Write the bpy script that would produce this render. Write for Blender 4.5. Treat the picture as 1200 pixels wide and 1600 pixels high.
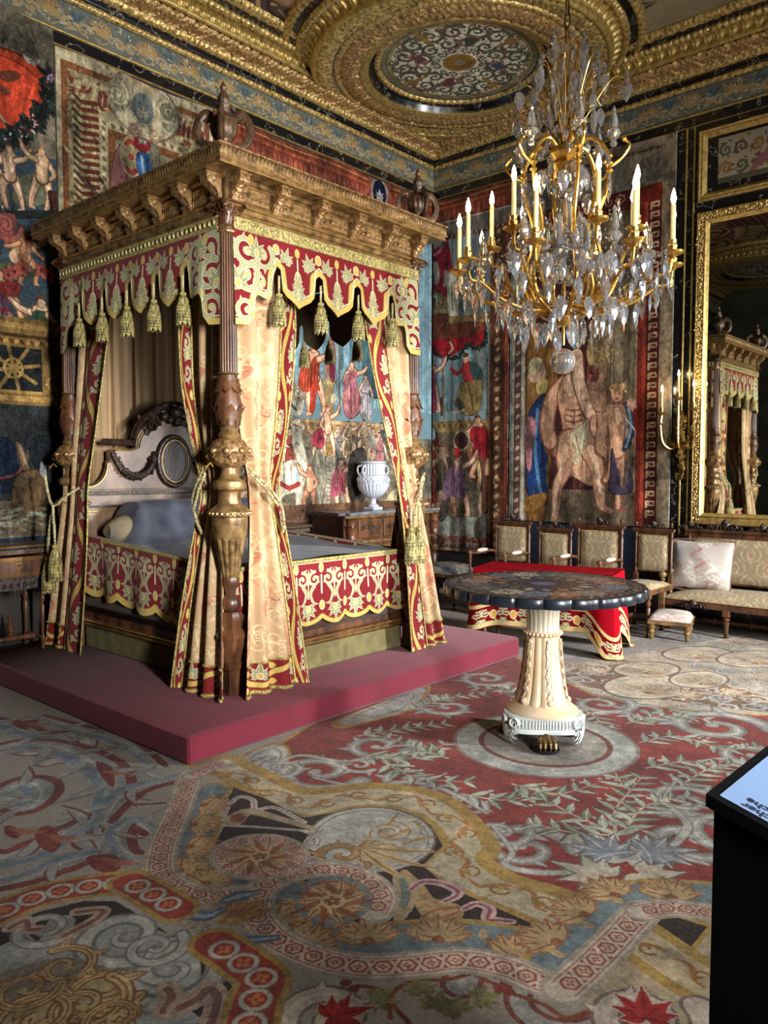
import bpy, math, random
import numpy as np
from mathutils import Matrix, Vector
random.seed(7); RS = np.random.RandomState(11)
PI = math.pi; TAU = 2*PI
for o in list(bpy.data.objects): bpy.data.objects.remove(o)
SC = bpy.context.scene; COL = SC.collection
# ---------------------------------------------------------------- camera
CAM = np.array([6.10167, -7.85, 1.5]); FPX = 1228.54
YAW, PITCH, ROLL = -0.722203541, -0.0558740124, 0.00057058
_cy, _sy, _cp, _sp = math.cos(YAW), math.sin(YAW), math.cos(PITCH), math.sin(PITCH)
CF = np.array([_sy*_cp, _cy*_cp, _sp]); CR = np.array([_cy, -_sy, 0.]); CU = np.cross(CR, CF)
CR, CU = CR*math.cos(ROLL)+CU*math.sin(ROLL), -CR*math.sin(ROLL)+CU*math.cos(ROLL)
cd = bpy.data.cameras.new('camera'); cam = bpy.data.objects.new('camera', cd); COL.objects.link(cam)
mw = Matrix.Identity(4)
for i in range(3):
    mw[i][0] = CR[i]; mw[i][1] = CU[i]; mw[i][2] = -CF[i]; mw[i][3] = CAM[i]
cam.matrix_world = mw
cd.sensor_fit = 'VERTICAL'; cd.sensor_height = 32; cd.lens = FPX*32/1600; cd.clip_start = .05
SC.camera = cam
# ---------------------------------------------------------------- world, lights, exposure
W = bpy.data.worlds.new('world'); SC.world = W; W.use_nodes = True
W.node_tree.nodes['Background'].inputs[0].default_value = (.55, .68, .9, 1)
W.node_tree.nodes['Background'].inputs[1].default_value = .6
SC.view_settings.view_transform = 'Standard'; SC.view_settings.look = 'None'
SC.view_settings.gamma = 1; SC.view_settings.use_curve_mapping = False
SC.view_settings.exposure = 0.0
SC.cycles.max_bounces = 6; SC.cycles.diffuse_bounces = 3; SC.cycles.glossy_bounces = 4
SC.cycles.transmission_bounces = 4; SC.cycles.transparent_max_bounces = 8
SC.cycles.caustics_reflective = False; SC.cycles.caustics_refractive = False
SC.cycles.sample_clamp_indirect = 4; SC.cycles.use_denoising = True
def area(name, loc, aim, sx, sy, power, col, spread=180):
    l = bpy.data.lights.new(name, 'AREA'); l.shape = 'RECTANGLE'; l.size = sx; l.size_y = sy
    l.energy = power; l.color = col; l.spread = math.radians(spread)
    o = bpy.data.objects.new(name, l); COL.objects.link(o); o.location = loc
    o.rotation_euler = (Vector(aim)-Vector(loc)).to_track_quat('-Z', 'Y').to_euler()
    return o
# daylight coming in through the window openings of the right wall (x = 8.8)
area('window_daylight', (8.75, -7.05, 2.15), (1.5, -4.3, 1.75), .45, 1.9, 112, (1, .98, .95), 62)
area('window_daylight', (8.75, -4.35, 2.3), (2.0, -4.0, 2.6), 1.2, 2.6, 122, (.92, .96, 1), 180)
area('window_daylight', (8.75, -1.75, 2.0), (2.9, -1.9, .6), .45, 1.9, 300, (.97, .98, 1), 95)
# ---------------------------------------------------------------- photo pixel -> plane
def ray(x, y): return CF + (x-600)/FPX*CR - (y-800)/FPX*CU
def onz(x, y, z=0.): d = ray(x, y); return CAM + d*((z-CAM[2])/d[2])
def ony(x, y, Y=0.): d = ray(x, y); return CAM + d*((Y-CAM[1])/d[1])
def onx(x, y, X=0.): d = ray(x, y); return CAM + d*((X-CAM[0])/d[0])
# ---------------------------------------------------------------- mesh helper
class MB:
    def __init__(s): s.v = []; s.f = []; s.uv = []; s.n = 0; s.hasuv = False
    def add(s, verts, faces, uv=None):
        verts = np.asarray(verts, float).reshape(-1, 3)
        s.v.append(verts); n = s.n
        s.f += [tuple(i+n for i in f) for f in faces]
        if uv is None: uv = np.zeros((len(verts), 2))
        else: s.hasuv = True
        s.uv.append(np.asarray(uv, float)); s.n += len(verts)
        return s
    def box(s, x0, x1, y0, y1, z0, z1, bev=0.0):
        if bev <= 0:
            v = [(x, y, z) for z in (z0, z1) for y in (y0, y1) for x in (x0, x1)]
            return s.add(v, [(0,2,3,1),(4,5,7,6),(0,1,5,4),(2,6,7,3),(0,4,6,2),(1,3,7,5)])
        b = bev; prof = []
        def ring(i, z):
            a0, a1, c0, c1 = x0+i, x1-i, y0+i, y1-i
            return [(a0+b,c0,z),(a1-b,c0,z),(a1,c0+b,z),(a1,c1-b,z),(a1-b,c1,z),(a0+b,c1,z),(a0,c1-b,z),(a0,c0+b,z)]
        v = ring(b, z0)+ring(0, z0+b)+ring(0, z1-b)+ring(b, z1)
        f = [tuple(range(7, -1, -1)), tuple(range(24, 32))]
        for k in range(3):
            for i in range(8): j = (i+1) % 8; f.append((k*8+i, k*8+j, k*8+8+j, k*8+8+i))
        return s.add(v, f)
    def lathe(s, prof, n=24, c=(0, 0, 0), lobes=0, amp=0., lob_range=None, cap=True, a0=0., vs=1.):
        prof = list(prof); m = len(prof); th = np.arange(n)*TAU/n+a0
        v = []
        for (r, z) in prof:
            rr = np.full(n, r, float)
            if lobes: rr = r*(1+amp*(2*np.abs(np.cos(lobes*th/2))**.6-1))
            v.append(np.stack([c[0]+rr*np.cos(th), c[1]+rr*np.sin(th), np.full(n, c[2]+z)], 1))
        v = np.concatenate(v); f = []
        for k in range(m-1):
            for i in range(n):
                j = (i+1) % n; f.append((k*n+i, k*n+j, (k+1)*n+j, (k+1)*n+i))
        if cap:
            if prof[0][0] > 1e-5: f.append(tuple(range(n-1, -1, -1)))
            if prof[-1][0] > 1e-5: f.append(tuple((m-1)*n+i for i in range(n)))
        uv = np.array([(i/n, prof[k][1]) for k in range(m) for i in range(n)])
        return s.add(v, f, uv)
    def tube(s, pts, r, n=8, cap=True, closed=False, squash=None):
        P = np.asarray(pts, float); m = len(P)
        R = np.full(m, r, float) if np.isscalar(r) else np.asarray(r, float)
        if closed: T = np.roll(P, -1, 0)-np.roll(P, 1, 0)
        else: T = np.gradient(P, axis=0)
        T /= np.linalg.norm(T, axis=1)[:, None]+1e-12
        a = np.array([0, 0, 1.]) if abs(T[0][2]) < .9 else np.array([1., 0, 0])
        N = np.cross(T[0], a); N /= np.linalg.norm(N); v = []; th = np.arange(n)*TAU/n
        for k in range(m):
            N = N-T[k]*np.dot(N, T[k]); N /= np.linalg.norm(N)+1e-12; B = np.cross(T[k], N)
            a1, a2 = (R[k], R[k]) if squash is None else (R[k]*squash[0], R[k]*squash[1])
            v.append(P[k]+a1*np.outer(np.cos(th), N)+a2*np.outer(np.sin(th), B))
        v = np.concatenate(v); f = []
        for k in range(m if closed else m-1):
            kk = (k+1) % m
            for i in range(n): j = (i+1) % n; f.append((k*n+i, k*n+j, kk*n+j, kk*n+i))
        if cap and not closed: f.append(tuple(range(n-1, -1, -1))); f.append(tuple((m-1)*n+i for i in range(n)))
        uv = np.array([(i/n, k/(m-1)) for k in range(m) for i in range(n)])
        return s.add(v, f, uv)
    def ball(s, c, r, n=10, m=6, sc=(1, 1, 1)):
        v = [(0, 0, 1)]+[(math.sin(PI*k/m)*math.cos(TAU*i/n), math.sin(PI*k/m)*math.sin(TAU*i/n), math.cos(PI*k/m)) for k in range(1, m) for i in range(n)]+[(0, 0, -1)]
        v = np.array(v)*r*np.array(sc)+np.array(c); f = []
        for i in range(n): f.append((0, 1+i, 1+(i+1) % n))
        for k in range(m-2):
            for i in range(n): a = 1+k*n; j = (i+1) % n; f.append((a+i, a+n+i, a+n+j, a+j))
        L = len(v)-1; a = 1+(m-2)*n
        for i in range(n): f.append((a+i, L, a+(i+1) % n))
        return s.add(v, f)
    def grid(s, V, uv=None, closed_u=False, flip=False):
        V = np.asarray(V, float); a, b = V.shape[:2]; f = []
        idx = np.arange(a*b).reshape(a, b)
        A = idx if not closed_u else np.concatenate([idx, idx[:1]], 0)
        q = np.stack([A[:-1, :-1], A[1:, :-1], A[1:, 1:], A[:-1, 1:]], -1).reshape(-1, 4)
        if flip: q = q[:, ::-1]
        if uv is None: uv = np.stack(np.meshgrid(np.linspace(0, 1, a), np.linspace(0, 1, b), indexing='ij'), -1)
        return s.add(V.reshape(-1, 3), [tuple(x) for x in q.tolist()], np.asarray(uv).reshape(-1, 2))
    def prism(s, poly, fn, t0, t1):
        """closed outline [(a,b)], fn(a,b,t)->xyz, between t0 and t1"""
        n = len(poly); v = [fn(a, b, t0) for a, b in poly]+[fn(a, b, t1) for a, b in poly]
        f = [tuple(range(n)), tuple(range(2*n-1, n-1, -1))]+[(i, i+n, (i+1) % n+n, (i+1) % n) for i in range(n)]
        return s.add(v, f, [(a, b) for a, b in poly]*2)
    def mv(s, M, start=0):
        """apply 4x4 to everything added after index start of the chunk list"""
        M = np.array(M)
        for k in range(start, len(s.v)): s.v[k] = s.v[k] @ M[:3, :3].T+M[:3, 3]
        return s
    def build(s, name, mat=None, parent=None, smooth=True, loc=None, label=None, kind=None, angle=None):
        me = bpy.data.meshes.new(name); V = np.concatenate(s.v) if s.v else np.zeros((0, 3))
        me.from_pydata(V.tolist(), [], s.f)
        if s.hasuv:
            ul = me.uv_layers.new(name='UVMap'); li = np.zeros(len(me.loops), np.int32)
            me.loops.foreach_get('vertex_index', li); ul.data.foreach_set('uv', np.concatenate(s.uv)[li].astype(np.float32).ravel())
        if smooth:
            me.polygons.foreach_set('use_smooth', np.ones(len(me.polygons), bool))
            me.update(); 
            try: me.set_sharp_from_angle(angle=math.radians(40 if angle is None else angle))
            except Exception: pass
        if mat: me.materials.append(mat)
        me.update()
        o = bpy.data.objects.new(name, me); COL.objects.link(o)
        if parent is not None: o.parent = parent
        if loc is not None: o.location = loc
        if label: o['label'] = label
        if kind: o['kind'] = kind
        return o
def Tm(loc=(0, 0, 0), rz=0., s=1., rx=0., ry=0.):
    S = Matrix.Diagonal((s, s, s, 1)) if np.isscalar(s) else Matrix.Diagonal((*s, 1))
    return Matrix.Translation(loc) @ Matrix.Rotation(rz, 4, 'Z') @ Matrix.Rotation(ry, 4, 'Y') @ Matrix.Rotation(rx, 4, 'X') @ S
def tag(o, label, cat, group=None, kind=None):
    o['label'] = label; o['category'] = cat
    if group: o['group'] = group
    if kind: o['kind'] = kind
    return o
def thing(name, label, cat, loc=(0, 0, 0), rz=0., group=None):
    o = bpy.data.objects.new(name, None); COL.objects.link(o); o.empty_display_size = .1
    o.location = loc; o.rotation_euler = (0, 0, rz); tag(o, label, cat, group); return o
def kids(o): return [c for c in ALL_KIDS.get(o.name, [])] or list(o.children)
ALL_KIDS = {}
def dup(root, loc=None, rz=None, label=None, group=None, scale=None):
    r = root.copy(); COL.objects.link(r)
    if loc is not None: r.location = loc
    if rz is not None: r.rotation_euler = (0, 0, rz)
    if scale is not None: r.scale = (scale,)*3 if np.isscalar(scale) else scale
    if label: r['label'] = label
    if group: r['group'] = group
    for ch in list(root.children):
        c = ch.copy(); COL.objects.link(c); c.parent = r
        for g in list(ch.children):
            d = g.copy(); COL.objects.link(d); d.parent = c
    return r
def struct(o): o['kind'] = 'structure'; return o
def catmull(P, k=8, closed=False):
    P = np.asarray(P, float); n = len(P)
    if n < 3 and not closed: return P
    out = []
    rng = range(n if closed else n-1); t = np.linspace(0, 1, k, endpoint=False)[:, None]
    for i in rng:
        if closed: a, b, c, d = P[(i-1) % n], P[i], P[(i+1) % n], P[(i+2) % n]
        else: a, b, c, d = P[max(i-1, 0)], P[i], P[i+1], P[min(i+2, n-1)]
        out.append(.5*((2*b)+(c-a)*t+(2*a-5*b+4*c-d)*t*t+(3*b-a-3*c+d)*t**3))
    out = np.concatenate(out)
    return out if closed else np.vstack([out, P[-1:]])
# ---------------------------------------------------------------- materials
def srgb(c):
    c = np.asarray(c, float)/(255. if np.max(c) > 1 else 1.)
    return tuple(np.where(c <= .04045, c/12.92, ((c+.055)/1.055)**2.4))
MATS = {}
def mat(name, c1, c2=None, rough=.5, metal=0., ns=8., nd=4., bump=0., bs=40., coat=0., sheen=0., mask=(.35, .65), coord='Object', stretch=None, spec=.5, bdist=.004):
    """principled with a two colour noise mix and a noise bump"""
    m = bpy.data.materials.new(name); m.use_nodes = True; N = m.node_tree.nodes; L = m.node_tree.links
    b = N['Principled BSDF']; b.inputs['Roughness'].default_value = rough; b.inputs['Metallic'].default_value = metal
    b.inputs['Coat Weight'].default_value = coat; b.inputs['Sheen Weight'].default_value = sheen*.25
    b.inputs['Specular IOR Level'].default_value = spec
    c1 = srgb(c1); c2 = srgb(c2) if c2 is not None else tuple(x*.7 for x in c1)
    tc = N.new('ShaderNodeTexCoord'); src = tc.outputs[coord]
    if stretch:
        mp = N.new('ShaderNodeMapping'); mp.inputs['Scale'].default_value = stretch; L.new(src, mp.inputs[0]); src = mp.outputs[0]
    n = N.new('ShaderNodeTexNoise'); n.inputs['Scale'].default_value = ns; n.inputs['Detail'].default_value = nd; L.new(src, n.inputs['Vector'])
    r = N.new('ShaderNodeValToRGB'); r.color_ramp.elements[0].position = mask[0]; r.color_ramp.elements[1].position = mask[1]
    r.color_ramp.elements[0].color = (*c1, 1); r.color_ramp.elements[1].color = (*c2, 1)
    L.new(n.outputs['Fac'], r.inputs[0]); L.new(r.outputs[0], b.inputs['Base Color'])
    if bump:
        n2 = N.new('ShaderNodeTexNoise'); n2.inputs['Scale'].default_value = bs; n2.inputs['Detail'].default_value = 3; L.new(src, n2.inputs['Vector'])
        bp = N.new('ShaderNodeBump'); bp.inputs['Strength'].default_value = bump; bp.inputs['Distance'].default_value = bdist
        L.new(n2.outputs['Fac'], bp.inputs['Height']); L.new(bp.outputs[0], b.inputs['Normal'])
    MATS[name] = m; return m
def picmat(name, cv, rough=.8, scale=(1, 1), weave=0., metal=0., sheen=0., spec=.3, bumpimg=0., vary=.15):
    """material from a canvas painted in this script, with a fine weave bump and slight procedural fading"""
    m = bpy.data.materials.new(name); m.use_nodes = True; N = m.node_tree.nodes; L = m.node_tree.links
    b = N['Principled BSDF']; b.inputs['Roughness'].default_value = rough; b.inputs['Metallic'].default_value = metal
    b.inputs['Sheen Weight'].default_value = sheen*.25; b.inputs['Specular IOR Level'].default_value = spec
    t = N.new('ShaderNodeTexImage'); t.image = cv.image(name); uv = N.new('ShaderNodeTexCoord')
    mp = N.new('ShaderNodeMapping'); mp.inputs['Scale'].default_value = (*scale, 1)
    L.new(uv.outputs['UV'], mp.inputs[0]); L.new(mp.outputs[0], t.inputs[0])
    n = N.new('ShaderNodeTexNoise'); n.inputs['Scale'].default_value = 3.; n.inputs['Detail'].default_value = 8; L.new(uv.outputs['Object'], n.inputs['Vector'])
    mr = N.new('ShaderNodeMapRange'); mr.inputs['From Min'].default_value = .3; mr.inputs['From Max'].default_value = .7
    mr.inputs['To Min'].default_value = 1-vary; mr.inputs['To Max'].default_value = 1+vary; L.new(n.outputs['Fac'], mr.inputs[0])
    mx = N.new('ShaderNodeMix'); mx.data_type = 'RGBA'; mx.blend_type = 'MULTIPLY'; mx.inputs[0].default_value = 1
    L.new(t.outputs[0], mx.inputs[6]); L.new(mr.outputs[0], mx.inputs[7]); L.new(mx.outputs[2], b.inputs['Base Color'])
    if weave or bumpimg:
        n2 = N.new('ShaderNodeTexNoise'); n2.inputs['Scale'].default_value = 260; n2.inputs['Detail'].default_value = 2; L.new(uv.outputs['Object'], n2.inputs['Vector'])
        bp = N.new('ShaderNodeBump'); bp.inputs['Strength'].default_value = max(weave, .05); bp.inputs['Distance'].default_value = .003
        L.new(n2.outputs['Fac'], bp.inputs['Height']); out = bp.outputs[0]
        if bumpimg:
            b2 = N.new('ShaderNodeBump'); b2.inputs['Strength'].default_value = bumpimg; b2.inputs['Distance'].default_value = .01
            L.new(t.outputs[0], b2.inputs['Height']); L.new(out, b2.inputs['Normal']); out = b2.outputs[0]
        L.new(out, b.inputs['Normal'])
    MATS[name] = m; return m
def emit(name, col, st):
    m = bpy.data.materials.new(name); m.use_nodes = True; N = m.node_tree.nodes; b = N['Principled BSDF']
    b.inputs['Base Color'].default_value = (*col, 1); b.inputs['Emission Color'].default_value = (*col, 1); b.inputs['Emission Strength'].default_value = st
    MATS[name] = m; return m
# ---------------------------------------------------------------- canvas: vector painting into a numpy picture (tapestry designs, carpet design)
class CV:
    def __init__(s, w, h, bg=(128, 128, 128), aspect=1.):
        s.w, s.h = w, h; s.a = np.empty((h, w, 3), np.float32); s.a[:] = np.array(bg, np.float32); s.M = None; s.fn = None; s.sc = 1.
    # M: function local (n,2) -> canvas px (y down); sc: local width unit -> px
    def P(s, pts):
        pts = np.asarray(pts, float).reshape(-1, 2)
        return s.fn(pts) if s.fn else pts
    def at(s, cx, cy, rot=0., sx=1., sy=None):
        """nested local frame; returns child view drawing in units of sx"""
        c = View(s, cx, cy, rot, sx, sx if sy is None else sy); return c
    def _wrap(s, x0, x1): return x0, x1
    def fillpx(s, Q, col, alpha=1.):
        Q = np.asarray(Q, float); x0, y0 = np.floor(Q.min(0)).astype(int); x1, y1 = np.ceil(Q.max(0)).astype(int)+1
        x0 = max(x0, 0); y0 = max(y0, 0); x1 = min(x1, s.w); y1 = min(y1, s.h)
        if x1 <= x0 or y1 <= y0: return
        ys = np.arange(y0, y1)+.5; xs = np.arange(x0, x1)+.5
        A = Q; B = np.roll(Q, -1, 0); H, Wd = len(ys), len(xs)
        acc = np.zeros((H, Wd+1), np.int16)
        for (ax, ay), (bx, by) in zip(A, B):
            if ay == by: continue
            lo, hi = (ay, by) if ay < by else (by, ay)
            i0 = max(int(math.ceil(lo-.5))-y0, 0); i1 = min(int(math.ceil(hi-.5))-y0, H)
            if i1 <= i0: continue
            r = np.arange(i0, i1); xc = ax+(ys[r]-ay)*(bx-ax)/(by-ay)
            k = np.clip(np.ceil(xc-.5).astype(int)-x0, 0, Wd); np.add.at(acc, (r, k), 1)
        m = (np.cumsum(acc, 1)[:, :Wd] & 1).astype(bool)
        reg = s.a[y0:y1, x0:x1]; N_ = s.noise()
        if N_ is not None: col = np.array(col, np.float32)*(1+N_[y0:y1, x0:x1][m][:, None])
        if alpha >= 1: reg[m] = col
        else: reg[m] = reg[m]*(1-alpha)+np.array(col, np.float32)*alpha
    def linepx(s, Q, w, col, alpha=1.):
        """Q px points, w px half widths (array)"""
        Q = np.asarray(Q, float); col = np.array(col, np.float32)
        W_ = np.full(len(Q), w, float) if np.isscalar(w) else np.asarray(w, float)
        for k in range(len(Q)-1):
            a, b = Q[k], Q[k+1]; ra, rb = W_[k], W_[k+1]; R = max(ra, rb)+1
            x0 = max(int(min(a[0], b[0])-R), 0); x1 = min(int(max(a[0], b[0])+R)+2, s.w)
            y0 = max(int(min(a[1], b[1])-R), 0); y1 = min(int(max(a[1], b[1])+R)+2, s.h)
            if x1 <= x0 or y1 <= y0: continue
            X = np.arange(x0, x1)[None, :]+.5-a[0]; Y = np.arange(y0, y1)[:, None]+.5-a[1]; d = b-a; L2 = d@d+1e-9
            t = np.clip((X*d[0]+Y*d[1])/L2, 0, 1); D = np.hypot(X-t*d[0], Y-t*d[1]); m = D < ra+(rb-ra)*t
            reg = s.a[y0:y1, x0:x1]; N_ = s.noise(); cc = col if N_ is None else col*(1+N_[y0:y1, x0:x1][m][:, None])
            reg[m] = cc if alpha >= 1 else reg[m]*(1-alpha)+cc*alpha
    def noise(s): return getattr(s.root(), 'N_', None)
    def root(s): return s
    def grain(s, amp=.16, streak=1., seed=1):
        r = np.random.RandomState(seed); N = np.zeros((s.h, s.w), np.float32)
        for k, a in ((32, 1.), (12, .8), (5, .7), (2, .5)):
            g = r.normal(0, 1, (s.h//int(k*streak)+2, s.w//k+2)); yy = np.arange(s.h)/(k*streak); xx = np.arange(s.w)/k; y0 = np.minimum(yy.astype(int), g.shape[0]-2); x0 = np.minimum(xx.astype(int), g.shape[1]-2); fy = np.clip(yy-y0, 0, 1)[:, None]; fx_ = np.clip(xx-x0, 0, 1)[None]
            A = g[y0]; B = g[y0+1]; N += a*((A[:, x0]*(1-fx_)+A[:, x0+1]*fx_)*(1-fy)+(B[:, x0]*(1-fx_)+B[:, x0+1]*fx_)*fy)
        s.N_ = np.clip(N*amp/1.2, -.5, .5).astype(np.float32); return s
    def wscale(s, pts):
        """px per local unit near pts"""
        p = np.asarray(pts, float).reshape(-1, 2)[:1]; q = s.P(np.vstack([p, p+[1e-2, 0], p+[0, 1e-2]]))
        return (np.linalg.norm(q[1]-q[0])+np.linalg.norm(q[2]-q[0]))/2e-2
    def fill(s, pts, col, alpha=1., smooth=0):
        if smooth: pts = catmull(pts, smooth, True)
        s.fillpx(s.P(pts), col, alpha)
    def line(s, pts, w, col, alpha=1., smooth=0, taper=None):
        if smooth: pts = catmull(pts, smooth)
        pts = np.asarray(pts, float); n = len(pts); k = s.wscale(pts)*.5
        W_ = np.full(n, w*k) if np.isscalar(w) else np.interp(np.linspace(0, 1, n), np.linspace(0, 1, len(w)), w)*k
        s.linepx(s.P(pts), np.maximum(W_, .5), col, alpha)
    def ell(s, cx, cy, rx, ry=None, col=(0, 0, 0), rot=0., alpha=1., n=28):
        ry = rx if ry is None else ry; t = np.arange(n)*TAU/n; x = rx*np.cos(t); y = ry*np.sin(t); c, q = math.cos(rot), math.sin(rot)
        s.fill(np.stack([cx+x*c-y*q, cy+x*q+y*c], 1), col, alpha)
    def ring(s, cx, cy, r, w, col, n=40, ry=None):
        ry = r if ry is None else ry; t = np.arange(n+1)*TAU/n; s.line(np.stack([cx+r*np.cos(t), cy+ry*np.sin(t)], 1), w, col)
    def speck(s, amt=8, blk=1, seed=3):
        r = np.random.RandomState(seed); n = r.normal(0, amt, ((s.h+blk-1)//blk, (s.w+blk-1)//blk)); n = np.kron(n, np.ones((blk, blk)))[:s.h, :s.w]
        s.a += n[:, :, None].astype(np.float32)
    def image(s, name):
        im = bpy.data.images.new(name, s.w, s.h, alpha=False); b = np.ones((s.h, s.w, 4), np.float32)
        b[..., :3] = np.clip(s.a[::-1]/255., 0, 1); im.pixels.foreach_set(b.ravel()); im.update(); im.pack(); return im
class View(CV):
    def __init__(s, base, cx, cy, rot, sx, sy):
        s.base = base; s.c = math.cos(rot); s.s_ = math.sin(rot); s.o = (cx, cy); s.k = (sx, sy)
        s.a = base.a; s.w, s.h = base.w, base.h
    def root(s): return s.base.root()
    def P(s, pts):
        p = np.asarray(pts, float).reshape(-1, 2)*np.array(s.k); q = np.stack([s.o[0]+p[:, 0]*s.c-p[:, 1]*s.s_, s.o[1]+p[:, 0]*s.s_+p[:, 1]*s.c], 1)
        return s.base.P(q)
# ---- motifs (unit sized, y down)
def spiral(cx, cy, r, turns, a0=0., sgn=1, n=40, rin=.12):
    t = np.linspace(0, 1, n); rr = r*(1-(1-rin)*t); a = a0+sgn*TAU*turns*t
    return np.stack([cx+rr*np.cos(a), cy+rr*np.sin(a)], 1)
def m_leaf(v, L, w, col, vein=None, bend=0., alpha=1.):
    t = np.linspace(0, 1, 12); h = w*np.sin(PI*t**.8)*(1-.2*t); x = L*t; y0 = bend*L*t*t
    v.fill(np.vstack([np.stack([x, y0-h/2], 1), np.stack([x, y0+h/2], 1)[::-1]]), col, alpha)
    if vein is not None: v.line(np.stack([x, y0], 1), w*.12, vein)
def m_scroll(v, col, edge=None, r=1., turns=1.4, w=.34, leaves=5, hi=None, sgn=1, acc=None):
    P = spiral(0, 0, r, turns, 0, sgn, 46, .1); tw = np.linspace(w, w*.35, len(P))*r
    items = []
    for i in range(leaves):
        k = int((.03+.62*i/leaves)*len(P)); T = P[min(k+1, len(P)-1)]-P[k-1 if k else 0]; a = math.atan2(T[1], T[0])-sgn*.75
        items.append((P[k], a, .62*r*(1-.55*i/leaves)))
    if edge is not None:
        v.line(P, tw+.13*r, edge)
        for p, a, L in items: m_leaf(View(v, p[0], p[1], a, 1, 1), L*1.12, L*.62, edge, bend=-sgn*.25)
    for p, a, L in items: m_leaf(View(v, p[0], p[1], a, 1, 1), L, L*.46, col, hi, bend=-sgn*.25)
    v.line(P, tw, col)
    if hi is not None: v.line(P[:34], tw[:34]*.28, hi)
    v.ell(P[-1][0], P[-1][1], .13*r, None, acc or col)
def m_fan(v, col, vein, n=7, r=1., spread=2.2, edge=None, inner=None):
    for pas in (0, 1):
        for i in range(n):
            a = -PI/2+spread*((i+.5)/n-.5); L = r*(.82+.18*math.cos((a+PI/2)))
            if pas == 0 and edge is not None: m_leaf(View(v, 0, 0, a, 1, 1), L*1.1, r*spread/n*1.5, edge)
            if pas == 1: m_leaf(View(v, 0, 0, a, 1, 1), L, r*spread/n*1.05, col, vein)
    v.ell(0, 0, r*.16, None, inner or vein)
def m_palm(v, col, edge, hi=None, r=1.):
    """symmetrical acanthus palmette growing up"""
    for c, k in ((edge, 1.14), (col, 1.)):
        for i, (a, L) in enumerate(((0, 1.), (.5, .82), (-.5, .82), (1.0, .66), (-1.0, .66), (1.55, .5), (-1.55, .5))):
            m_leaf(View(v, 0, 0, a-PI/2, 1, 1), r*L*k, r*.36*k, c, None if c is edge else hi, bend=.22*np.sign(a))
def m_flower(v, col, cen, n=6, r=1., vein=None):
    for i in range(n):
        a = i*TAU/n; v.ell(.55*r*math.cos(a), .55*r*math.sin(a), .45*r, .32*r, col, a)
        if vein is not None: v.line([(.1*r*math.cos(a), .1*r*math.sin(a)), (.8*r*math.cos(a), .8*r*math.sin(a))], .07*r, vein)
    v.ell(0, 0, .24*r, None, cen)
def m_limb(v, pts, ws, c, hi=None, out=None):
    if out is not None: v.line(pts, [w+.035 for w in ws], out, smooth=5)
    v.line(pts, ws, c, smooth=5)
    if hi is not None: P = np.asarray(pts, float)+[-.012, -.008]; v.line(P, [w*.42 for w in ws], hi, .8, smooth=5)
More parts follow.
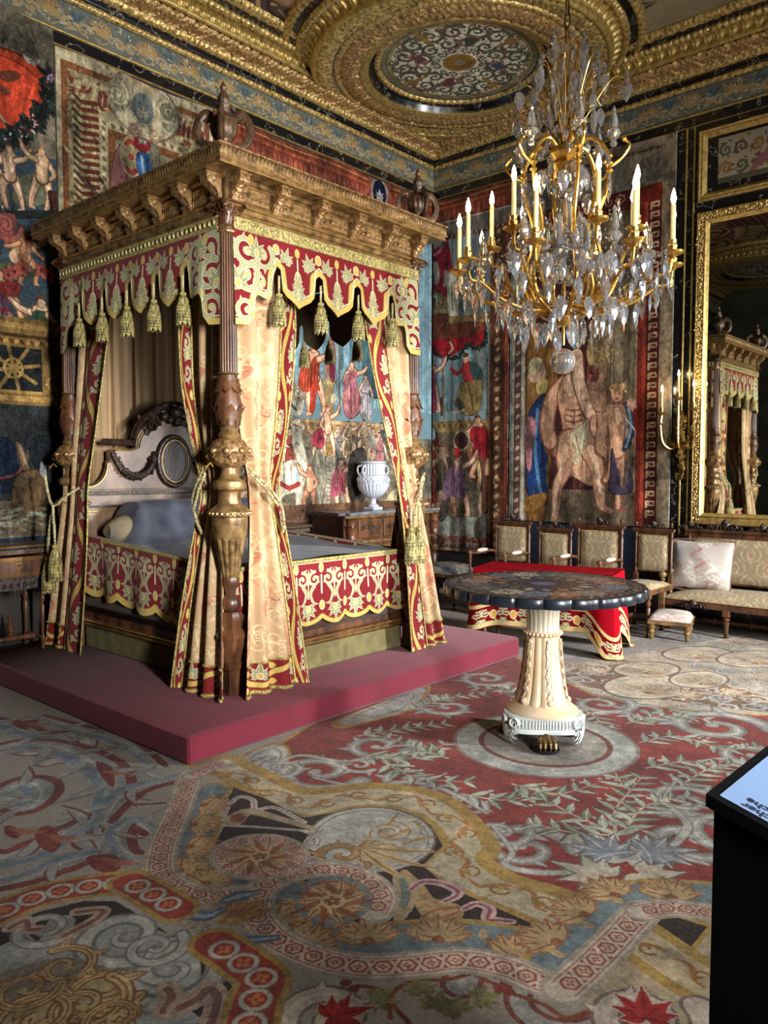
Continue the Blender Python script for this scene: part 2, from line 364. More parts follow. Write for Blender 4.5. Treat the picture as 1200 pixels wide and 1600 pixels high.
def m_person(v, skin=(205, 165, 135), robe=None, pose=0, hair=(90, 60, 40), out=(98, 70, 54), hi=None, robe2=None, helmet=None, face=0):
    """figure about 1 unit tall, feet at (0,0), y down (head at y=-1). pose picks arm and leg positions"""
    hi = hi or tuple(min(255, c*1.18) for c in skin)
    arms = {0: (((-.1, -.78), (-.2, -.62), (-.12, -.48)), ((.1, -.78), (.2, -.64), (.24, -.5))),
            1: (((-.1, -.78), (-.26, -.86), (-.34, -1.02)), ((.1, -.78), (.2, -.62), (.1, -.5))),
            2: (((-.1, -.78), (-.2, -.6), (-.04, -.52)), ((.1, -.78), (.27, -.82), (.4, -.92))),
            3: (((-.1, -.78), (-.24, -.7), (-.38, -.66)), ((.1, -.78), (.22, -.66), (.34, -.56)))}[pose % 4]
    legs = {0: (((-.06, -.5), (-.08, -.26), (-.07, -.02)), ((.06, -.5), (.1, -.26), (.1, -.02))),
            1: (((-.06, -.5), (-.15, -.28), (-.2, -.03)), ((.06, -.5), (.12, -.27), (.06, -.02))),
            2: (((-.06, -.5), (-.2, -.34), (-.16, -.08)), ((.06, -.5), (.16, -.3), (.26, -.04))),
            3: (((-.06, -.5), (-.04, -.26), (-.12, -.02)), ((.06, -.5), (.2, -.34), (.18, -.06)))}[pose % 4]
    for L in legs: m_limb(v, L, (.15, .095, .055), skin, hi, out); v.line([L[-1], (L[-1][0]+.06, L[-1][1]+.015)], .045, skin)
    m_limb(v, arms[1], (.085, .065, .04), skin, hi, out)
    v.line([(0, -.8), (0, -.66), (0, -.52)], [.27, .2, .24], out, smooth=4); v.line([(0, -.79), (0, -.66), (0, -.53)], [.23, .17, .2], skin, smooth=4)
    v.line([(-.04, -.77), (-.03, -.6)], [.09, .06], hi, .7); v.line([(0, -.84), (0, -.92)], .07, skin)
    v.ell(.0, -.93, .058, .075, out); v.ell(.0, -.93, .05, .068, skin)
    if face: v.ell(-.018, -.94, .008, .007, (50, 30, 25)); v.ell(.02, -.94, .008, .007, (50, 30, 25)); v.line([(-.012, -.892), (.014, -.892)], .01, (140, 60, 50))
    v.fill([(-.062, -.93), (-.05, -1.0), (0, -1.02), (.055, -.99), (.062, -.92), (.035, -.965), (-.03, -.965)], helmet or hair, smooth=3)
    if robe is not None:
        d = tuple(c*.62 for c in robe); h = tuple(min(255, c*1.3+12) for c in robe)
        if pose % 2 == 0:
            v.fill([(-.11, -.8), (.11, -.8), (.11, -.55), (.2, -.2), (.16, -.1), (.02, -.14), (-.12, -.08), (-.18, -.2), (-.11, -.55)], robe, smooth=3)
            for x in (-.1, -.02, .06, .12): v.line([(x*.5, -.6), (x, -.35), (x*1.3, -.13)], [.012, .028, .02], d); v.line([(x*.5+.02, -.62), (x+.025, -.35), (x*1.3+.025, -.15)], [.006, .016, .01], h)
            v.line([(-.1, -.58), (.11, -.57)], .03, robe2 or d)
        else:
            v.fill([(-.12, -.8), (.02, -.78), (.13, -.5), (.2, -.34), (.12, -.3), (.0, -.36), (-.12, -.34), (-.08, -.5), (-.1, -.62)], robe, smooth=3)
            v.fill([(.06, -.8), (.14, -.82), (.26, -.6), (.3, -.25), (.2, -.3), (.14, -.5)], robe2 or robe, smooth=3)
            for x in (-.09, -.03, .03, .09, .14): v.line([(x, -.7), (x+.03, -.38)], [.008, .022], d); v.line([(x+.02, -.68), (x+.05, -.38)], [.006, .012], h)
    m_limb(v, arms[0], (.085, .065, .04), skin, hi, out)
def along(P, step, closed=False):
    """equally spaced points and directions on a polyline"""
    P = np.asarray(P, float)
    if closed: P = np.vstack([P, P[:1]])
    d = np.hypot(*np.diff(P, axis=0).T); s = np.concatenate([[0], np.cumsum(d)]); n = max(int(round(s[-1]/step)), 1)
    q = (np.arange(n)+.5)*s[-1]/n; X = np.interp(q, s, P[:, 0]); Y = np.interp(q, s, P[:, 1]); e = s[-1]/n*.3
    X2 = np.interp(q+e, s, P[:, 0])-np.interp(q-e, s, P[:, 0]); Y2 = np.interp(q+e, s, P[:, 1])-np.interp(q-e, s, P[:, 1])
    return list(zip(X, Y, np.arctan2(Y2, X2))), s[-1]/n
def offset(P, d, closed=False):
    P = np.asarray(P, float); T = (np.roll(P, -1, 0)-np.roll(P, 1, 0)) if closed else np.gradient(P, axis=0)
    T /= np.linalg.norm(T, axis=1)[:, None]+1e-12; return P+d*np.stack([-T[:, 1], T[:, 0]], 1)
# ---------------------------------------------------------------- plane canvases
class PC(CV):
    """canvas on a wall or floor rectangle; local units are metres (u right, v up on walls; x,y on the floor)"""
    def __init__(s, u0, u1, v0, v1, ppm, bg, proj):
        super().__init__(int((u1-u0)*ppm), int((v1-v0)*ppm), bg); s.u0, s.v1, s.ppm, s.proj = u0, v1, ppm, proj
    def P(s, p):
        p = np.asarray(p, float).reshape(-1, 2); return np.stack([(p[:, 0]-s.u0)*s.ppm, (s.v1-p[:, 1])*s.ppm], 1)
    def X(s, pts, k=0, closed=False):
        """photo px -> plane metres"""
        if k: pts = catmull(pts, k, closed)
        return np.array([s.proj(x, y) for x, y in np.asarray(pts, float)])
    def V(s, x, y, size, rot=0., sy=None):
        """a view centred at photo px (x,y), y pointing down the wall, size in metres"""
        c = s.proj(x, y); return View(s, c[0], c[1], rot, size, -(sy or size))
pf = lambda x, y: onz(x, y)[:2]
def paint_carpet():
    c = PC(.0, 8.7, -9.6, .05, 300, (150, 141, 128), pf).grain(.10, 1., 2)
    X = c.X; RED = (124, 50, 42); MUS = (150, 122, 66); DK = (44, 33, 27); CRM = (176, 164, 142); LG = (158, 156, 148); OC = (150, 104, 62); BL = (92, 106, 116); GRN = (112, 118, 96); LGN = (150, 156, 138); PNK = (168, 128, 116)
    # ---- soft grey field with swirling acanthus
    r = np.random.RandomState(5)
    for i in range(150):
        x, y = r.uniform(0, 8.7), r.uniform(-9.6, 0); v = View(c, x, y, r.uniform(0, TAU), .28, .28*r.choice([-1, 1]))
        g = r.randint(-12, 14); v.line(spiral(0, 0, r.uniform(.6, 1.3), r.uniform(.3, .8)), [.02, .2, .05], (150+g, 144+g, 134+g))
    for i in range(46):
        x, y = r.uniform(.3, 8.5), r.uniform(-9, -.3); m_scroll(View(c, x, y, r.uniform(0, TAU), .26, .26), (150, 146, 138), [(116, 66, 58), (110, 112, 116), (128, 96, 74)][i % 3], leaves=4, hi=(166, 162, 150), sgn=r.choice([-1, 1]))
    # flowing acanthus with red-brown edges across the grey field
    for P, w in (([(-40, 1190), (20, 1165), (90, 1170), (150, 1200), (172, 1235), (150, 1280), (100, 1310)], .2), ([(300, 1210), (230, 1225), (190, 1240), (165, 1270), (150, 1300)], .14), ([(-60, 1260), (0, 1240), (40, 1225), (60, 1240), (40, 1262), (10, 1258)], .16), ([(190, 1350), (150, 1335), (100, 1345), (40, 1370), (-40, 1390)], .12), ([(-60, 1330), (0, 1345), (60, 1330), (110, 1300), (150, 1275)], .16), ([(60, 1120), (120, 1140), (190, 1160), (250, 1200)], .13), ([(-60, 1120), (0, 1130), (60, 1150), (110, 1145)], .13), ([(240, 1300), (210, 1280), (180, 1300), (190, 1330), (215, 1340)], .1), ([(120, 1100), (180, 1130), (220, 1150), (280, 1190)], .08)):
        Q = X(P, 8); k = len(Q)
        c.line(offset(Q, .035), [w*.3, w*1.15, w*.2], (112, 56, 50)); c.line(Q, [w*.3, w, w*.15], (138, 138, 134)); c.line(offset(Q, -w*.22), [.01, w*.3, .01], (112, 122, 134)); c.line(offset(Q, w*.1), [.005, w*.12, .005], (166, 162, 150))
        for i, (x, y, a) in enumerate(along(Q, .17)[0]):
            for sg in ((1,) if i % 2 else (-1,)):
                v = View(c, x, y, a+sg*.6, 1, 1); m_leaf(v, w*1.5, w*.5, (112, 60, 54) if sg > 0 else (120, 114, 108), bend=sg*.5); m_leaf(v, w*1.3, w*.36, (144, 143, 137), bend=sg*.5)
    for P in ([(75, 1290), (90, 1302), (95, 1320), (80, 1332), (60, 1320), (55, 1300)], [(135, 1340), (170, 1335), (192, 1345), (180, 1362), (150, 1360)], [(150, 1190), (175, 1200), (178, 1230), (160, 1215)], [(20, 1130), (60, 1125), (40, 1140)], [(10, 1290), (30, 1296), (28, 1310), (8, 1304)]):
        Q = X(P, 6, True); c.fill(Q, (116, 50, 42)); m = Q.mean(0)
        for i in range(5): m_leaf(View(c, m[0]-.05+.025*i, m[1], .6+i*.12, 1, 1), .12, .016, (150, 96, 76))
    # far part: cream medallions in brown outline on pale ground
    c.fill(X([(860, 1045), (940, 1030), (1030, 1015), (1200, 985), (1200, 1120), (1100, 1112), (1000, 1100), (930, 1085), (880, 1066)]), CRM)
    c.fill(X([(880, 1050), (1000, 1040), (1200, 1090), (1200, 1112), (1000, 1088), (900, 1068)], 6, True), (120, 92, 66))
    for i in range(110):
        x, y = r.uniform(880, 1200), r.uniform(1005, 1105); m_scroll(c.V(x, y, r.uniform(.05, .11), r.uniform(0, 6)), ((168, 166, 160), (150, 156, 164), (186, 176, 156), (160, 138, 118))[i % 4], (134, 116, 98), hi=(196, 190, 176), sgn=r.choice([-1, 1]), leaves=4)
    for x, y, a, b in ((1012, 1073, 70, 19), (1092, 1062, 46, 13), (1010, 1046, 52, 12), (1090, 1022, 55, 12), (1180, 1030, 60, 13)):
        t = np.arange(30)*TAU/30; E = lambda k: X(np.stack([x+a*k*np.cos(t), y+b*k*np.sin(t)], 1))
        c.fill(E(1.05), (112, 84, 58)); c.fill(E(.97), (190, 180, 160)); c.fill(E(.8), (176, 160, 134)); c.fill(E(.74), (186, 172, 148))
        m_fan(c.V(x, y+b*.5, .16, 0), (172, 142, 106), (130, 96, 64), 9, 1, 2.6); m_scroll(c.V(x-a*.4, y, .1, 1), (176, 164, 140), (140, 112, 84)); m_scroll(c.V(x+a*.4, y, .1, 2), (176, 164, 140), (140, 112, 84), sgn=-1)
    for x, y in ((930, 1050), (1060, 1085), (1130, 1080), (960, 1035), (1150, 1000)): m_palm(c.V(x, y, .2, r.uniform(-2, 2)), (190, 176, 150), (134, 96, 66), (150, 90, 60))
    # ---- red field
    red = [(340, 1192), (420, 1170), (500, 1120), (640, 1070), (800, 1020), (830, 1040), (880, 1062), (930, 1085), (1000, 1100), (1100, 1112), (1260, 1120), (1300, 1385), (1105, 1387), (1000, 1378), (935, 1386), (905, 1405), (860, 1388), (800, 1372), (758, 1345), (768, 1325), (745, 1288), (700, 1250), (640, 1232), (570, 1228), (520, 1236), (480, 1236), (420, 1212), (380, 1196)]
    c.fill(X(red), MUS); R2 = X(red); ctr = R2.mean(0); c.fill(ctr+(R2-ctr)*.975, RED)
    # grey-gold lobes by the platform
    for p in ([(380, 1180), (430, 1160), (455, 1175), (430, 1215), (385, 1200)], [(520, 1128), (600, 1095), (660, 1070), (672, 1080), (640, 1110), (580, 1128), (535, 1138)]):
        Q = X(p, 6, True); c.fill(Q, (150, 118, 60)); m = Q.mean(0); c.fill(m+(Q-m)*.86, LG); c.line(m+(Q-m)*.6, .012, (120, 120, 110))
    # silver scrolls in the red field
    for x, y, s_, ro, sg in ((500, 1205, .24, .2, 1), (440, 1200, .16, 2.8, -1), (590, 1165, .2, 1., 1), (700, 1105, .2, 2.2, -1), (640, 1215, .14, -.4, 1), (735, 1262, .13, -.8, 1), (820, 1325, .2, .6, -1), (780, 1300, .13, .8, 1), (1080, 1310, .24, 2.4, 1), (1070, 1250, .16, 1, -1), (1150, 1300, .2, -1, 1), (1010, 1098+12, .2, .3, 1), (1120, 1135, .3, .5, -1), (940, 1100, .2, 1., 1), (1180, 1180, .2, 0, 1), (760, 1060, .2, 0, 1), (560, 1195, .1, 0, 1), (700, 1235, .09, 0, 1)):
        m_scroll(c.V(x, y, s_, ro), (146, 144, 136), (118, 112, 104), leaves=6, hi=(176, 172, 160), sgn=sg, w=.3)
    for p in ([(490, 1215), (560, 1228), (640, 1222), (700, 1236), (760, 1270)], [(770, 1290), (800, 1330), (790, 1350), (830, 1362), (900, 1360), (925, 1330), (900, 1318)], [(1060, 1215), (1040, 1250), (1075, 1290), (1050, 1330), (1105, 1350)], [(430, 1195), (470, 1180), (540, 1190), (600, 1175)]):
        Q = X(p, 6); c.line(Q, [.02, .05, .03], (120, 112, 104)); c.line(Q, [.012, .035, .018], (162, 158, 148))
    # laurel branches
    def branch(P, n, L=.13, w=.045, ph=0):
        Q = X(P, 8); c.line(Q, [.016, .012, .006], (160, 150, 128)); A, st = along(Q, .085)
        for i, (x, y, a) in enumerate(A):
            k = 1-.35*i/len(A)
            for sg in (-1, 1):
                g = r.randint(-14, 14); v = View(c, x, y, a+sg*(.75+.1*r.rand()), 1, 1)
                m_leaf(v, L*k*1.05, w*1.25*k, (88, 74, 62), bend=0); m_leaf(v, L*k, w*k, (LGN if (i+sg) % 3 else GRN), (180+g//2, 184+g//2, 166), bend=sg*.12)
            if i % 3 == 1: v = View(c, x, y, a+1.4, 1, 1); v.ell(.05, 0, .014, None, (176, 164, 150)); v.ell(.09, .02, .012, None, (170, 150, 140))
    for P in ([(965, 1312), (960, 1270), (985, 1235), (1005, 1212)], [(975, 1300), (1000, 1265), (1040, 1250), (1085, 1245)], [(960, 1300), (900, 1275), (850, 1250), (800, 1238)], [(955, 1305), (890, 1300), (830, 1285)],
              [(985, 1235), (970, 1222), (958, 1200)], [(560, 1180), (640, 1185), (700, 1160)], [(600, 1190), (650, 1215), (740, 1222)], [(560, 1150), (620, 1140), (700, 1130)], [(700, 1185), (640, 1165), (600, 1150)],
              [(1000, 1160), (1060, 1150), (1130, 1170), (1190, 1165)], [(980, 1130), (1040, 1118), (1110, 1125)], [(1010, 1200), (1080, 1190), (1150, 1210)], [(1060, 1230), (1110, 1200), (1170, 1190)], [(640, 1110), (700, 1090), (760, 1085)], [(830, 1100), (800, 1080), (740, 1075)], [(900, 1105), (930, 1120), (960, 1160)], [(720, 1240), (790, 1250), (850, 1235)], [(800, 1225), (870, 1240), (930, 1225)]):
        branch(P, 10)
    # big acanthus tree foot
    for x, y, s_, ro, cc in ((980, 1345, .24, .25, LG), (955, 1335, .2, 1.1, (120, 126, 134)), (1010, 1330, .2, -.8, (130, 134, 140)), (1000, 1365, .2, -1.5, CRM), (945, 1370, .2, 1.7, CRM)): m_palm(c.V(x, y, s_, ro), cc, (100, 92, 88), (180, 174, 160))
    # rings round the round table's foot
    t = np.arange(60)*TAU/60; tc = onz(851, 1160)[:2]
    for rr, cc in ((.50, (124, 108, 96)), (.48, (158, 158, 148)), (.36, (104, 60, 50)), (.33, (138, 132, 120)), (.2, (120, 110, 100))):
        c.fill(tc+rr*np.stack([np.cos(t), np.sin(t)], 1), cc)
    for i in range(26): m_leaf(View(c, tc[0]+.42*math.cos(i*TAU/26), tc[1]+.42*math.sin(i*TAU/26), i*TAU/26+1.9, 1, 1), .11, .03, (136, 140, 128), (170, 170, 158))
    # ---- cream strip with ochre scrolls between mustard lines
    outer = [(300, 1196), (355, 1184), (420, 1212), (480, 1236), (570, 1228), (640, 1232), (700, 1250), (745, 1288), (768, 1325), (758, 1345), (800, 1372), (860, 1390), (905, 1405)]
    inner = [(318, 1205), (345, 1212), (400, 1245), (472, 1278), (560, 1262), (620, 1264), (668, 1285), (690, 1318), (655, 1352), (700, 1386), (780, 1420), (850, 1450)]
    A = X(outer, 6); B = X(inner, 6); c.fill(np.vstack([A, B[::-1]]), (168, 156, 128)); c.line(A, .075, MUS); c.line(B, .06, MUS)
    mid = X([(330, 1200), (380, 1218), (440, 1245), (478, 1256), (565, 1245), (632, 1248), (690, 1270), (725, 1305), (712, 1340), (740, 1368), (800, 1392), (860, 1420)], 6)
    for i, (x, y, a) in enumerate(along(mid, .16)[0]):
        v = View(c, x, y, a, .085, .085*(1 if i % 2 else -1)); v.line([(-1, .3), (-.3, .5), (.4, -.2), (.9, -.3)], [.1, .3, .1], OC, smooth=5); v.line(spiral(.4, .2, .5, .9), .13, (134, 92, 48)); m_leaf(v, .9, .4, (150, 116, 66))
    # ---- dark brown panel with trophies
    dark = [(352, 1226), (410, 1246), (474, 1278), (560, 1262), (622, 1266), (672, 1288), (692, 1322), (660, 1352), (700, 1386), (780, 1420), (850, 1452), (800, 1450), (700, 1438), (600, 1442), (535, 1450), (440, 1400), (370, 1380), (335, 1350), (328, 1335), (348, 1295), (360, 1262)]
    c.fill(X(dark), DK)
    def oval(x, y, a, b, cols, n=40):
        t = np.arange(n)*TAU/n
        for k, cc in cols: c.fill(X(np.stack([x+a*k*np.cos(t), y+b*k*np.sin(t)], 1)), cc)
    oval(580, 1312, 98, 50, ((1.04, (96, 86, 72)), (1., LG), (.93, (120, 120, 110)), (.9, (164, 162, 152))))
    for a in (-1.4, -1., -.6, -.2, .2, .6, 1.): m_leaf(View(c, *pf(560, 1322), a+.6, 1, 1), .34, .06, (172, 150, 112), (130, 92, 56), bend=.2)
    m_scroll(c.V(535, 1335, .12, 0), (150, 118, 80), (120, 92, 64)); m_scroll(c.V(610, 1300, .12, 2), (176, 168, 150), (140, 116, 84))
    for P, w in (([(475, 1298), (500, 1310), (492, 1325), (478, 1318), (488, 1305)], .025), ([(480, 1340), (520, 1352), (550, 1360), (560, 1350)], .04), ([(360, 1255), (375, 1245), (395, 1250), (400, 1265), (430, 1262), (475, 1285)], .03), ([(352, 1290), (400, 1292), (475, 1298)], .02)):
        c.line(X(P, 6), w, (176, 168, 158)); c.line(X(P, 6), w*.4, (150, 130, 124))
    c.line(X([(365, 1282), (390, 1268), (440, 1280), (490, 1295)], 5), [.1, .05, .03], (150, 132, 106)); oval(372, 1278, 14, 8, ((1, (128, 84, 60)), (.7, (96, 60, 44))))
    c.line(X([(632, 1362), (650, 1385), (665, 1410), (690, 1425)], 5), [.03, .06, .08, .15], (156, 128, 88)); c.fill(X([(655, 1435), (680, 1420), (722, 1416), (715, 1428), (680, 1438)], 5, True), (136, 92, 62)); c.fill(X([(662, 1433), (682, 1424), (714, 1420), (706, 1427), (680, 1434)], 5, True), (168, 134, 100))
    c.line(X([(626, 1370), (634, 1395), (628, 1420), (622, 1440)], 5), [.06, .09, .07, .02], (150, 132, 98)); c.line(X([(628, 1375), (634, 1398), (630, 1415)], 5), .03, (96, 104, 92))
    for P in ([(642, 1390), (660, 1378), (690, 1380), (715, 1392), (710, 1402), (695, 1408)], [(725, 1420), (745, 1412), (765, 1420), (762, 1436), (780, 1438), (800, 1440)]): c.line(X(P, 6), [.03, .05, .03], (170, 140, 138)); c.line(X(P, 6), .012, (120, 72, 76))
    # ---- small dark panel, mustard bands at the lower right
    c.fill(X([(880, 1470), (960, 1430), (1010, 1415), (1110, 1425), (1140, 1600), (1000, 1600), (900, 1560)]), (160, 142, 116))
    c.fill(X([(985, 1420), (1110, 1420), (1110, 1455), (1082, 1490), (990, 1450)]), MUS); c.fill(X([(1002, 1438), (1060, 1434), (1106, 1448), (1080, 1480)]), DK)
    Q = X([(975, 1450), (1010, 1475), (1060, 1510), (1120, 1545)], 6); c.line(offset(Q, .09), .05, MUS); c.line(offset(Q, -.09), .05, MUS); c.line(Q, .14, (176, 158, 124))
    for i, (x, y, a) in enumerate(along(Q, .15)[0]): v = View(c, x, y, a, .07, .07*(1 if i % 2 else -1)); v.line([(-1, .3), (-.3, .5), (.4, -.2), (.9, -.3)], [.1, .3, .1], OC, smooth=5); v.line(spiral(.4, .2, .5, .9), .13, (134, 92, 48))
    # ---- lower right vines, flames
    for P in ([(640, 1600), (610, 1560), (640, 1535), (700, 1530), (740, 1520)], [(800, 1552), (850, 1570), (885, 1590), (930, 1575)], [(560, 1540), (600, 1550), (610, 1590)], [(740, 1522), (760, 1532), (790, 1545)]): c.line(X(P, 6), .016, (120, 70, 48))
    for x, y, ro in ((660, 1550, 1.), (680, 1575, .4), (580, 1560, -1), (720, 1580, 1.4), (745, 1560, -.5)): m_palm(c.V(x, y, .08, ro), (126, 120, 80), (140, 120, 84), (104, 104, 64))
    for x, y in ((540, 1535), (552, 1545), (535, 1548), (780, 1545), (790, 1538), (795, 1550)): c.ell(*pf(x, y), .018, None, (130, 60, 46))
    for x, y, s_, ro in ((515, 1590, .16, 0), (1010, 1592, .17, 1.)):
        m_scroll(c.V(x, y, s_, ro), (176, 160, 144), (110, 96, 84), w=.5, hi=(190, 178, 160)); m_palm(c.V(x, y, s_*.8, ro-.5), (150, 44, 40), (176, 160, 144), (120, 30, 30))
    # ---- shell band and lattice band (a long curling ribbon), a left copy, and the zigzag
    def shellband(P, w, k=6):
        Q = X(P, k); c.line(Q, w+.05, MUS); c.line(Q, w, (104, 116, 118))
        for i, (x, y, a) in enumerate(along(Q, w*1.25)[0]): m_fan(View(c, x, y, a, 1, 1).__class__(c, x-math.sin(a)*w*.36*-1*-1, y+math.cos(a)*w*.36*-1, a+(PI), w*.8, w*.8), (172, 144, 104), (130, 84, 54), 7, 1, 2.8, (140, 100, 70))
        for i, (x, y, a) in enumerate(along(Q, w*.625)[0]):
            if i % 2 == 0: m_leaf(View(c, x, y, a+PI/2, 1, 1), w*.4, w*.2, (168, 148, 112), OC)
    def lattice(P, w, k=6):
        Q = X(P, k) if k else np.asarray(P); c.line(Q, w+.03, (150, 138, 122)); c.line(Q, w, (180, 166, 148)); c.line(offset(Q, w*.38), .006, (150, 112, 100)); c.line(offset(Q, -w*.38), .006, (150, 112, 100))
        A, st = along(Q, w*.72)
        for x, y, a in A:
            v = View(c, x, y, a, w*.5, w*.5)
            v.fill([(-.62, -.05), (-.3, -.55), (.3, -.55), (.62, -.05), (.62, .05), (.3, .55), (-.3, .55), (-.62, .05)], (142, 74, 64)); v.fill([(-.46, 0), (-.22, -.4), (.22, -.4), (.46, 0), (.22, .4), (-.22, .4)], (178, 162, 142))
            m_flower(v, (150, 92, 76), (176, 160, 140), 4, .3)
            v.fill([(.72-.16, .62), (.72+.16, .62), (.72, .28)], (142, 74, 64)); v.fill([(.72-.16, -.62), (.72+.16, -.62), (.72, -.28)], (142, 74, 64))
    shellband([(330, 1236), (312, 1262), (305, 1300), (292, 1345), (330, 1372), (385, 1378)], .15); lattice([(298, 1210), (290, 1235), (272, 1280), (254, 1325), (252, 1365), (290, 1392), (340, 1400), (390, 1396)], .1)
    lattice([(300, 1212), (330, 1197), (350, 1192)], .08)
    shellband([(438, 1395), (440, 1430), (480, 1462), (540, 1474), (610, 1470), (700, 1464), (780, 1472), (835, 1490), (872, 1508)], .165); shellband([(872, 1508), (905, 1475), (945, 1435), (990, 1404), (1040, 1397), (1120, 1402)], .165)
    lattice([(585, 1425), (594, 1400), (565, 1372), (510, 1358), (450, 1366), (408, 1390), (400, 1425), (430, 1465), (490, 1494), (560, 1510), (640, 1508), (720, 1500), (790, 1512), (840, 1532), (880, 1546)], .105)
    lattice([(880, 1546), (920, 1510), (960, 1470), (1003, 1424)], .105, 4); lattice([(1003, 1424), (1050, 1418), (1120, 1428)], .09)
    oval(520, 1406, 62, 38, ((1., (108, 118, 120)), (.8, (134, 88, 62)), (.72, (164, 134, 96))))
    oval(406, 1338, 72, 33, ((1.03, (96, 84, 72)), (1., (176, 162, 144)), (.72, (128, 136, 134)), (.66, (160, 130, 96))))
    E = [(406+60*math.cos(q), 1338+27.5*math.sin(q)) for q in np.linspace(0, TAU, 40)]; lattice(X(E), .065, 0)
    for x, y, s_ in ((406, 1338, .15), (520, 1408, .16)):
        v = View(c, *pf(x, y), 0, s_, s_)
        for i in range(14): m_leaf(View(v, 0, 0, i*TAU/14, 1, 1), .95, .28, (140, 92, 62) if i % 2 else (178, 150, 112), (120, 74, 50), bend=.4)
        v.ell(0, 0, .28, None, (178, 156, 120)); m_flower(v, (128, 80, 56), (180, 150, 110), 5, .2)
    # ---- joint ornament: ochre shell and blue waves
    for x, y, s_, ro, cc in ((365, 1440, .17, .9, OC), (345, 1430, .14, 2.2, (150, 134, 116))): m_fan(c.V(x, y, s_, ro), cc, (176, 140, 90), 9, 1, 2.6)
    for P in ([(275, 1395), (285, 1420), (320, 1432), (350, 1420)], [(320, 1450), (335, 1472), (380, 1470), (430, 1465)], [(400, 1395), (375, 1400), (350, 1408)]): c.line(X(P, 6), [.02, .07, .03], (84, 100, 116)); c.line(X(P, 6), [.01, .025, .01], (140, 150, 150))
    # ---- lower left: guilloche band, dark panel, grey scrolls and shell medallion
    def guil(P, w, k=5):
        Q = X(P, k); c.line(Q, w*1.62, MUS); c.line(Q, w*1.18, (138, 56, 42))
        for ps in (0, 1):
            for x, y, a in along(Q, w*.92)[0]:
                v = View(c, x, y, a, w*.5, w*.5)
                if ps == 0: v.ring(0, 0, .78, .3, (166, 160, 146), 24); v.ring(0, 0, .95, .05, (110, 96, 84), 24)
                else: v.ell(0, 0, .6, None, (140, 56, 40)); m_flower(v, (168, 106, 66), (140, 56, 40), 4, .5)
    low = [(-60, 1470), (0, 1450), (60, 1425), (130, 1408), (180, 1408), (235, 1440), (290, 1478), (330, 1505), (372, 1535), (350, 1570), (340, 1640), (-60, 1700)]
    c.fill(X(low), DK)
    c.fill(X([(-60, 1500), (0, 1478), (40, 1460), (60, 1470), (75, 1440), (95, 1430), (118, 1435), (112, 1458), (145, 1440), (200, 1435), (240, 1450), (285, 1470), (312, 1500), (310, 1540), (285, 1565), (320, 1640), (-60, 1700)], 5, True), (146, 146, 138))
    for x, y, s_, ro, sg in ((195, 1462, .16, .5, 1), (270, 1512, .17, -1.4, -1), (70, 1450, .1, 0, 1), (240, 1480, .1, 1.5, 1)):
        v = c.V(x, y, s_, ro); v.line(spiral(0, 0, 1, 1.5, 0, sg), [.5, .4, .15], (112, 110, 104)); v.line(spiral(0, 0, 1, 1.5, 0, sg), [.32, .24, .08], (164, 162, 152))
    c.fill(X([(-60, 1560), (20, 1515), (80, 1498), (130, 1500), (180, 1520), (200, 1560), (190, 1640), (-60, 1700)], 6, True), (128, 116, 100))
    c.fill(X([(-60, 1600), (50, 1570), (110, 1530), (160, 1520), (192, 1550), (190, 1640), (-60, 1720)], 6, True), (166, 148, 110))
    for x, y, s_, ro in ((160, 1545, .12, .5), (130, 1570, .13, 2), (60, 1590, .13, -1), (100, 1510, .1, 3), (40, 1545, .1, 1), (180, 1590, .1, 0)): m_scroll(c.V(x, y, s_, ro), (176, 154, 110), (122, 84, 50), hi=(140, 96, 56), w=.25)
    for P, w in (([(15, 1450), (40, 1438), (45, 1452), (60, 1452)], .05), ([(120, 1425), (160, 1422), (150, 1436), (120, 1452), (100, 1462)], .05), ([(262, 1545), (268, 1560), (256, 1580)], .07), ([(280, 1575), (310, 1560), (325, 1545), (340, 1560), (330, 1600)], .07)): c.line(X(P, 6), w, (168, 142, 126)); c.line(X(P, 6), w*.35, (120, 86, 74))
    guil([(-60, 1452), (0, 1425), (70, 1397), (150, 1383), (203, 1378)], .105); guil([(203, 1378), (240, 1398), (275, 1420)], .1); guil([(335, 1474), (370, 1497), (410, 1530), (400, 1560), (385, 1620)], .105)
    # pale rim of the wood floor end and far border
    c.speck(7, 1, 4); c.speck(5, 3, 9); c.a = np.clip(c.a.mean(2, keepdims=True)*-.02+c.a*1.02, 0, 255)*.84; return c
carpet_cv = paint_carpet()
M_carpet = picmat('carpet_weave', carpet_cv, .95, weave=.25, sheen=.2, spec=.1, vary=.12)
# ---------------------------------------------------------------- base materials
M_wall = mat('dark_blue_wall_cloth', (14, 22, 44), (18, 26, 48), .9, ns=20)
M_marble = mat('black_marble', (12, 14, 18), (150, 142, 120), .22, ns=7, nd=6, mask=(.60, .665), coat=.3)
_r = [n for n in M_marble.node_tree.nodes if n.type == 'VALTORGB'][0].color_ramp
for _p in (.575, .59): _r.elements.new(_p)
for _e, _p, _c in zip(_r.elements, (.3, .578, .59, .602), (0, 0, 1, 0)): _e.position = _p; _e.color = (*srgb((150, 142, 120) if _c else (12, 14, 18)), 1)
M_gold = mat('gilding', (206, 176, 104), (140, 110, 56), .42, .65, ns=25, bump=.25, bs=60, mask=(.4, .75))
M_goldr = mat('relief_gilding', (224, 192, 120), (112, 82, 40), .38, .6, ns=34, nd=6, bump=.8, bs=45, mask=(.44, .7), bdist=.012)
M_copper = mat('old_bronze_gilding', (206, 166, 108), (110, 76, 46), .42, .6, ns=44, nd=5, bump=.8, bs=60, mask=(.44, .7), bdist=.012)
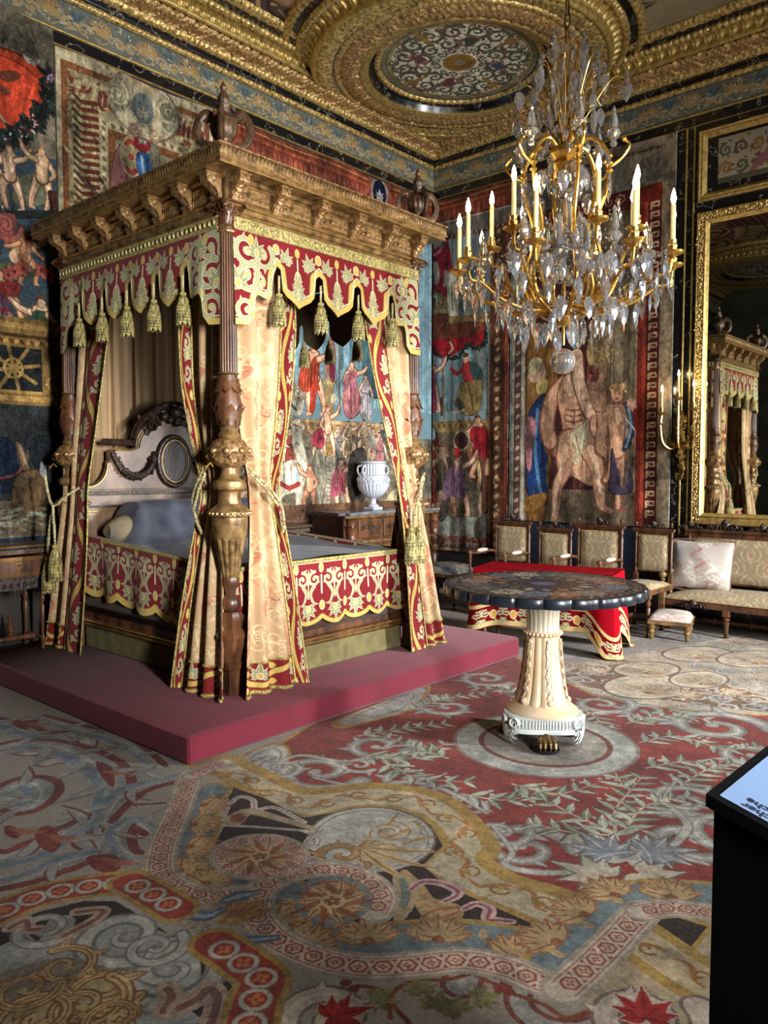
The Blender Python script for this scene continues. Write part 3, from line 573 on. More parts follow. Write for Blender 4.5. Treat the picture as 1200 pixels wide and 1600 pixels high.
M_floor = mat('oak_parquet', (92, 62, 36), (60, 38, 22), .35, ns=6, stretch=(1, 8, 1), bump=.1)
M_white = mat('ceiling_plaster', (150, 140, 118), (110, 96, 76), .8)
RX, RY, CZ = 8.8, -10.4, 5.56
# floor of oak boards; the boards in view are separate planks
struct(MB().box(-.2, RX+.2, RY-.2, .2, -.12, -.012).build('floor', M_floor, smooth=False))
fl = bpy.data.objects['floor']
for i in range(14):
    MB().box(.02+i*.155, .17+i*.155, -3.4, -.05, -.03, -.004, .002).build('floor_board', M_floor, fl, False)
cp = MB(); n = 60
gx, gy = np.meshgrid(np.linspace(0, 8.7, n), np.linspace(-9.6, .05, n), indexing='ij')
cp.grid(np.stack([gx, gy, 0*gx-.0], -1), np.stack([gx/8.7, (gy+9.6)/9.65], -1))
cp2 = MB().box(.0, 8.7, -9.6, .05-.06, -.011, -.0015)
crp = thing('carpet', 'large woven carpet with red field, laurel leaves and shell scroll borders covering the floor', 'carpet', (0, 0, .0))
cp.build('carpet_pile', M_carpet, crp); cp2.build('carpet_backing', mat('jute_backing', (90, 74, 54), rough=.95), crp, False)
# walls
struct(MB().box(-.25, 0, RY, .25, 0, 5.8).build('wall_left', M_wall, smooth=False))
struct(MB().box(-.25, RX, 0, .25, 0, 5.8).build('wall_back', M_wall, smooth=False))
struct(MB().box(-.25, RX+.25, RY-.25, RY, 0, 5.8).build('wall_front', mat('front_wall_panelling', (96, 96, 82), (72, 70, 58), .7, ns=2), smooth=False))
wr = MB()
ys = [(-7.85, -6.25), (-5.15, -3.55), (-2.55, -.95)]
prev = RY
for a, b in ys: wr.box(RX, RX+.3, prev, a, 0, 5.8); wr.box(RX, RX+.3, a, b, 0, .5); wr.box(RX, RX+.3, a, b, 4.2, 5.8); prev = b
wr.box(RX, RX+.3, prev, .25, 0, 5.8)
struct(wr.build('wall_right', mat('right_wall_panelling', (90, 74, 50), (50, 40, 30), .7, ns=2), smooth=False))
for i, (a, b) in enumerate(ys):
    w = MB(); w.box(RX+.1, RX+.16, a, a+.07, .5, 4.2); w.box(RX+.1, RX+.16, b-.07, b, .5, 4.2); w.box(RX+.1, RX+.16, (a+b)/2-.04, (a+b)/2+.04, .5, 4.2)
    for z in (.5, 1.6, 2.7, 3.6, 4.14): w.box(RX+.1, RX+.16, a, b, z, z+.06)
    struct(w.build('window_%d' % (i+1), mat('window_paint', (200, 195, 180)), smooth=False))
struct(MB().box(-.25, RX+.3, RY-.25, .25, 5.62, 5.85).build('ceiling', M_white, smooth=False))
# ---------------------------------------------------------------- tapestries
pl = lambda x, y: onx(x, y)[1:]
pb = lambda x, y: (lambda q: np.array([q[0], q[2]]))(ony(x, y))
class TP(PC):
    def __init__(s, *a): super().__init__(*a); s.grain(.2, 1.6, 3)
    def rect(s, a, b, c_, d, col): s.fill([(a, c_), (b, c_), (b, d), (a, d)], col)
    def F(s, x, y, h, flip=1, rot=0., **k):
        a = s.proj(x, y); b = s.proj(x, y-h); z = abs(b[1]-a[1]); m_person(View(s, a[0], a[1], rot, z*flip, -z), **k)
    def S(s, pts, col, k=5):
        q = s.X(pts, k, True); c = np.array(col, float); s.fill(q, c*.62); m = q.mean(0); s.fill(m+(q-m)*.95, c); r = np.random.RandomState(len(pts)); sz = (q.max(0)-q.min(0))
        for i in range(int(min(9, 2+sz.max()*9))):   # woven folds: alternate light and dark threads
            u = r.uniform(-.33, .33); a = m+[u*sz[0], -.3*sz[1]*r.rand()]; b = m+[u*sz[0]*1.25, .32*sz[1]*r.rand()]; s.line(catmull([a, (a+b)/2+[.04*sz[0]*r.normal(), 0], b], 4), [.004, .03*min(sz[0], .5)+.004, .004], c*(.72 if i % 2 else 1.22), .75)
    def L(s, pts, w, col, k=5): s.line(s.X(pts, k), w, col)
    def folds(s, u0, u1, v0, v1, cols, seed=1, n=40, w=.03):
        r = np.random.RandomState(seed)
        for i in range(n):
            u = u0+(u1-u0)*(i+.5)/n; c0 = cols[r.randint(len(cols))]; s.line([(u+r.uniform(-.01, .01), v0), (u, (v0+v1)/2), (u+r.uniform(-.01, .01), v1)], w*r.uniform(.4, 1.3), c0, .7)
    def foliage(s, u0, u1, v0, v1, n, cols, seed=2, sz=.05):
        r = np.random.RandomState(seed)
        for i in range(n):
            v = View(s, r.uniform(u0, u1), r.uniform(v0, v1), r.uniform(0, TAU), 1, 1); m_leaf(v, r.uniform(.5, 1)*sz, sz*.3, cols[r.randint(len(cols))])
    def rope(s, u, v0, v1, w, c1, c2, horiz=False):
        n = max(int(abs(v1-v0)/(w*.8)), 1)
        for i in range(n):
            t = v0+(v1-v0)*(i+.5)/n; p = (t, u) if horiz else (u, t)
            s.ell(p[0], p[1], w*.46, w*.3, c1 if i % 2 else c2, .7 if i % 2 else -.7)
def spears(c, x, y, n, L, seed, base=(0, 0)):
    r = np.random.RandomState(seed)
    for i in range(n):
        a = PI/2+r.uniform(-.9, .9)+base[0]; v = View(c, x+r.uniform(-.05, .05), y, 0, 1, 1); p = (L*r.uniform(.6, 1)*math.cos(a), L*r.uniform(.6, 1)*math.sin(a))
        v.line([(0, 0), p], .014, (70, 56, 44)); m_leaf(View(v, p[0], p[1], a, 1, 1), .09, .035, (52, 40, 34))
SK = (176, 142, 112)
def tap_painted():
    c = TP(-7.4, -4.83, .93, 4.9, 220, (52, 66, 76), pl); S, L, F = c.S, c.L, c.F
    c.rect(-7.4, -4.83, 3.9, 4.9, (104, 96, 80)); c.foliage(-7.3, -4.83, 4.2, 4.9, 200, ((112, 104, 88), (92, 88, 76)), 1, .2)
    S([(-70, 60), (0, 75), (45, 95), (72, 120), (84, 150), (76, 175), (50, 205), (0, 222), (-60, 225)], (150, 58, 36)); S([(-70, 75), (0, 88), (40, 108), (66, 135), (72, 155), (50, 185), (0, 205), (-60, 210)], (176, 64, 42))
    S([(-10, 115), (18, 112), (30, 122), (8, 130)], (84, 46, 34)); S([(-8, 134), (6, 136), (14, 146), (4, 150)], (112, 62, 44)); F(-2, 205, 62, skin=(150, 108, 80), pose=2, rot=.4)
    S([(32, 85), (42, 92), (60, 96), (56, 102), (40, 100)], (176, 170, 156)); S([(44, 96), (58, 94), (50, 106)], (120, 112, 100))
    r = np.random.RandomState(2)
    for x, y in along(catmull([(-40, 232), (0, 218), (30, 208), (55, 188), (70, 165), (78, 145), (74, 122)], 8), 1.2)[0] and [(p[0], p[1]) for p in along(catmull([(-40, 232), (0, 218), (30, 208), (55, 188), (70, 165), (78, 145), (74, 122)], 8), 1.1)[0]]:
        q = c.proj(x+r.uniform(-5, 5), y+r.uniform(-5, 5)); m_leaf(View(c, q[0], q[1], r.uniform(0, 6), 1, 1), .1, .05, ((30, 38, 34), (40, 50, 46), (26, 30, 30))[r.randint(3)])
        if r.rand() < .35: q = c.proj(x+r.uniform(-6, 6), y+r.uniform(-5, 5)); m_flower(View(c, q[0], q[1], 0, .035, .035), ((170, 130, 130), (176, 172, 160), (140, 60, 60), (150, 140, 170))[r.randint(4)], (90, 40, 40), 5)
    c.folds(-7.3, -4.9, 3.1, 3.7, ((52, 66, 78), (60, 76, 88), (44, 56, 66)), 3, 30, .08)
    S([(20, 290), (30, 275), (55, 272), (70, 285), (70, 320), (20, 320)], (92, 96, 76)); S([(-40, 300), (0, 270), (10, 290), (10, 320), (-40, 330)], (92, 96, 76))
    F(14, 328, 100, skin=(186, 156, 128), pose=1, flip=-1); F(64, 330, 98, skin=(180, 150, 118), pose=1, flip=1, hair=(130, 96, 60)); S([(72, 300), (88, 305), (94, 330), (80, 335)], (60, 36, 32))
    S([(-30, 332), (90, 330), (86, 340), (-30, 344)], (36, 40, 38)); S([(-8, 336), (22, 337), (20, 368), (8, 372), (-8, 370)], (112, 62, 58)); m_scroll(c.V(6, 353, .12), (136, 80, 70), (90, 44, 44))
    c.foliage(-7.3, -4.9, 1.0, 4.0, 120, ((60, 74, 70), (84, 88, 66), (50, 62, 66)), 9, .06)
    L([(60, 376), (38, 385), (22, 402)], .1, SK); F(38, 446, 82, skin=(170, 122, 88), pose=3, hair=(120, 80, 50))
    L([(-10, 425), (10, 415), (40, 430), (70, 418), (84, 424)], .05, (64, 70, 50)); L([(12, 440), (30, 480), (50, 505), (90, 500)], .014, (120, 110, 80))
    for x, y in ((20, 425), (34, 420), (62, 423), (74, 430), (10, 430)): m_flower(View(c, *c.proj(x, y), 0, .06, .06), (150, 76, 66), (90, 40, 40), 5)
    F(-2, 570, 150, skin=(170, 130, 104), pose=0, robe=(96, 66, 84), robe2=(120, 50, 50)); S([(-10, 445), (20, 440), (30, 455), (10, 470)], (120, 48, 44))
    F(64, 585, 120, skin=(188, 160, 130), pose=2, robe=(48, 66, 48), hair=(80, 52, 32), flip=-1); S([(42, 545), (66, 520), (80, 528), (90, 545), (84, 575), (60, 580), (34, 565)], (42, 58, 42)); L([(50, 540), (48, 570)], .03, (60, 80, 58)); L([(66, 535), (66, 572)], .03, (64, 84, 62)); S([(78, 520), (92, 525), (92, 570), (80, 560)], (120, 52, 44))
    # gilt architecture
    a, b = c.proj(0, 590)[1], c.proj(0, 668)[1]; z0, z1 = 2.03, 2.62
    c.rect(-7.4, -4.83, z0-.05, z1+.02, (106, 84, 48)); c.rect(-7.4, -4.83, z1-.06, z1-.02, (134, 108, 62)); c.rect(-7.4, -4.83, z1-.13, z1-.1, (60, 44, 26)); c.rope(z1-.16, -7.4, -4.83, .05, (140, 112, 66), (70, 50, 30), True); c.rect(-7.4, -4.83, z0-.02, z0+.02, (140, 112, 66))
    for i in range(4):
        u = -5.22-i*.6; c.rect(u-.2, u+.24, z0+.06, z1-.2, (28, 30, 30)); v = View(c, u+.02, (z0+z1-.14)/2, 0, 1, 1)
        for k in range(8): q = k*TAU/8+.2; v.line([(0, 0), (.2*math.cos(q), .18*math.sin(q))], .028, (120, 96, 54))
        v.ring(0, 0, .07, .02, (134, 108, 62)); c.rect(u-.2, u+.24, z0+.04, z0+.06, (134, 108, 62)); m_scroll(View(c, u+.34, z0+.12, PI/2, .07, .07), (140, 112, 66), (70, 50, 30)); m_scroll(View(c, u+.34, z0+.3, -PI/2, .07, .07), (140, 112, 66), (70, 50, 30))
    c.rect(-7.4, -4.83, 1.1, 1.98, (40, 42, 44)); c.rect(-7.4, -4.83, .93, 1.25, (84, 74, 60)); c.rect(-7.4, -4.83, .93, .97, (34, 44, 66)); c.rect(-7.4, -4.83, .97, .985, (96, 88, 72))
    S([(-40, 690), (10, 685), (24, 720), (26, 760), (-40, 770)], (24, 34, 50)); L([(-10, 748), (20, 742), (34, 728)], .02, (110, 60, 56)); S([(22, 688), (34, 700), (42, 725), (44, 738), (34, 734), (26, 712)], (96, 78, 58)); L([(28, 695), (38, 725)], .02, (136, 116, 90)); S([(44, 690), (70, 680), (84, 700), (74, 735), (52, 732)], (30, 34, 38)); S([(30, 738), (60, 735), (70, 770), (60, 800), (20, 800), (16, 760)], (96, 76, 54)); S([(62, 720), (70, 735), (68, 748), (60, 738)], (150, 156, 160))
    for i in range(60): q = c.proj(r.uniform(-30, 80), r.uniform(790, 830)); m_leaf(View(c, q[0], q[1], r.uniform(-.4, .4), 1, 1), .14, .03, ((110, 100, 80), (70, 60, 48), (120, 124, 110))[i % 3])
    c.speck(6, 1, 7); c.speck(5, 3, 8); return c
def tap_arms():
    c = TP(-4.82, -3.34, .93, 4.77, 220, (112, 100, 78), pl); S, L = c.S, c.L; u0, u1, v1 = -4.82, -3.34, 4.77
    c.rect(u0, u1, .93, v1, (150, 140, 112)); c.rect(u0+.04, u1-.04, .93, v1-.08, (104, 66, 40)); c.rect(u0+.09, u1-.09, .93, v1-.13, (124, 112, 84))
    c.foliage(u0+.1, u0+.34, .95, v1-.15, 420, ((150, 140, 104), (96, 82, 56), (120, 106, 74)), 3, .09); c.foliage(u0+.1, u1-.1, v1-.4, v1-.15, 260, ((150, 140, 104), (96, 50, 38), (120, 106, 74)), 4, .09); c.foliage(u1-.32, u1-.1, .95, v1-.15, 420, ((150, 140, 104), (110, 60, 50), (120, 106, 74)), 5, .09)
    for i in range(60): z = v1-.35-i*.06; c.line([(u0+.22, z), (u0+.34, z+.02)], .035, (74, 38, 28)); c.line([(u0+.2, z), (u0+.14, z+.04)], .02, (60, 40, 26))
    for i in range(22): u = u0+.36+i*.05; c.line([(u, v1-.32), (u+.01, v1-.24)], .035, (84, 44, 34))
    c.rect(u0+.36, u1-.32, .93, v1-.42, (132, 122, 96)); c.rope(u0+.395, .93, v1-.44, .05, (150, 140, 110), (84, 70, 50)); c.rope(v1-.455, u0+.38, u1-.34, .05, (150, 140, 110), (84, 70, 50), True)
    c.rect(u0+.43, u1-.36, .93, v1-.49, (96, 60, 38)); c.rect(u0+.5, u1-.42, .93, v1-.56, (120, 112, 90)); c.foliage(u0+.52, u1-.44, 3.0, v1-.6, 140, ((128, 120, 98), (112, 104, 82)), 6, .14)
    spears(c, -4.05, 3.35, 16, .75, 4); spears(c, -3.78, 3.45, 12, .5, 8, (-.5,))
    S([(172, 260), (184, 226), (200, 240), (208, 290), (190, 310), (172, 308)], (104, 68, 66)); S([(180, 300), (210, 280), (236, 270), (240, 330), (180, 340)], (84, 64, 60))
    # shield, helmet with red plume, blue cuirass
    v = c.V(202, 247, .36); v.ell(0, 0, .3, .48, (130, 116, 90)); v.ell(0, 0, .24, .41, (122, 50, 40)); m_flower(v, (140, 124, 92), (122, 50, 40), 8, .3)
    S([(206, 203), (214, 196), (226, 200), (234, 212), (232, 230), (222, 240), (210, 232), (205, 216)], (110, 28, 34)); S([(214, 214), (222, 212), (226, 224), (220, 232), (214, 226)], (120, 112, 96)); S([(216, 226), (224, 228), (222, 238), (216, 240)], (110, 28, 34))
    S([(211, 240), (230, 242), (236, 262), (232, 280), (218, 282), (210, 262)], (40, 66, 100)); L([(218, 246), (222, 274)], .03, (100, 124, 140)); L([(228, 248), (228, 272)], .02, (24, 40, 66)); S([(232, 225), (244, 232), (247, 262), (236, 275), (232, 250)], (84, 80, 64))
    # crest cartouche
    v = c.V(220, 168, .42); v.ell(.05, 0, .82, .66, (84, 74, 56)); v.ell(.02, 0, .78, .62, (142, 132, 106)); v.ell(-.55, -.02, .22, .3, (116, 112, 88)); v.ell(.6, .02, .22, .3, (110, 108, 88))
    for sx, sg in ((-.55, 1), (.58, -1)): m_scroll(View(v, sx, -.05, -PI/2, .26, .26), (150, 140, 112), (80, 76, 60), sgn=sg)
    v.ell(0, .04, .3, .36, (132, 122, 98)); v.ell(0, .04, .25, .3, (80, 86, 84)); m_palm(View(v, 0, .2, 0, .24, .24), (140, 136, 112), (60, 66, 66)); v.fill([(-.28, -.42), (-.3, -.68), (-.14, -.58), (0, -.76), (.14, -.58), (.3, -.68), (.28, -.42)], (120, 58, 54)); v.line([(-.28, -.44), (.28, -.44)], .08, (150, 130, 96))
    m_scroll(View(v, -.2, .5, 0, .14, .14), (120, 100, 80), (84, 54, 44)); m_scroll(View(v, .25, .48, 0, .14, .14), (120, 100, 80), (84, 54, 44))
    c.speck(6, 1, 3); c.speck(5, 3, 2); return c
LET = {'Z': [(0, 0), (1, 0), (0, 1), (1, 1)], 'E': [[(0, 0), (0, 1)], [(0, 0), (1, 0)], [(0, .5), (.8, .5)], [(0, 1), (1, 1)]], 'N': [(0, 1), (0, 0), (1, 1), (1, 0)], 'V': [(0, 0), (.5, 1), (1, 0)], 'S': [(1, 0), (0, .1), (0, .45), (1, .55), (1, .9), (0, 1)], 'D': [(0, 0), (0, 1), (.8, .9), (1, .5), (.8, .1), (0, 0)], 'B': [(0, 0), (0, 1), (.9, .9), (.9, .55), (0, .5), (.8, .4), (.8, .1), (0, 0)], '2': [(0, .1), (.8, 0), (1, .3), (0, 1), (1, 1)], 'O': [(.5, 0), (1, .5), (.5, 1), (0, .5), (.5, 0)], 'R': [(0, 1), (0, 0), (.9, .1), (.9, .45), (0, .5), (1, 1)], 'I': [(.5, 0), (.5, 1)], 'U': [(0, 0), (0, .8), (.5, 1), (1, .8), (1, 0)]}
def write(v, txt, col, w=.16):
    for i, ch in enumerate(txt):
        q = LET.get(ch)
        if not q: continue
        for st in (q if isinstance(q[0], list) else [q]): v.line([(i*1.35+a, b) for a, b in st], w, col)
def border_top(c, u0, u1, v1, seed, lets=True):
    """red and cream upper border with lettering and acanthus"""
    c.rect(u0, u1, v1-.5, v1, (104, 50, 34)); c.rect(u0, u1, v1-.05, v1-.035, (150, 110, 70)); c.rect(u0, u1, v1-.12, v1-.09, (140, 70, 46))
    r = np.random.RandomState(seed); n = int((u1-u0)/.07)
    for i in range(n): m_leaf(View(c, u0+.035+i*.07, v1-.27, PI/2, 1, 1), .15, .05, (140, 76, 60), (90, 34, 28))
    c.rect(u0, u1, v1-.46, v1-.27, (100, 92, 84)); c.rect(u0, u1, v1-.29, v1-.275, (160, 150, 130)); c.rope(v1-.475, u0, u1, .045, (150, 142, 124), (90, 60, 50), True)
    if lets: write(View(c, u0+.15, v1-.305, 0, .1, -.12), ('ZENEZVESEDEB  ' if u0 < -1 else '   ')*3, (176, 168, 150), .2)
def tap_triumph():
    c = TP(-3.33, -.07, .93, 4.77, 220, (104, 132, 140), pl); S, L, F = c.S, c.L, c.F; u0, u1, v1 = -3.33, -.07, 4.77
    c.folds(u0, u1, 2.2, 4.4, ((128, 158, 166), (112, 142, 152), (144, 170, 174)), 2, 70, .05)
    border_top(c, u0, u1, v1, 3)
    # crest medallion in the border
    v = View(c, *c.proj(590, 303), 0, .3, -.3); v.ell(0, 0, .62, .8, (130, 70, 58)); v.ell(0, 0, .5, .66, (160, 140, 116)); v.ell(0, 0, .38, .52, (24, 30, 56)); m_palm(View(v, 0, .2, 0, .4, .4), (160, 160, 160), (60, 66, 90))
    for k in range(10): v.ell(.62*math.cos(k*TAU/10), .82*math.sin(k*TAU/10), .13, None, (140, 76, 64))
    # ledge and the figures standing on it
    c.folds(-1.9, -.6, 2.6, 3.9, ((62, 92, 98), (50, 76, 82)), 5, 8, .06)
    S([(560, 540), (566, 500), (595, 520), (620, 600), (575, 620)], (58, 86, 90))
    L([(456, 560), (456, 645)], .03, (120, 110, 90)); L([(475, 540), (476, 650)], .03, (120, 110, 90)); L([(527, 520), (528, 650)], .025, (112, 104, 84)); S([(503, 595), (520, 595), (519, 648), (504, 648)], (136, 116, 78), 1); S([(500, 592), (523, 592), (522, 600), (501, 600)], (156, 136, 96), 1)
    S([(510, 535), (518, 530), (522, 560), (520, 594), (514, 594), (506, 560)], (140, 54, 76)); L([(506, 560), (508, 592)], .07, SK)
    F(487, 648, 112, skin=(196, 150, 120), pose=1, flip=-1, robe=(150, 60, 40)); L([(488, 600), (484, 640)], .08, (150, 52, 36)); S([(446, 620), (466, 608), (472, 630), (468, 648), (450, 648)], (176, 170, 150)); L([(450, 628), (460, 640)], .03, (80, 74, 60)); m_scroll(c.V(462, 612, .09), (150, 130, 100), (80, 66, 50))
    F(547, 650, 86, skin=(186, 150, 124), pose=2, robe=(160, 96, 100), robe2=(130, 66, 74)); S([(536, 590), (548, 585), (556, 610), (560, 640), (545, 655), (534, 640)], (164, 104, 106)); L([(545, 600), (546, 645)], .02, (110, 60, 66)); F(568, 655, 70, skin=(176, 150, 130), pose=0, robe=(170, 158, 160), robe2=(110, 90, 110))
    z = c.proj(500, 655)[1]; c.rect(-3.3, -1.0, z-.16, z, (134, 106, 72)); c.rect(-3.3, -1.0, z-.04, z-.01, (160, 134, 96)); c.rope(z-.1, -3.3, -1., .06, (150, 124, 88), (96, 72, 46), True)
    c.rect(u0, u1, .93, z-.16, (96, 88, 74)); c.foliage(u0, u1, 1., z-.18, 500, ((80, 74, 60), (120, 110, 92), (104, 84, 66), (64, 60, 50)), 9, .12)
    r = np.random.RandomState(8)
    for i in range(16): x = 446+r.uniform(0, 150); F(x, 745+r.uniform(-30, 10), 60, skin=(176, 150, 124), pose=r.randint(4), robe=((130, 60, 50), (96, 100, 96), (140, 120, 90), (150, 90, 90))[r.randint(4)])
    # elephant with its rider
    G = (150, 142, 122); GD = (104, 96, 80)
    S([(492, 700), (510, 694), (524, 706), (530, 740), (528, 800), (520, 800), (516, 770), (505, 760), (500, 800), (492, 800), (488, 760), (486, 720)], GD); S([(494, 702), (510, 697), (521, 708), (526, 742), (524, 795), (519, 768), (505, 758), (498, 795), (490, 760), (489, 722)], G)
    S([(490, 702), (499, 708), (502, 735), (497, 742), (490, 730)], (128, 120, 102)); L([(491, 708), (497, 735)], .02, (170, 162, 142)); L([(510, 715), (512, 750), (507, 775), (506, 790), (514, 795)], .13, GD); L([(510, 715), (512, 750), (507, 775), (506, 790), (514, 795)], .1, G)
    for q in range(11): y = 722+q*6.5; L([(507, y), (514, y+1)], .012, GD, 1)
    L([(516, 730), (520, 748)], .04, (176, 170, 150)); S([(504, 695), (516, 693), (517, 706), (510, 712), (504, 706)], (150, 120, 60))
    F(509, 712, 78, skin=(196, 154, 124), pose=1, flip=-1, hair=(150, 70, 70)); S([(484, 682), (498, 668), (504, 690), (498, 700), (485, 695)], (146, 56, 68)); S([(514, 618), (520, 614), (524, 622), (520, 630), (514, 628)], (170, 160, 130))
    # camel
    Wc = (176, 168, 146); WD = (112, 102, 84)
    for o, cc in ((.03, WD), (0, Wc)):
        L([(461, 664), (462, 690), (468, 715), (470, 735)], .13+o, cc); S([(452, 660), (460, 655), (472, 664), (472, 671), (462, 672), (454, 668)], cc); S([(428, 740), (440, 722), (456, 720), (470, 730), (474, 755), (462, 768), (440, 775), (430, 790), (422, 800), (424, 765)], cc)
        L([(466, 750), (466, 780), (465, 800)], .09+o, cc); L([(432, 770), (428, 800)], .1+o, cc)
    S([(436, 728), (452, 718), (464, 722), (466, 748), (452, 758), (438, 755)], (186, 178, 154)); L([(436, 755), (450, 762), (464, 756)], .05, (130, 50, 46)); L([(440, 730), (442, 752)], .015, WD); L([(452, 724), (454, 752)], .015, WD); L([(455, 662), (468, 668)], .015, (130, 60, 50)); L([(462, 722), (462, 748)], .03, (120, 150, 150))
    F(481, 800, 74, skin=(186, 128, 98), pose=1); F(531, 800, 84, skin=(170, 140, 116), pose=1, robe=(140, 70, 80), flip=-1); F(590, 745, 70, skin=(180, 150, 130), pose=0, robe=(170, 110, 110)); F(575, 720, 55, skin=(150, 130, 110), pose=3, robe=(110, 104, 90))
    S([(545, 710), (565, 700), (572, 740), (565, 780), (548, 785), (540, 750)], (60, 56, 50)); S([(600, 780), (620, 760), (660, 790), (650, 810), (600, 805)], (150, 140, 110))
    c.rect(u0, u1, .93, 1.12, (84, 60, 44)); c.speck(7, 1, 3); c.speck(5, 2, 2); return c
def tap_temple():
    c = TP(.03, 1.13, .48, 4.77, 220, (112, 130, 132), pb); S, L, F = c.S, c.L, c.F; u0, u1, v1 = .03, 1.13, 4.77
    c.folds(u0, u1-.2, 2.2, 4.4, ((112, 136, 142), (100, 122, 128), (124, 144, 146), (84, 84, 78)), 2, 26, .045)
    border_top(c, u0, u1, v1, 5)
    # red tent hanging and temple pediment
    S([(668, 375), (690, 365), (704, 380), (712, 470), (700, 480), (664, 450)], (116, 30, 38)); L([(662, 388), (676, 400), (690, 394), (700, 378)], .035, (150, 90, 100)); S([(676, 378), (690, 374), (700, 378), (690, 388), (674, 388)], (96, 104, 92)); S([(678, 412), (688, 412), (690, 440), (682, 446), (677, 430)], (140, 134, 120)); S([(696, 425), (702, 424), (702, 445), (696, 448)], (140, 120, 110))
    S([(654, 462), (672, 448), (704, 468), (704, 492), (672, 490), (654, 484)], (112, 92, 64), 1); S([(658, 463), (672, 452), (690, 464), (688, 478), (660, 474)], (156, 150, 132), 1); m_scroll(c.V(668, 466, .1), (90, 92, 76), (60, 60, 50)); m_scroll(c.V(680, 470, .1), (90, 92, 76), (60, 60, 50), sgn=-1)
    L([(655, 482), (672, 488), (703, 486)], .05, (140, 116, 80), 1); L([(655, 489), (672, 494), (703, 492)], .03, (80, 56, 40), 1)
    S([(655, 492), (672, 496), (702, 492), (700, 510), (688, 530), (656, 528)], (96, 52, 38)); m_scroll(c.V(670, 518, .12), (104, 58, 42), (70, 34, 26)); S([(702, 430), (716, 432), (720, 490), (704, 495)], (150, 144, 124)); L([(708, 445), (710, 485)], .02, (90, 84, 70)); S([(720, 460), (738, 460), (738, 498), (722, 500)], (110, 130, 132), 1); L([(719, 458), (740, 458)], .03, (140, 124, 96), 1); L([(736, 460), (736, 500)], .04, (134, 112, 76), 1)
    S([(702, 495), (745, 492), (770, 488), (772, 505), (745, 506), (703, 510)], (124, 92, 60), 1); S([(700, 508), (760, 504), (758, 522), (735, 530), (700, 535), (690, 528)], (96, 50, 36)); S([(672, 532), (700, 530), (740, 525), (760, 515), (758, 535), (745, 542), (728, 545), (700, 560), (682, 555)], (124, 26, 32))
    r = np.random.RandomState(4)
    for P in ([(672, 540), (690, 556), (712, 560), (728, 550), (736, 535)], [(736, 535), (748, 545), (760, 535), (762, 520)]):
        for x, y, a in along(catmull(P, 6), 1.3)[0]: q = c.proj(x, y); m_leaf(View(c, q[0], q[1], r.uniform(0, 6), 1, 1), .05, .03, (30, 36, 28))
    L([(706, 535), (710, 545), (704, 552)], .03, (160, 130, 100)); 
    # enthroned figure in a chariot
    S([(722, 600), (742, 592), (756, 594), (752, 640), (740, 650), (728, 648), (718, 640), (716, 620)], (120, 100, 62)); L([(735, 600), (742, 640)], .03, (84, 66, 40)); L([(728, 605), (724, 640)], .03, (150, 130, 84)); S([(726, 568), (738, 566), (744, 592), (728, 596)], (134, 40, 42)); L([(728, 576), (716, 584), (708, 576)], .05, (134, 40, 42)); S([(737, 566), (752, 572), (756, 590), (742, 592)], (44, 66, 62)); v = c.V(731, 560, .07); v.ell(0, 0, .6, .8, (160, 120, 92)); v.ell(0, -.5, .6, .4, (60, 40, 30)); m_fan(c.V(717, 640, .16, -.6), (70, 62, 50), (110, 96, 70), 9, 1, 2.2)
    c.ring(*c.proj(722, 650), .06, .018, (96, 76, 48)); c.ring(*c.proj(742, 650), .06, .018, (96, 76, 48)); L([(694, 622), (694, 648)], .04, (50, 44, 40)); L([(700, 640), (712, 645), (728, 640)], .03, (160, 150, 130)); L([(763, 560), (763, 655)], .025, (104, 84, 60)); L([(695, 560), (697, 655)], .02, (104, 84, 60))
    F(677, 645, 82, skin=(180, 140, 116), pose=1, robe=(150, 66, 80), flip=-1); S([(669, 600), (682, 595), (686, 640), (672, 642)], (146, 62, 78)); F(660, 620, 92, skin=(180, 150, 130), pose=0, robe=(150, 110, 110))
    z = c.proj(720, 662)[1]; c.rect(u0, u1-.15, z-.1, z+.04, (120, 96, 60)); c.rope(z-.02, u0, u1-.15, .05, (140, 116, 74), (80, 60, 36), True); c.rect(u0, u1-.15, .9, z-.1, (78, 70, 56)); c.foliage(u0, u1-.15, 1., z-.12, 300, ((60, 56, 46), (96, 86, 66), (84, 60, 46)), 3, .1)
    # soldiers and horseman
    S([(664, 680), (680, 670), (690, 690), (688, 730), (684, 790), (664, 790)], (96, 28, 30)); S([(664, 672), (680, 668), (684, 684), (672, 692), (664, 688)], (136, 160, 166)); L([(682, 700), (700, 706), (704, 724)], .05, (140, 124, 96)); S([(684, 740), (700, 735), (702, 800), (690, 815), (684, 800)], (64, 56, 48)); F(672, 800, 120, skin=(150, 120, 96), pose=0, robe=(110, 40, 40)); F(694, 805, 110, skin=(130, 106, 86), pose=3, robe=(70, 60, 50))
    S([(734, 690), (756, 686), (766, 710), (766, 790), (756, 800), (750, 760), (738, 745), (732, 720)], (78, 50, 36)); S([(736, 688), (745, 684), (748, 700), (744, 716), (736, 718), (734, 700)], (104, 72, 52)); L([(738, 692), (741, 712)], .03, (176, 160, 130)); L([(748, 720), (752, 745), (748, 770)], .05, (170, 150, 110)); L([(752, 770), (752, 810)], .05, (150, 130, 110)); F(748, 745, 95, skin=(180, 140, 110), pose=3, robe=(130, 30, 36), robe2=(120, 26, 30)); S([(738, 672), (750, 666), (762, 680), (766, 700), (752, 696), (740, 690)], (134, 30, 34)); c.ring(*c.proj(724, 688), .12, .03, (130, 112, 88)); c.ell(*c.proj(724, 688), .1, None, (60, 30, 28))
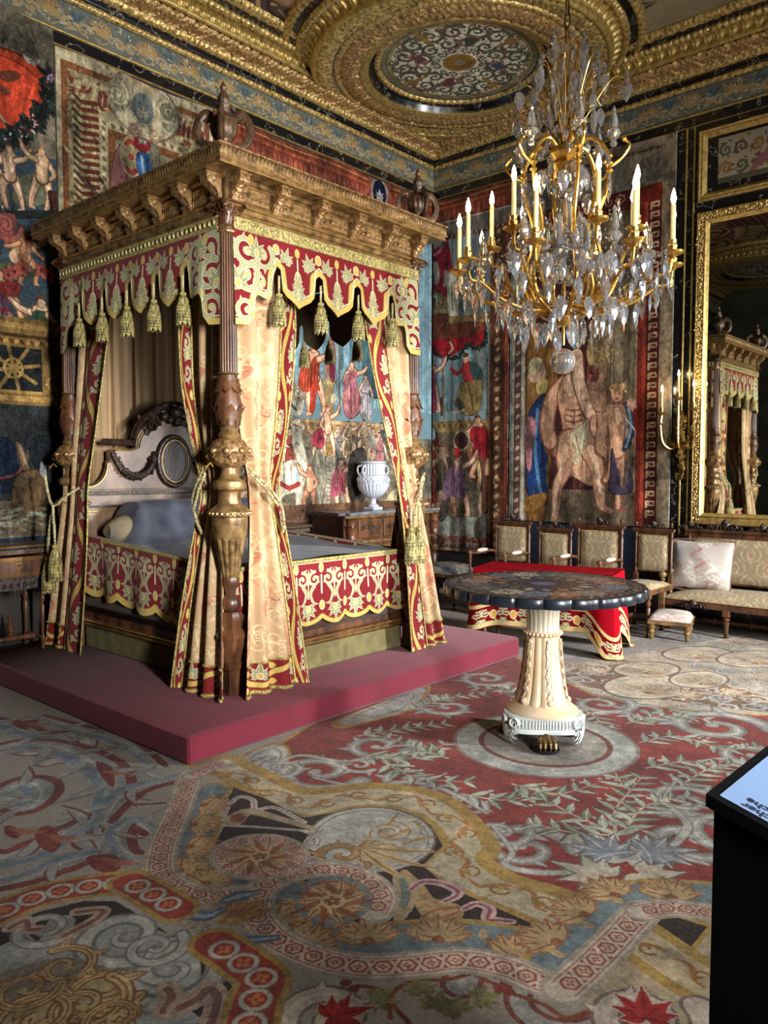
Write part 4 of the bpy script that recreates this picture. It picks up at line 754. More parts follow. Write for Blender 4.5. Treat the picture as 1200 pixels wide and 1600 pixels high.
    F(719, 805, 98, skin=(176, 140, 116), pose=1, flip=-1, robe=(120, 92, 112), robe2=(110, 84, 104), helmet=(130, 36, 40)); S([(713, 745), (728, 745), (732, 775), (710, 775)], (116, 88, 108)); L([(716, 750), (715, 774)], .015, (84, 60, 84)); L([(724, 750), (725, 774)], .015, (84, 60, 84)); S([(712, 702), (720, 700), (722, 712), (714, 714)], (130, 36, 40))
    S([(690, 815), (745, 806), (748, 825), (742, 840), (690, 842)], (120, 122, 110)); S([(745, 815), (766, 806), (768, 845), (746, 842)], (84, 80, 72)); z = c.proj(730, 842)[1]; c.rect(u0, u1, .48, z, (74, 62, 58)); c.rope(z-.06, u0, u1, .07, (120, 104, 88), (70, 40, 36), True); c.rect(u0, u1, .6, .66, (104, 50, 36)); c.rect(u0, u1, .48, .52, (130, 100, 70)); c.foliage(u0, u1, .66, z-.1, 220, ((96, 84, 84), (84, 40, 34), (110, 96, 80)), 5, .07)
    # right hand border of carved leaves
    c.rect(u1-.26, u1, .48, v1-.5, (74, 44, 30)); c.rect(u1-.27, u1-.245, .48, v1-.4, (110, 80, 50)); c.rect(u1-.05, u1-.02, .48, v1-.4, (120, 56, 36)); c.rope(u1-.15, .5, v1-.5, .11, (120, 96, 66), (60, 32, 24)); c.rope(u1-.15, .52, v1-.5, .07, (150, 130, 96), (84, 50, 36))
    c.speck(6, 1, 3); c.speck(5, 2, 2); return c
def tap_giants():
    c = TP(1.15, 3.03, .9, 4.80, 240, (66, 40, 34), pb); S, L = c.S, c.L; u0, u1, v1 = 1.15, 3.03, 4.8
    G1 = (120, 106, 82)
    c.folds(1.35, 2.7, 1., 4.2, ((58, 28, 28), (50, 24, 24), (64, 34, 32), (42, 22, 22)), 3, 60, .05)
    S([(905, 300), (1000, 270), (1022, 400), (1024, 800), (965, 800), (962, 560), (940, 520), (930, 420)], (104, 92, 70)); c.folds(2.3, 2.85, 1.1, 4.2, ((110, 98, 76), (90, 78, 58), (124, 110, 86)), 5, 22, .05)
    z = c.proj(900, 765)[1]; c.rect(1.35, 2.85, .9, z, (92, 78, 62)); 
    for i in range(60): q = 1.35+i*.026; c.line([(q, z-.02), (q+.14, z-.3)], .008, (70, 56, 44))
    S([(826, 520), (840, 505), (862, 515), (876, 560), (870, 620), (866, 700), (850, 820), (826, 820)], (104, 72, 36)); S([(828, 570), (834, 562), (850, 565), (856, 590), (838, 600), (828, 592)], (150, 122, 96)); S([(828, 575), (834, 560), (848, 560), (846, 574), (834, 588)], (160, 146, 112)); S([(840, 600), (858, 592), (856, 612), (842, 616)], (160, 142, 84))
    S([(826, 660), (840, 625), (856, 618), (860, 660), (856, 740), (858, 780), (846, 790), (826, 770)], (26, 46, 84)); L([(842, 640), (838, 700), (846, 770)], .04, (70, 104, 130)); L([(852, 650), (848, 730)], .03, (14, 26, 52)); S([(824, 658), (834, 650), (840, 665), (835, 700), (832, 735), (826, 732), (824, 700)], (150, 100, 104)); S([(824, 778), (856, 770), (850, 790), (824, 800)], (130, 90, 44))
    # the big stooping figure
    B = (160, 122, 96); BD = (104, 66, 50); BH = (192, 158, 130)
    def body(pts, c1=B):
        q = c.X(pts, 6, True); c.fill(q, BD); m = q.mean(0); c.fill(m+(q-m)*.93, c1)
    L([(884, 600), (864, 625), (856, 665), (862, 690), (866, 700)], .2, BD); L([(884, 600), (864, 625), (857, 665), (862, 690)], .16, B)
    body([(882, 590), (898, 577), (912, 590), (920, 640), (916, 670), (900, 682), (884, 680), (878, 650), (872, 620)]); S([(888, 590), (900, 584), (904, 612), (890, 620)], BH)
    for y in (640, 649, 658): L([(888, y), (900, y+2), (912, y-2)], .02, BD)
    L([(900, 640), (900, 664)], .016, BD); S([(878, 690), (916, 672), (922, 700), (930, 740), (924, 760), (890, 740), (882, 745), (876, 720)], B)
    L([(892, 690), (885, 720), (884, 738), (874, 760), (870, 800), (866, 822)], [.3, .2, .15, .11, .08], BD); L([(892, 690), (885, 720), (884, 738), (874, 760), (870, 800), (866, 820)], [.25, .18, .13, .09, .06], B); L([(886, 700), (880, 730), (872, 770), (868, 805)], [.09, .05, .04, .03], BH)
    L([(916, 690), (932, 722), (936, 745), (940, 775), (942, 792), (952, 798)], [.28, .18, .15, .1, .09], BD); L([(916, 690), (932, 722), (936, 745), (940, 775), (942, 790), (956, 798)], [.23, .16, .13, .08, .06], B); L([(924, 700), (936, 735), (940, 770)], [.07, .05, .03], BH)
    L([(903, 560), (906, 590), (914, 620), (924, 648), (932, 655)], .17, BD); L([(903, 555), (906, 590), (914, 622), (926, 650)], .13, BH); L([(930, 655), (928, 670), (933, 680)], .09, BD); L([(930, 652), (929, 668), (932, 678)], .06, B)
    S([(894, 676), (912, 662), (922, 655), (920, 690), (910, 706), (904, 728), (898, 722), (902, 700), (896, 690)], (150, 140, 112)); L([(902, 680), (908, 710)], .02, (110, 96, 76)); L([(914, 672), (910, 700)], .02, (176, 166, 140))
    # second bearded man carried on the shoulders
    L([(928, 600), (940, 630), (944, 665), (940, 700), (952, 708), (962, 714)], .15, BD); L([(928, 600), (940, 630), (944, 665), (941, 698), (960, 713)], .11, B); body([(920, 585), (944, 590), (952, 625), (946, 645), (930, 640), (922, 615)]); S([(924, 560), (938, 560), (950, 575), (946, 600), (926, 610), (920, 585)], B)
    S([(918, 545), (930, 520), (950, 515), (960, 525), (952, 555), (945, 580), (938, 575), (922, 570)], (150, 124, 84)); S([(936, 500), (960, 520), (958, 540), (950, 545), (940, 525)], (176, 156, 130)); S([(920, 572), (936, 576), (936, 594), (926, 598), (920, 588)], (112, 58, 44)); L([(924, 582), (928, 584)], .02, (40, 20, 16)); L([(926, 592), (932, 593)], .014, (60, 24, 20)); c.foliage(*sorted((c.proj(918, 560)[0], c.proj(958, 560)[0])), *sorted((c.proj(930, 575)[1], c.proj(930, 520)[1])), 70, ((176, 150, 104), (120, 92, 60)), 3, .06)
    # boy with blue cloth
    L([(968, 700), (970, 735), (968, 770), (968, 792), (976, 797)], [.16, .13, .09, .05], BD); L([(968, 700), (970, 735), (968, 770), (968, 792)], [.12, .1, .06, .04], B); L([(962, 700), (956, 735), (948, 752), (944, 750)], [.15, .11, .06], BD); L([(962, 700), (958, 735), (948, 750)], [.11, .08, .05], B)
    body([(956, 632), (975, 630), (984, 655), (976, 690), (975, 715), (958, 715), (955, 680), (951, 655)]); S([(960, 640), (970, 638), (972, 660), (960, 665)], BH); L([(956, 640), (962, 668), (982, 678), (994, 676)], .1, B); v = c.V(967, 616, .15); v.ell(0, 0, .5, .62, BD); v.ell(0, .04, .42, .54, (176, 130, 104)); v.ell(-.02, -.45, .55, .3, (150, 120, 84)); v.ell(-.16, -.05, .06, .04, (50, 26, 20)); v.ell(.14, -.05, .06, .04, (50, 26, 20)); v.line([(-.12, .3), (.08, .3)], .08, (120, 40, 36)); v.line([(0, -.05), (-.05, .12)], .05, BD)
    for k in range(14): m_leaf(View(v, .5*math.cos(k*.5-3.3), -.3+.32*math.sin(k*.5-3.3), k, 1, 1), .3, .16, (176, 150, 100) if k % 2 else (130, 100, 60))
    S([(978, 630), (990, 634), (994, 665), (990, 690), (978, 705), (974, 700), (984, 670)], (36, 56, 84)); L([(984, 640), (988, 668), (980, 698)], .03, (120, 140, 150)); L([(980, 655), (994, 672)], .02, (150, 160, 160)); L([(988, 630), (1000, 645), (1006, 665), (1010, 680), (996, 690)], .1, B); S([(992, 640), (1004, 642), (1006, 672), (998, 680), (993, 665)], (140, 24, 30)); v = c.V(996, 632, .07); v.ell(0, 0, 1, .6, (170, 130, 120)); S([(955, 740), (960, 700), (975, 765), (985, 730), (990, 768), (955, 770)], (60, 52, 66))
    # borders
    c.rect(u0, u1, v1-.6, v1, (110, 102, 86)); c.rect(u0, u1, v1-.06, v1, (130, 112, 92)); c.rect(u0+.2, u1-.14, v1-.12, v1-.09, (84, 44, 36)); c.folds(u0, u1, v1-.3, v1-.12, ((100, 94, 80), (118, 108, 90)), 3, 30, .04)
    zz = v1-.46; c.rect(u0+.16, u1-.13, zz-.16, zz, (74, 30, 26)); 
    for i in range(12): m_scroll(View(c, u0+.28+i*.13, zz-.08, i*2., .055, .055), (150, 110, 84), (84, 34, 28), sgn=1 if i % 2 else -1)
    c.rect(u0+.2, u1-.2, zz-.2, zz-.16, (100, 40, 30))
    for ua, ub, leaf in ((u1-.36, u1, 1), (u0, u0+.21, 0)):
        if leaf:
            c.rect(ua, ub, .9, zz-.0, (100, 34, 26)); c.rect(ua+.05, ua+.09, .9, zz-.16, (130, 52, 36)); c.rect(ub-.13, ub, .9, v1, (120, 104, 82)); c.rect(ub-.27, ub-.13, .9, zz-.16, (70, 26, 22))
            n = int((zz-1.1)/.1)
            for i in range(n):
                z = 1.+i*.1; c.line([(ub-.24, z), (ub-.24, z+.06), (ub-.16, z+.06), (ub-.16, z+.02), (ub-.2, z+.02)], .018, (160, 134, 104)); m_leaf(View(c, ub-.24, z, 1., 1, 1), .07, .025, (150, 120, 90))
        else:
            c.rect(ua, ub, .9, v1, (136, 130, 112)); c.rect(ua, ua+.03, .9, v1, (110, 118, 116)); c.rect(ua+.065, ua+.15, .9, zz, (70, 48, 42)); c.rope(ua+.108, .92, zz, .075, (140, 124, 106), (84, 54, 50)); c.rect(ua+.165, ua+.19, .9, zz, (160, 154, 134))
    c.folds(u0+.02, u1, .9, 4.7, ((60, 40, 34), (150, 130, 110)), 9, 60, .01) if False else None
    r = np.random.RandomState(5)
    for i in range(220):
        u = r.uniform(1.36, 2.66); z = r.uniform(1., 4.); c.line([(u, z), (u+r.uniform(-.01, .01), z+r.uniform(.1, .5))], .005, (60, 36, 30) if i % 2 else (150, 124, 104), .45)
    c.speck(6, 1, 3); c.speck(4, 2, 2); return c
def hang(name, cv, label, wall, u0, u1, v0, v1, amp=.006, cat='tapestry', folds=9., d=.02, seed=0):
    """cloth hanging: a wavy sheet with real thickness, a few mm off the wall"""
    nu, nv = 90, 24; U, V = np.meshgrid(np.linspace(0, 1, nu), np.linspace(0, 1, nv), indexing='ij'); uu = u0+(u1-u0)*U; vv = v0+(v1-v0)*V
    h = d+amp*(np.sin(uu*folds+seed)+.6*np.sin(uu*folds*2.3+1+seed+vv))*(1.15-V)+amp*1.7
    vv = vv-.012*np.sin(uu*5.+seed)*(V > .98)
    mk = (lambda h: np.stack([h, uu, vv], -1)) if wall == 'x' else (lambda h: np.stack([uu, -h, vv], -1))
    uv = np.stack([U, V], -1); m = MB(); m.grid(mk(h), uv, flip=(wall == 'x')); m.grid(mk(h*0+.004), uv, flip=(wall != 'x'))
    idx = np.arange(nu*nv).reshape(nu, nv); N = nu*nv; e = []
    for ln in (idx[0], idx[-1][::-1], idx[:, 0][::-1], idx[:, -1]):
        for a, b in zip(ln[:-1], ln[1:]): e.append((int(a), int(b), int(b)+N, int(a)+N))
    m.f += e; o = m.build(name, picmat(name+'_weave', cv, .92, weave=.3, sheen=.1, spec=.1, vary=.12)); tag(o, label, cat); return o
hang('tapestry', tap_painted(), 'large dark painted hanging with putti and an orange sun left of the bed', 'x', -7.4, -4.83, .93, 4.9, .004)
hang('tapestry', tap_arms(), 'faded beige tapestry with a crested cartouche and trophy of arms above the bed', 'x', -4.82, -3.34, .93, 4.77, .006, seed=2)
hang('tapestry', tap_triumph(), 'tapestry with elephant, camel and blue sky hanging behind the bed', 'x', -3.33, -.07, .93, 4.77, .006, seed=1)
hang('tapestry', tap_temple(), 'narrow tapestry with temple, chariot and soldiers on back wall beside the corner', 'y', .03, 1.13, .48, 4.77, .012, folds=14)
hang('tapestry', tap_giants(), 'tapestry with large bare figures and red border behind the row of chairs', 'y', 1.15, 3.03, .9, 4.80, .008, folds=11)
# ---------------------------------------------------------------- mouldings: a profile swept along a wall or round a ring, with real relief
def relief(kind, s, t):
    """height 0..1 for position s (metres) along and t (0..1) across"""
    if kind == 'bead': return np.sqrt(np.clip(1-((s*18 % 1)*2-1)**2-(t*2-1)**2*.9, 0, 1))
    if kind == 'acanthus':
        a = s*4.2; f = np.abs((a % 1)*2-1); leaf = np.clip(1.1-np.abs(f-.35-.3*np.sin(t*6+f*5))*2.4, 0, 1)
        return .55*leaf+.3*np.abs(np.sin(a*TAU*2+t*7))+.25*np.abs(np.sin(t*11+np.sin(a*TAU)*3))*np.abs(np.sin(a*TAU*5-t*4))
    if kind == 'flute': f = np.abs((s*9 % 1)*2-1); return np.clip((f-.35)*4, 0, 1)*np.clip(t*6, 0, 1)*np.clip((1-t)*6, 0, 1)+.3*np.clip((.22-f)*8, 0, 1)*(t > .15)
    if kind == 'egg': f = (s*14 % 1)*2-1; return np.clip(1-(f*1.3)**2-((t-.45)*2)**2, 0, 1)+.4*(np.abs(f) > .88)
    if kind == 'leafband': f = np.abs((s*10 % 1)*2-1); return np.clip(1-np.abs(f-t*.8)*3, 0, 1)*.6+.4*np.abs(np.sin(s*90+t*5))
    return 0*s
def mould_wall(axis, L0, L1, prof, amp, kind, ds=.02, nt=8):
    """prof: [(d, z)] d = distance off the wall; mitred at the corner by clipping to s >= d"""
    prof = np.array(prof, float); q = np.concatenate([[0], np.cumsum(np.hypot(*np.diff(prof, axis=0).T))]); T = np.linspace(0, 1, nt)
    D = np.interp(T*q[-1], q, prof[:, 0]); Z = np.interp(T*q[-1], q, prof[:, 1]); dd = np.gradient(D); dz = np.gradient(Z); l = np.hypot(dd, dz)+1e-9; nd, nz = dz/l, -dd/l
    n = max(int((L1-L0)/ds), 2); S = np.linspace(0, 1, n)[:, None]; s = D[None, :]+(L1-L0-D[None, :])*S if L0 == 0 else L0+(L1-L0)*S+0*D[None, :]
    h = relief(kind, s, T[None, :])*amp if kind else 0*s
    d = D[None, :]+nd[None, :]*h; z = Z[None, :]+nz[None, :]*h; s = np.maximum(s, d) if L0 == 0 else s
    return np.stack([d, -s, z], -1) if axis == 'y' else np.stack([s, -d, z], -1)
def mould(name, mt, prof, amp=0., kind=None, ds=.02, nt=8, Ly=10.4, Lx=8.8, parent=None, front=True):
    m = MB(); m.grid(mould_wall('y', 0, Ly, prof, amp, kind, ds, nt), flip=True); m.grid(mould_wall('x', 0, Lx, prof, amp, kind, ds, nt))
    o = m.build(name, mt, parent, angle=60)
    return o
def ringm(prof, amp=0., kind=None, n=300, nt=8, cx=1.4, cy=-1.4, a0=0., a1=TAU):
    prof = np.array(prof, float); q = np.concatenate([[0], np.cumsum(np.hypot(*np.diff(prof, axis=0).T))]); T = np.linspace(0, 1, nt)
    R = np.interp(T*q[-1], q, prof[:, 0]); Z = np.interp(T*q[-1], q, prof[:, 1]); dd = np.gradient(R); dz = np.gradient(Z); l = np.hypot(dd, dz)+1e-9
    nr, nz = dz/l, -dd/l; a = np.linspace(a0, a1, n)[:, None]; s = a*R.mean(); h = relief(kind, s, T[None, :])*amp if kind else 0*a
    r = R[None]+nr[None]*h; z = Z[None]+nz[None]*h; return np.stack([cx+r*np.cos(a), cy+r*np.sin(a), z], -1)
ceil = bpy.data.objects['ceiling']
def frieze_cv(w, col=1.):
    c = CV(int(w*200), 60, (100, 102, 90)); c.fn = lambda p: p*np.array([200, 200]) ; r = np.random.RandomState(3)
    OC, BL, WH = (160, 132, 86), (66, 84, 88), (170, 166, 144)
    n = int(round(w/.42)); st = w/n
    for i in range(n):
        x = (i+.5)*st
        m_fan(View(c, x, .18, 0, .16, .16), OC, (110, 80, 44), 11, 1, 3.4, (96, 96, 84), OC)
        for sg in (-1, 1):
            v = View(c, x+sg*st*.36, .205, 0, sg*.06, .06); v.line(spiral(0, 0, 1., 1.3, PI, 1), [.5, .25], WH); v.line(spiral(0, 0, 1., 1.3, PI, 1), [.34, .15], OC); v.ell(0, 0, .3, None, OC); v.line([(1., 0), (1.6, .6), (2.4, .8)], .3, OC, smooth=4)
        v = View(c, x+st*.5, .15, 0, .1, .1)
        for a in (-.7, -.4, -.15, .15, .4, .7): m_leaf(View(v, 0, 0, a-PI/2, 1, 1), 1.15, .22, BL if abs(a) > .3 else (84, 104, 110))
        for k in range(46): m_leaf(View(c, x+r.uniform(-.5, .5)*st, r.uniform(.02, .28), r.uniform(0, 6), 1, 1), .04, .018, (BL, WH, (120, 128, 120))[k % 3])
        v = View(c, x, .25, 0, .05, .05); v.line([(-1.2, -.4), (0, .4), (1.2, -.4)], .25, OC, smooth=4)
    c.line([(0, .012), (w, .012)], .016, (60, 60, 56)); c.speck(5); return c
M_frieze = picmat('frieze_painting', frieze_cv(4.2), .6, vary=.15)
for nm, ax in (('trim_1', 'y'), ('trim_2', 'x')):
    m = MB(); L = 10.4 if ax == 'y' else 8.8
    V = mould_wall(ax, 0, L, [(.012, 4.915), (.012, 5.16)], 0, None, .5, 2); n = V.shape[0]; s = np.linspace(0, L/4.2, n)
    m.grid(V, np.stack([np.repeat(s[:, None], 2, 1), np.tile([0., 1.], (n, 1))], -1), flip=(ax == 'y')); struct(m.build(nm, M_frieze, smooth=False))
def bar(prof): return prof
struct(mould('trim_3', M_gold, [(.0, 4.895), (.02, 4.9), (.025, 4.912), (.012, 4.918)], 0, None, 1., 6))
struct(mould('trim_4', M_marble, [(.006, 4.80), (.006, 4.9)], 0, None, 1., 2))
struct(mould('trim_5', M_gold, [(.0, 4.79), (.014, 4.793), (.014, 4.803), (.004, 4.806)], 0, None, 1., 5))
struct(mould('trim_6', M_goldr, [(.012, 5.155), (.035, 5.17), (.035, 5.19), (.02, 5.2)], .012, 'leafband', .012, 8))
struct(mould('trim_7', M_marble, [(.02, 5.198), (.04, 5.205), (.045, 5.265)], 0, None, 1., 4))
struct(mould('trim_8', M_goldr, [(.045, 5.262), (.075, 5.275), (.09, 5.30), (.09, 5.315)], .014, 'leafband', .012, 9))
struct(mould('trim_9', M_copper, [(.09, 5.31), (.11, 5.325), (.17, 5.345), (.215, 5.38)], .03, 'acanthus', .01, 18))
struct(mould('trim_10', M_gold, [(.215, 5.378), (.225, 5.372), (.25, 5.372), (.265, 5.39), (.265, 5.41)], 0, None, 1., 8))
# the coffer mouldings stop where the great ring begins
def coffer(axis, L0, L1):
    out = []
    for nm, mt, prof, amp, kind in (('coffer_flutes', M_gold, [(.265, 5.405), (.285, 5.44), (.34, 5.462)], -.022, 'flute'), ('coffer_bead', M_goldr, [(.34, 5.46), (.36, 5.462), (.385, 5.48), (.39, 5.5)], .02, 'bead'), ('coffer_marble', M_marble, [(.39, 5.498), (.47, 5.508)], 0, None), ('coffer_gilt_edge', M_goldr, [(.47, 5.505), (.49, 5.49), (.54, 5.51), (.55, 5.54)], .014, 'leafband')):
        m = MB(); m.grid(mould_wall(axis, L0, L1, prof, amp, kind, .008 if kind == 'flute' else .012, 10), flip=(axis == 'y')); m.build(nm, mt, ceil, angle=60)
coffer('y', 2.4, 9.5); coffer('x', 2.4, 8.8)
def paint_coffer(seed, W_=4.6, H_=4.6):
    c = CV(900, 900, (150, 134, 104)); c.fn = lambda p: p*100.; r = np.random.RandomState(seed)
    for i in range(90):
        x, y = r.uniform(0, 9), r.uniform(0, 9); m_scroll(View(c, x, y, r.uniform(0, 6), .5, .5), ((150, 110, 56), (84, 70, 66), (120, 60, 50), (70, 80, 90))[i % 4], (60, 44, 30), sgn=r.choice([-1, 1]), leaves=6, hi=(190, 160, 100))
    for i in range(8): m_person(View(c, r.uniform(1, 8), r.uniform(2, 8), r.uniform(-.6, .6), 2.2, 2.2), skin=(150, 116, 90), pose=r.randint(4), robe=(96, 60, 50))
    c.speck(6); return c
M_coff = picmat('coffer_painting', paint_coffer(3), .6)
m = MB(); m.grid(np.array([[(.5, -9.5, 5.545), (.5, -.5, 5.545)], [(8.8, -9.5, 5.545), (8.8, -.5, 5.545)]]), flip=False); m.build('coffer_painting', M_coff, ceil, False)
# corner plate of acanthus round the medallion, and the great ring
CXY = 1.40
m = MB(); th = np.linspace(PI/2, PI, 160)[:, None]; k = np.linspace(0, 1, 40)[None]
def plate(th, k):
    ux, uy = np.cos(th), np.sin(th); rin = 1.13; edge = CXY-.2
    rout = np.minimum(edge/np.maximum(np.abs(ux), 1e-6), edge/np.maximum(np.abs(uy), 1e-6)); R = rin+(np.maximum(rout, rin+.02)-rin)*k
    X, Y = CXY+R*ux, -CXY+R*uy; h = .018*(np.abs(np.sin(X*34+np.sin(Y*21)*1.5))*np.abs(np.sin(Y*31+np.sin(X*17)*1.7)))+.014*np.abs(np.sin(X*70)*np.sin(Y*66)); return np.stack([X, Y, 5.388-h], -1)
m.grid(plate(th, k)); m.build('corner_relief', M_copper, ceil, angle=70)
for i, (p, q) in enumerate((((.28, -.62), (.62, -.28)),)):  # small triangular gilt frame in the corner
    m = MB(); m.tube([(.33, -.33, 5.37), (.36, -.72, 5.365), (.72, -.36, 5.365), (.33, -.33, 5.37)], .016, 6); m.build('triangle_frame', M_gold, ceil)
RINGS = (('medallion_egg', M_goldr, [(.77, 5.462), (.80, 5.44), (.835, 5.445)], .014, 'egg', 320), ('medallion_marble', M_marble, [(.835, 5.455), (.86, 5.44), (.89, 5.375)], 0, None, 120), ('medallion_rim', M_gold, [(.885, 5.385), (.90, 5.362), (.935, 5.36), (.95, 5.345), (.975, 5.35), (.985, 5.37)], 0, None, 120),
    ('medallion_acanthus', M_copper, [(.98, 5.372), (1.05, 5.345), (1.17, 5.385)], .03, 'acanthus', 700), ('ring_bead', M_goldr, [(1.17, 5.385), (1.185, 5.365), (1.215, 5.365), (1.235, 5.38)], .014, 'bead', 420), ('ring_white_line', mat('ring_white', (176, 168, 140), (130, 116, 84), .7), [(1.235, 5.378), (1.26, 5.37)], 0, None, 120),
    ('ring_acanthus', M_goldr, [(1.26, 5.372), (1.33, 5.362), (1.40, 5.372)], .026, 'acanthus', 800), ('ring_torus', M_gold, [(1.40, 5.372), (1.405, 5.35), (1.43, 5.34), (1.45, 5.355), (1.455, 5.39)], 0, None, 140))
for nm, mt, prof, amp, kind, n in RINGS:
    m = MB(); m.grid(ringm(prof, amp, kind, n, 16 if kind == 'acanthus' else 8), flip=True); m.build(nm, mt, ceil, angle=60)
# outer side of the ring stepping up into the coffers: only in the quadrants away from the corner
for nm, mt, prof, amp, kind, n in (('ring_flutes', M_gold, [(1.455, 5.385), (1.475, 5.43), (1.54, 5.46)], -.022, 'flute', 900), ('ring_outer_bead', M_goldr, [(1.54, 5.458), (1.56, 5.462), (1.59, 5.485), (1.595, 5.5)], .02, 'bead', 420), ('ring_outer_marble', M_marble, [(1.595, 5.498), (1.67, 5.508)], 0, None, 100), ('ring_outer_edge', M_goldr, [(1.67, 5.505), (1.69, 5.488), (1.73, 5.51), (1.74, 5.545)], .014, 'leafband', 420)):
    for a0, a1 in ((-.88, .88-.0), (-PI/2-.88, -PI/2+.88), (0, 0)):
        if a0 == a1: continue
    m = MB(); m.grid(ringm(prof, amp, kind, n, 10, a0=-PI-.86+.0, a1=.86), flip=True); m.build(nm, mt, ceil, angle=60)
def paint_medallion():
    c = CV(760, 760, (196, 188, 164)).grain(.1); c.fn = lambda p: (p+1.)*380; r = np.random.RandomState(6)
    c.ell(0, 0, 1, None, (84, 84, 70)); c.ring(0, 0, .94, .05, (120, 112, 88), 70); c.ell(0, 0, .9, None, (150, 130, 84)); c.ell(0, 0, .86, None, (206, 198, 172))
    for ringr, n, sz in ((.7, 16, .15), (.46, 12, .12), (.8, 26, .07), (.3, 12, .07)):
        for i in range(n):
            a = i*TAU/n+ringr*3; m_scroll(View(c, ringr*math.cos(a), ringr*math.sin(a), a+1, sz, sz), ((62, 70, 60), (84, 74, 58), (96, 62, 56))[i % 3], (130, 124, 104), sgn=1 if i % 2 else -1, w=.26, leaves=6)
    for i in range(260): a, q = r.uniform(0, TAU), r.uniform(.25, .85); m_leaf(View(c, q*math.cos(a), q*math.sin(a), r.uniform(0, 6), 1, 1), .05, .02, ((50, 60, 54), (110, 96, 70), (86, 50, 46))[i % 3])
    for i in range(8):
        a = i*PI/4+PI/8*0
        if i % 2 == 0: v = View(c, .72*math.cos(a), .72*math.sin(a), a+PI/2, .15, .15); m_palm(v, (140, 108, 56), (96, 72, 40)); v.fill([(-.25, 0), (.25, 0), (.15, 1.2), (-.15, 1.2)], (140, 108, 56))
        else:
            v = View(c, .5*math.cos(a), .5*math.sin(a), a+PI/2+1., .34, .34); m_person(View(v, 0, .4, 0, 1, 1), skin=(140, 104, 90), pose=i % 4, robe=((70, 84, 116), (110, 60, 66), (96, 56, 60), (60, 66, 56))[i//2], out=(60, 40, 36))
    for i in range(16): v = View(c, .9*math.cos(i*TAU/16), .9*math.sin(i*TAU/16), i*TAU/16, .06, .06); v.ring(0, 0, .8, .3, (140, 110, 60), 16)
    c.ell(0, 0, .205, None, (96, 70, 34)); c.ell(0, 0, .195, None, (150, 110, 48)); c.ring(0, 0, .15, .012, (96, 66, 30)); c.ring(0, 0, .1, .012, (96, 66, 30)); m_flower(View(c, 0, 0, 0, .07, .07), (120, 110, 96), (70, 56, 40), 8)
    c.speck(6); return c
m = MB(); n = 64; t = np.arange(n)*TAU/n
m.add(np.stack([CXY+.79*np.cos(t), -CXY+.79*np.sin(t), 0*t+5.47], 1), [tuple(range(n-1, -1, -1))], np.stack([.5+.5*np.cos(t), .5-.5*np.sin(t)], 1)); m.build('medallion_painting', picmat('medallion_paint', paint_medallion(), .6, vary=.1), ceil, False)

# the matching medallion in the opposite corner of the same end of the room (seen in the mirror)
for o in [x for x in ceil.children if x.name.split('.')[0] in ('medallion_egg', 'medallion_marble', 'medallion_rim', 'medallion_acanthus', 'ring_bead', 'ring_white_line', 'ring_acanthus', 'ring_torus', 'ring_flutes', 'ring_outer_bead', 'ring_outer_marble', 'ring_outer_edge', 'medallion_painting', 'corner_relief')]:
    d = o.copy(); COL.objects.link(d); d.rotation_euler = (0, 0, PI/2); d.location = (1.4-1.4, RY+1.4-1.4, 0)
# ---------------------------------------------------------------- ornament helpers and embroidery canvases
def leaf3(m, M, L=.06, w=.03, curl=.5, n=6, th=.004):
    """an acanthus leaf growing along +z, curling towards +x"""
    V = []
    for i in range(n+1):
        t = i/n; a = curl*t*t*2.2; r = L*t; z = L*math.sin(min(a, 2.6))/max(a, 1e-3)*t if a > 1e-3 else L*t; x = L*(1-math.cos(a))/max(a, 1e-3)*t if a > 1e-3 else 0
        h = w*math.sin(PI*min(t*.9+.12, 1))**.7*(1+.18*math.cos(t*18)); V.append([(x-.25*h*0, -h/2, z), (x+.18*h, 0, z), (x, h/2, z)])
    k = len(m.v); V = np.array(V); m.grid(V); m.grid(V-np.array([th, 0, 0]), flip=True); m.mv(M, k); return m
def volute(m, M, r=.03, w=.02, th=.006, turns=1.6):
    P = spiral(0, 0, r, turns, 0, 1, 26, .15); k = len(m.v); m.tube([(x, 0, z) for x, z in P], np.linspace(th*1.2, th*.6, len(P)), 6, squash=(1, 1)); m.v[-1][:, 1] *= w/(2*th); m.mv(M, k); return m
def capital3(r0, r1, h, z0, lv=8):
    m = MB(); m.lathe([(r0, z0), (r0*1.02, z0+h*.5), (r0*1.25, z0+h*.85), (r1*.9, z0+h*.9)], 20)
    for k in range(lv):
        leaf3(m, Tm((r0*math.cos(k*TAU/lv), r0*math.sin(k*TAU/lv), z0), k*TAU/lv), h*.62, r0*.75, .55); a = (k+.5)*TAU/lv; leaf3(m, Tm((r0*math.cos(a), r0*math.sin(a), z0+h*.18), a), h*.75, r0*.75, .5)
    for k in range(4):
        a = PI/4+k*PI/2; volute(m, Tm((r1*1.02*math.cos(a), r1*1.02*math.sin(a), z0+h*.74), a), h*.2, h*.2, .005)
    s = r1*.88; m.box(-s, s, -s, s, z0+h*.9, z0+h, .004); return m
VR = (112, 14, 22); SG = (150, 150, 112); ED = (200, 194, 158); GO = (186, 160, 84); GD_ = (120, 98, 44)
def e_scroll(v, r=1., sgn=1):
    m_scroll(v, SG, ED, r=r, sgn=sgn, leaves=6, w=.3, hi=(172, 170, 134)); v.ell(.12*r, 0, .2*r, None, ED); v.ell(.12*r, 0, .14*r, None, GO)
def e_leaf(v, s=1.):
    w = View(v, 0, 0, 0, s, s); m_palm(w, SG, ED, (120, 116, 74)); w.ell(0, -.1, .2, .26, ED); w.ell(0, -.1, .13, .18, GO)
def speckle(c, a=5): c.speck(a, 1, 5); c.speck(a*.6, 2, 6); return c
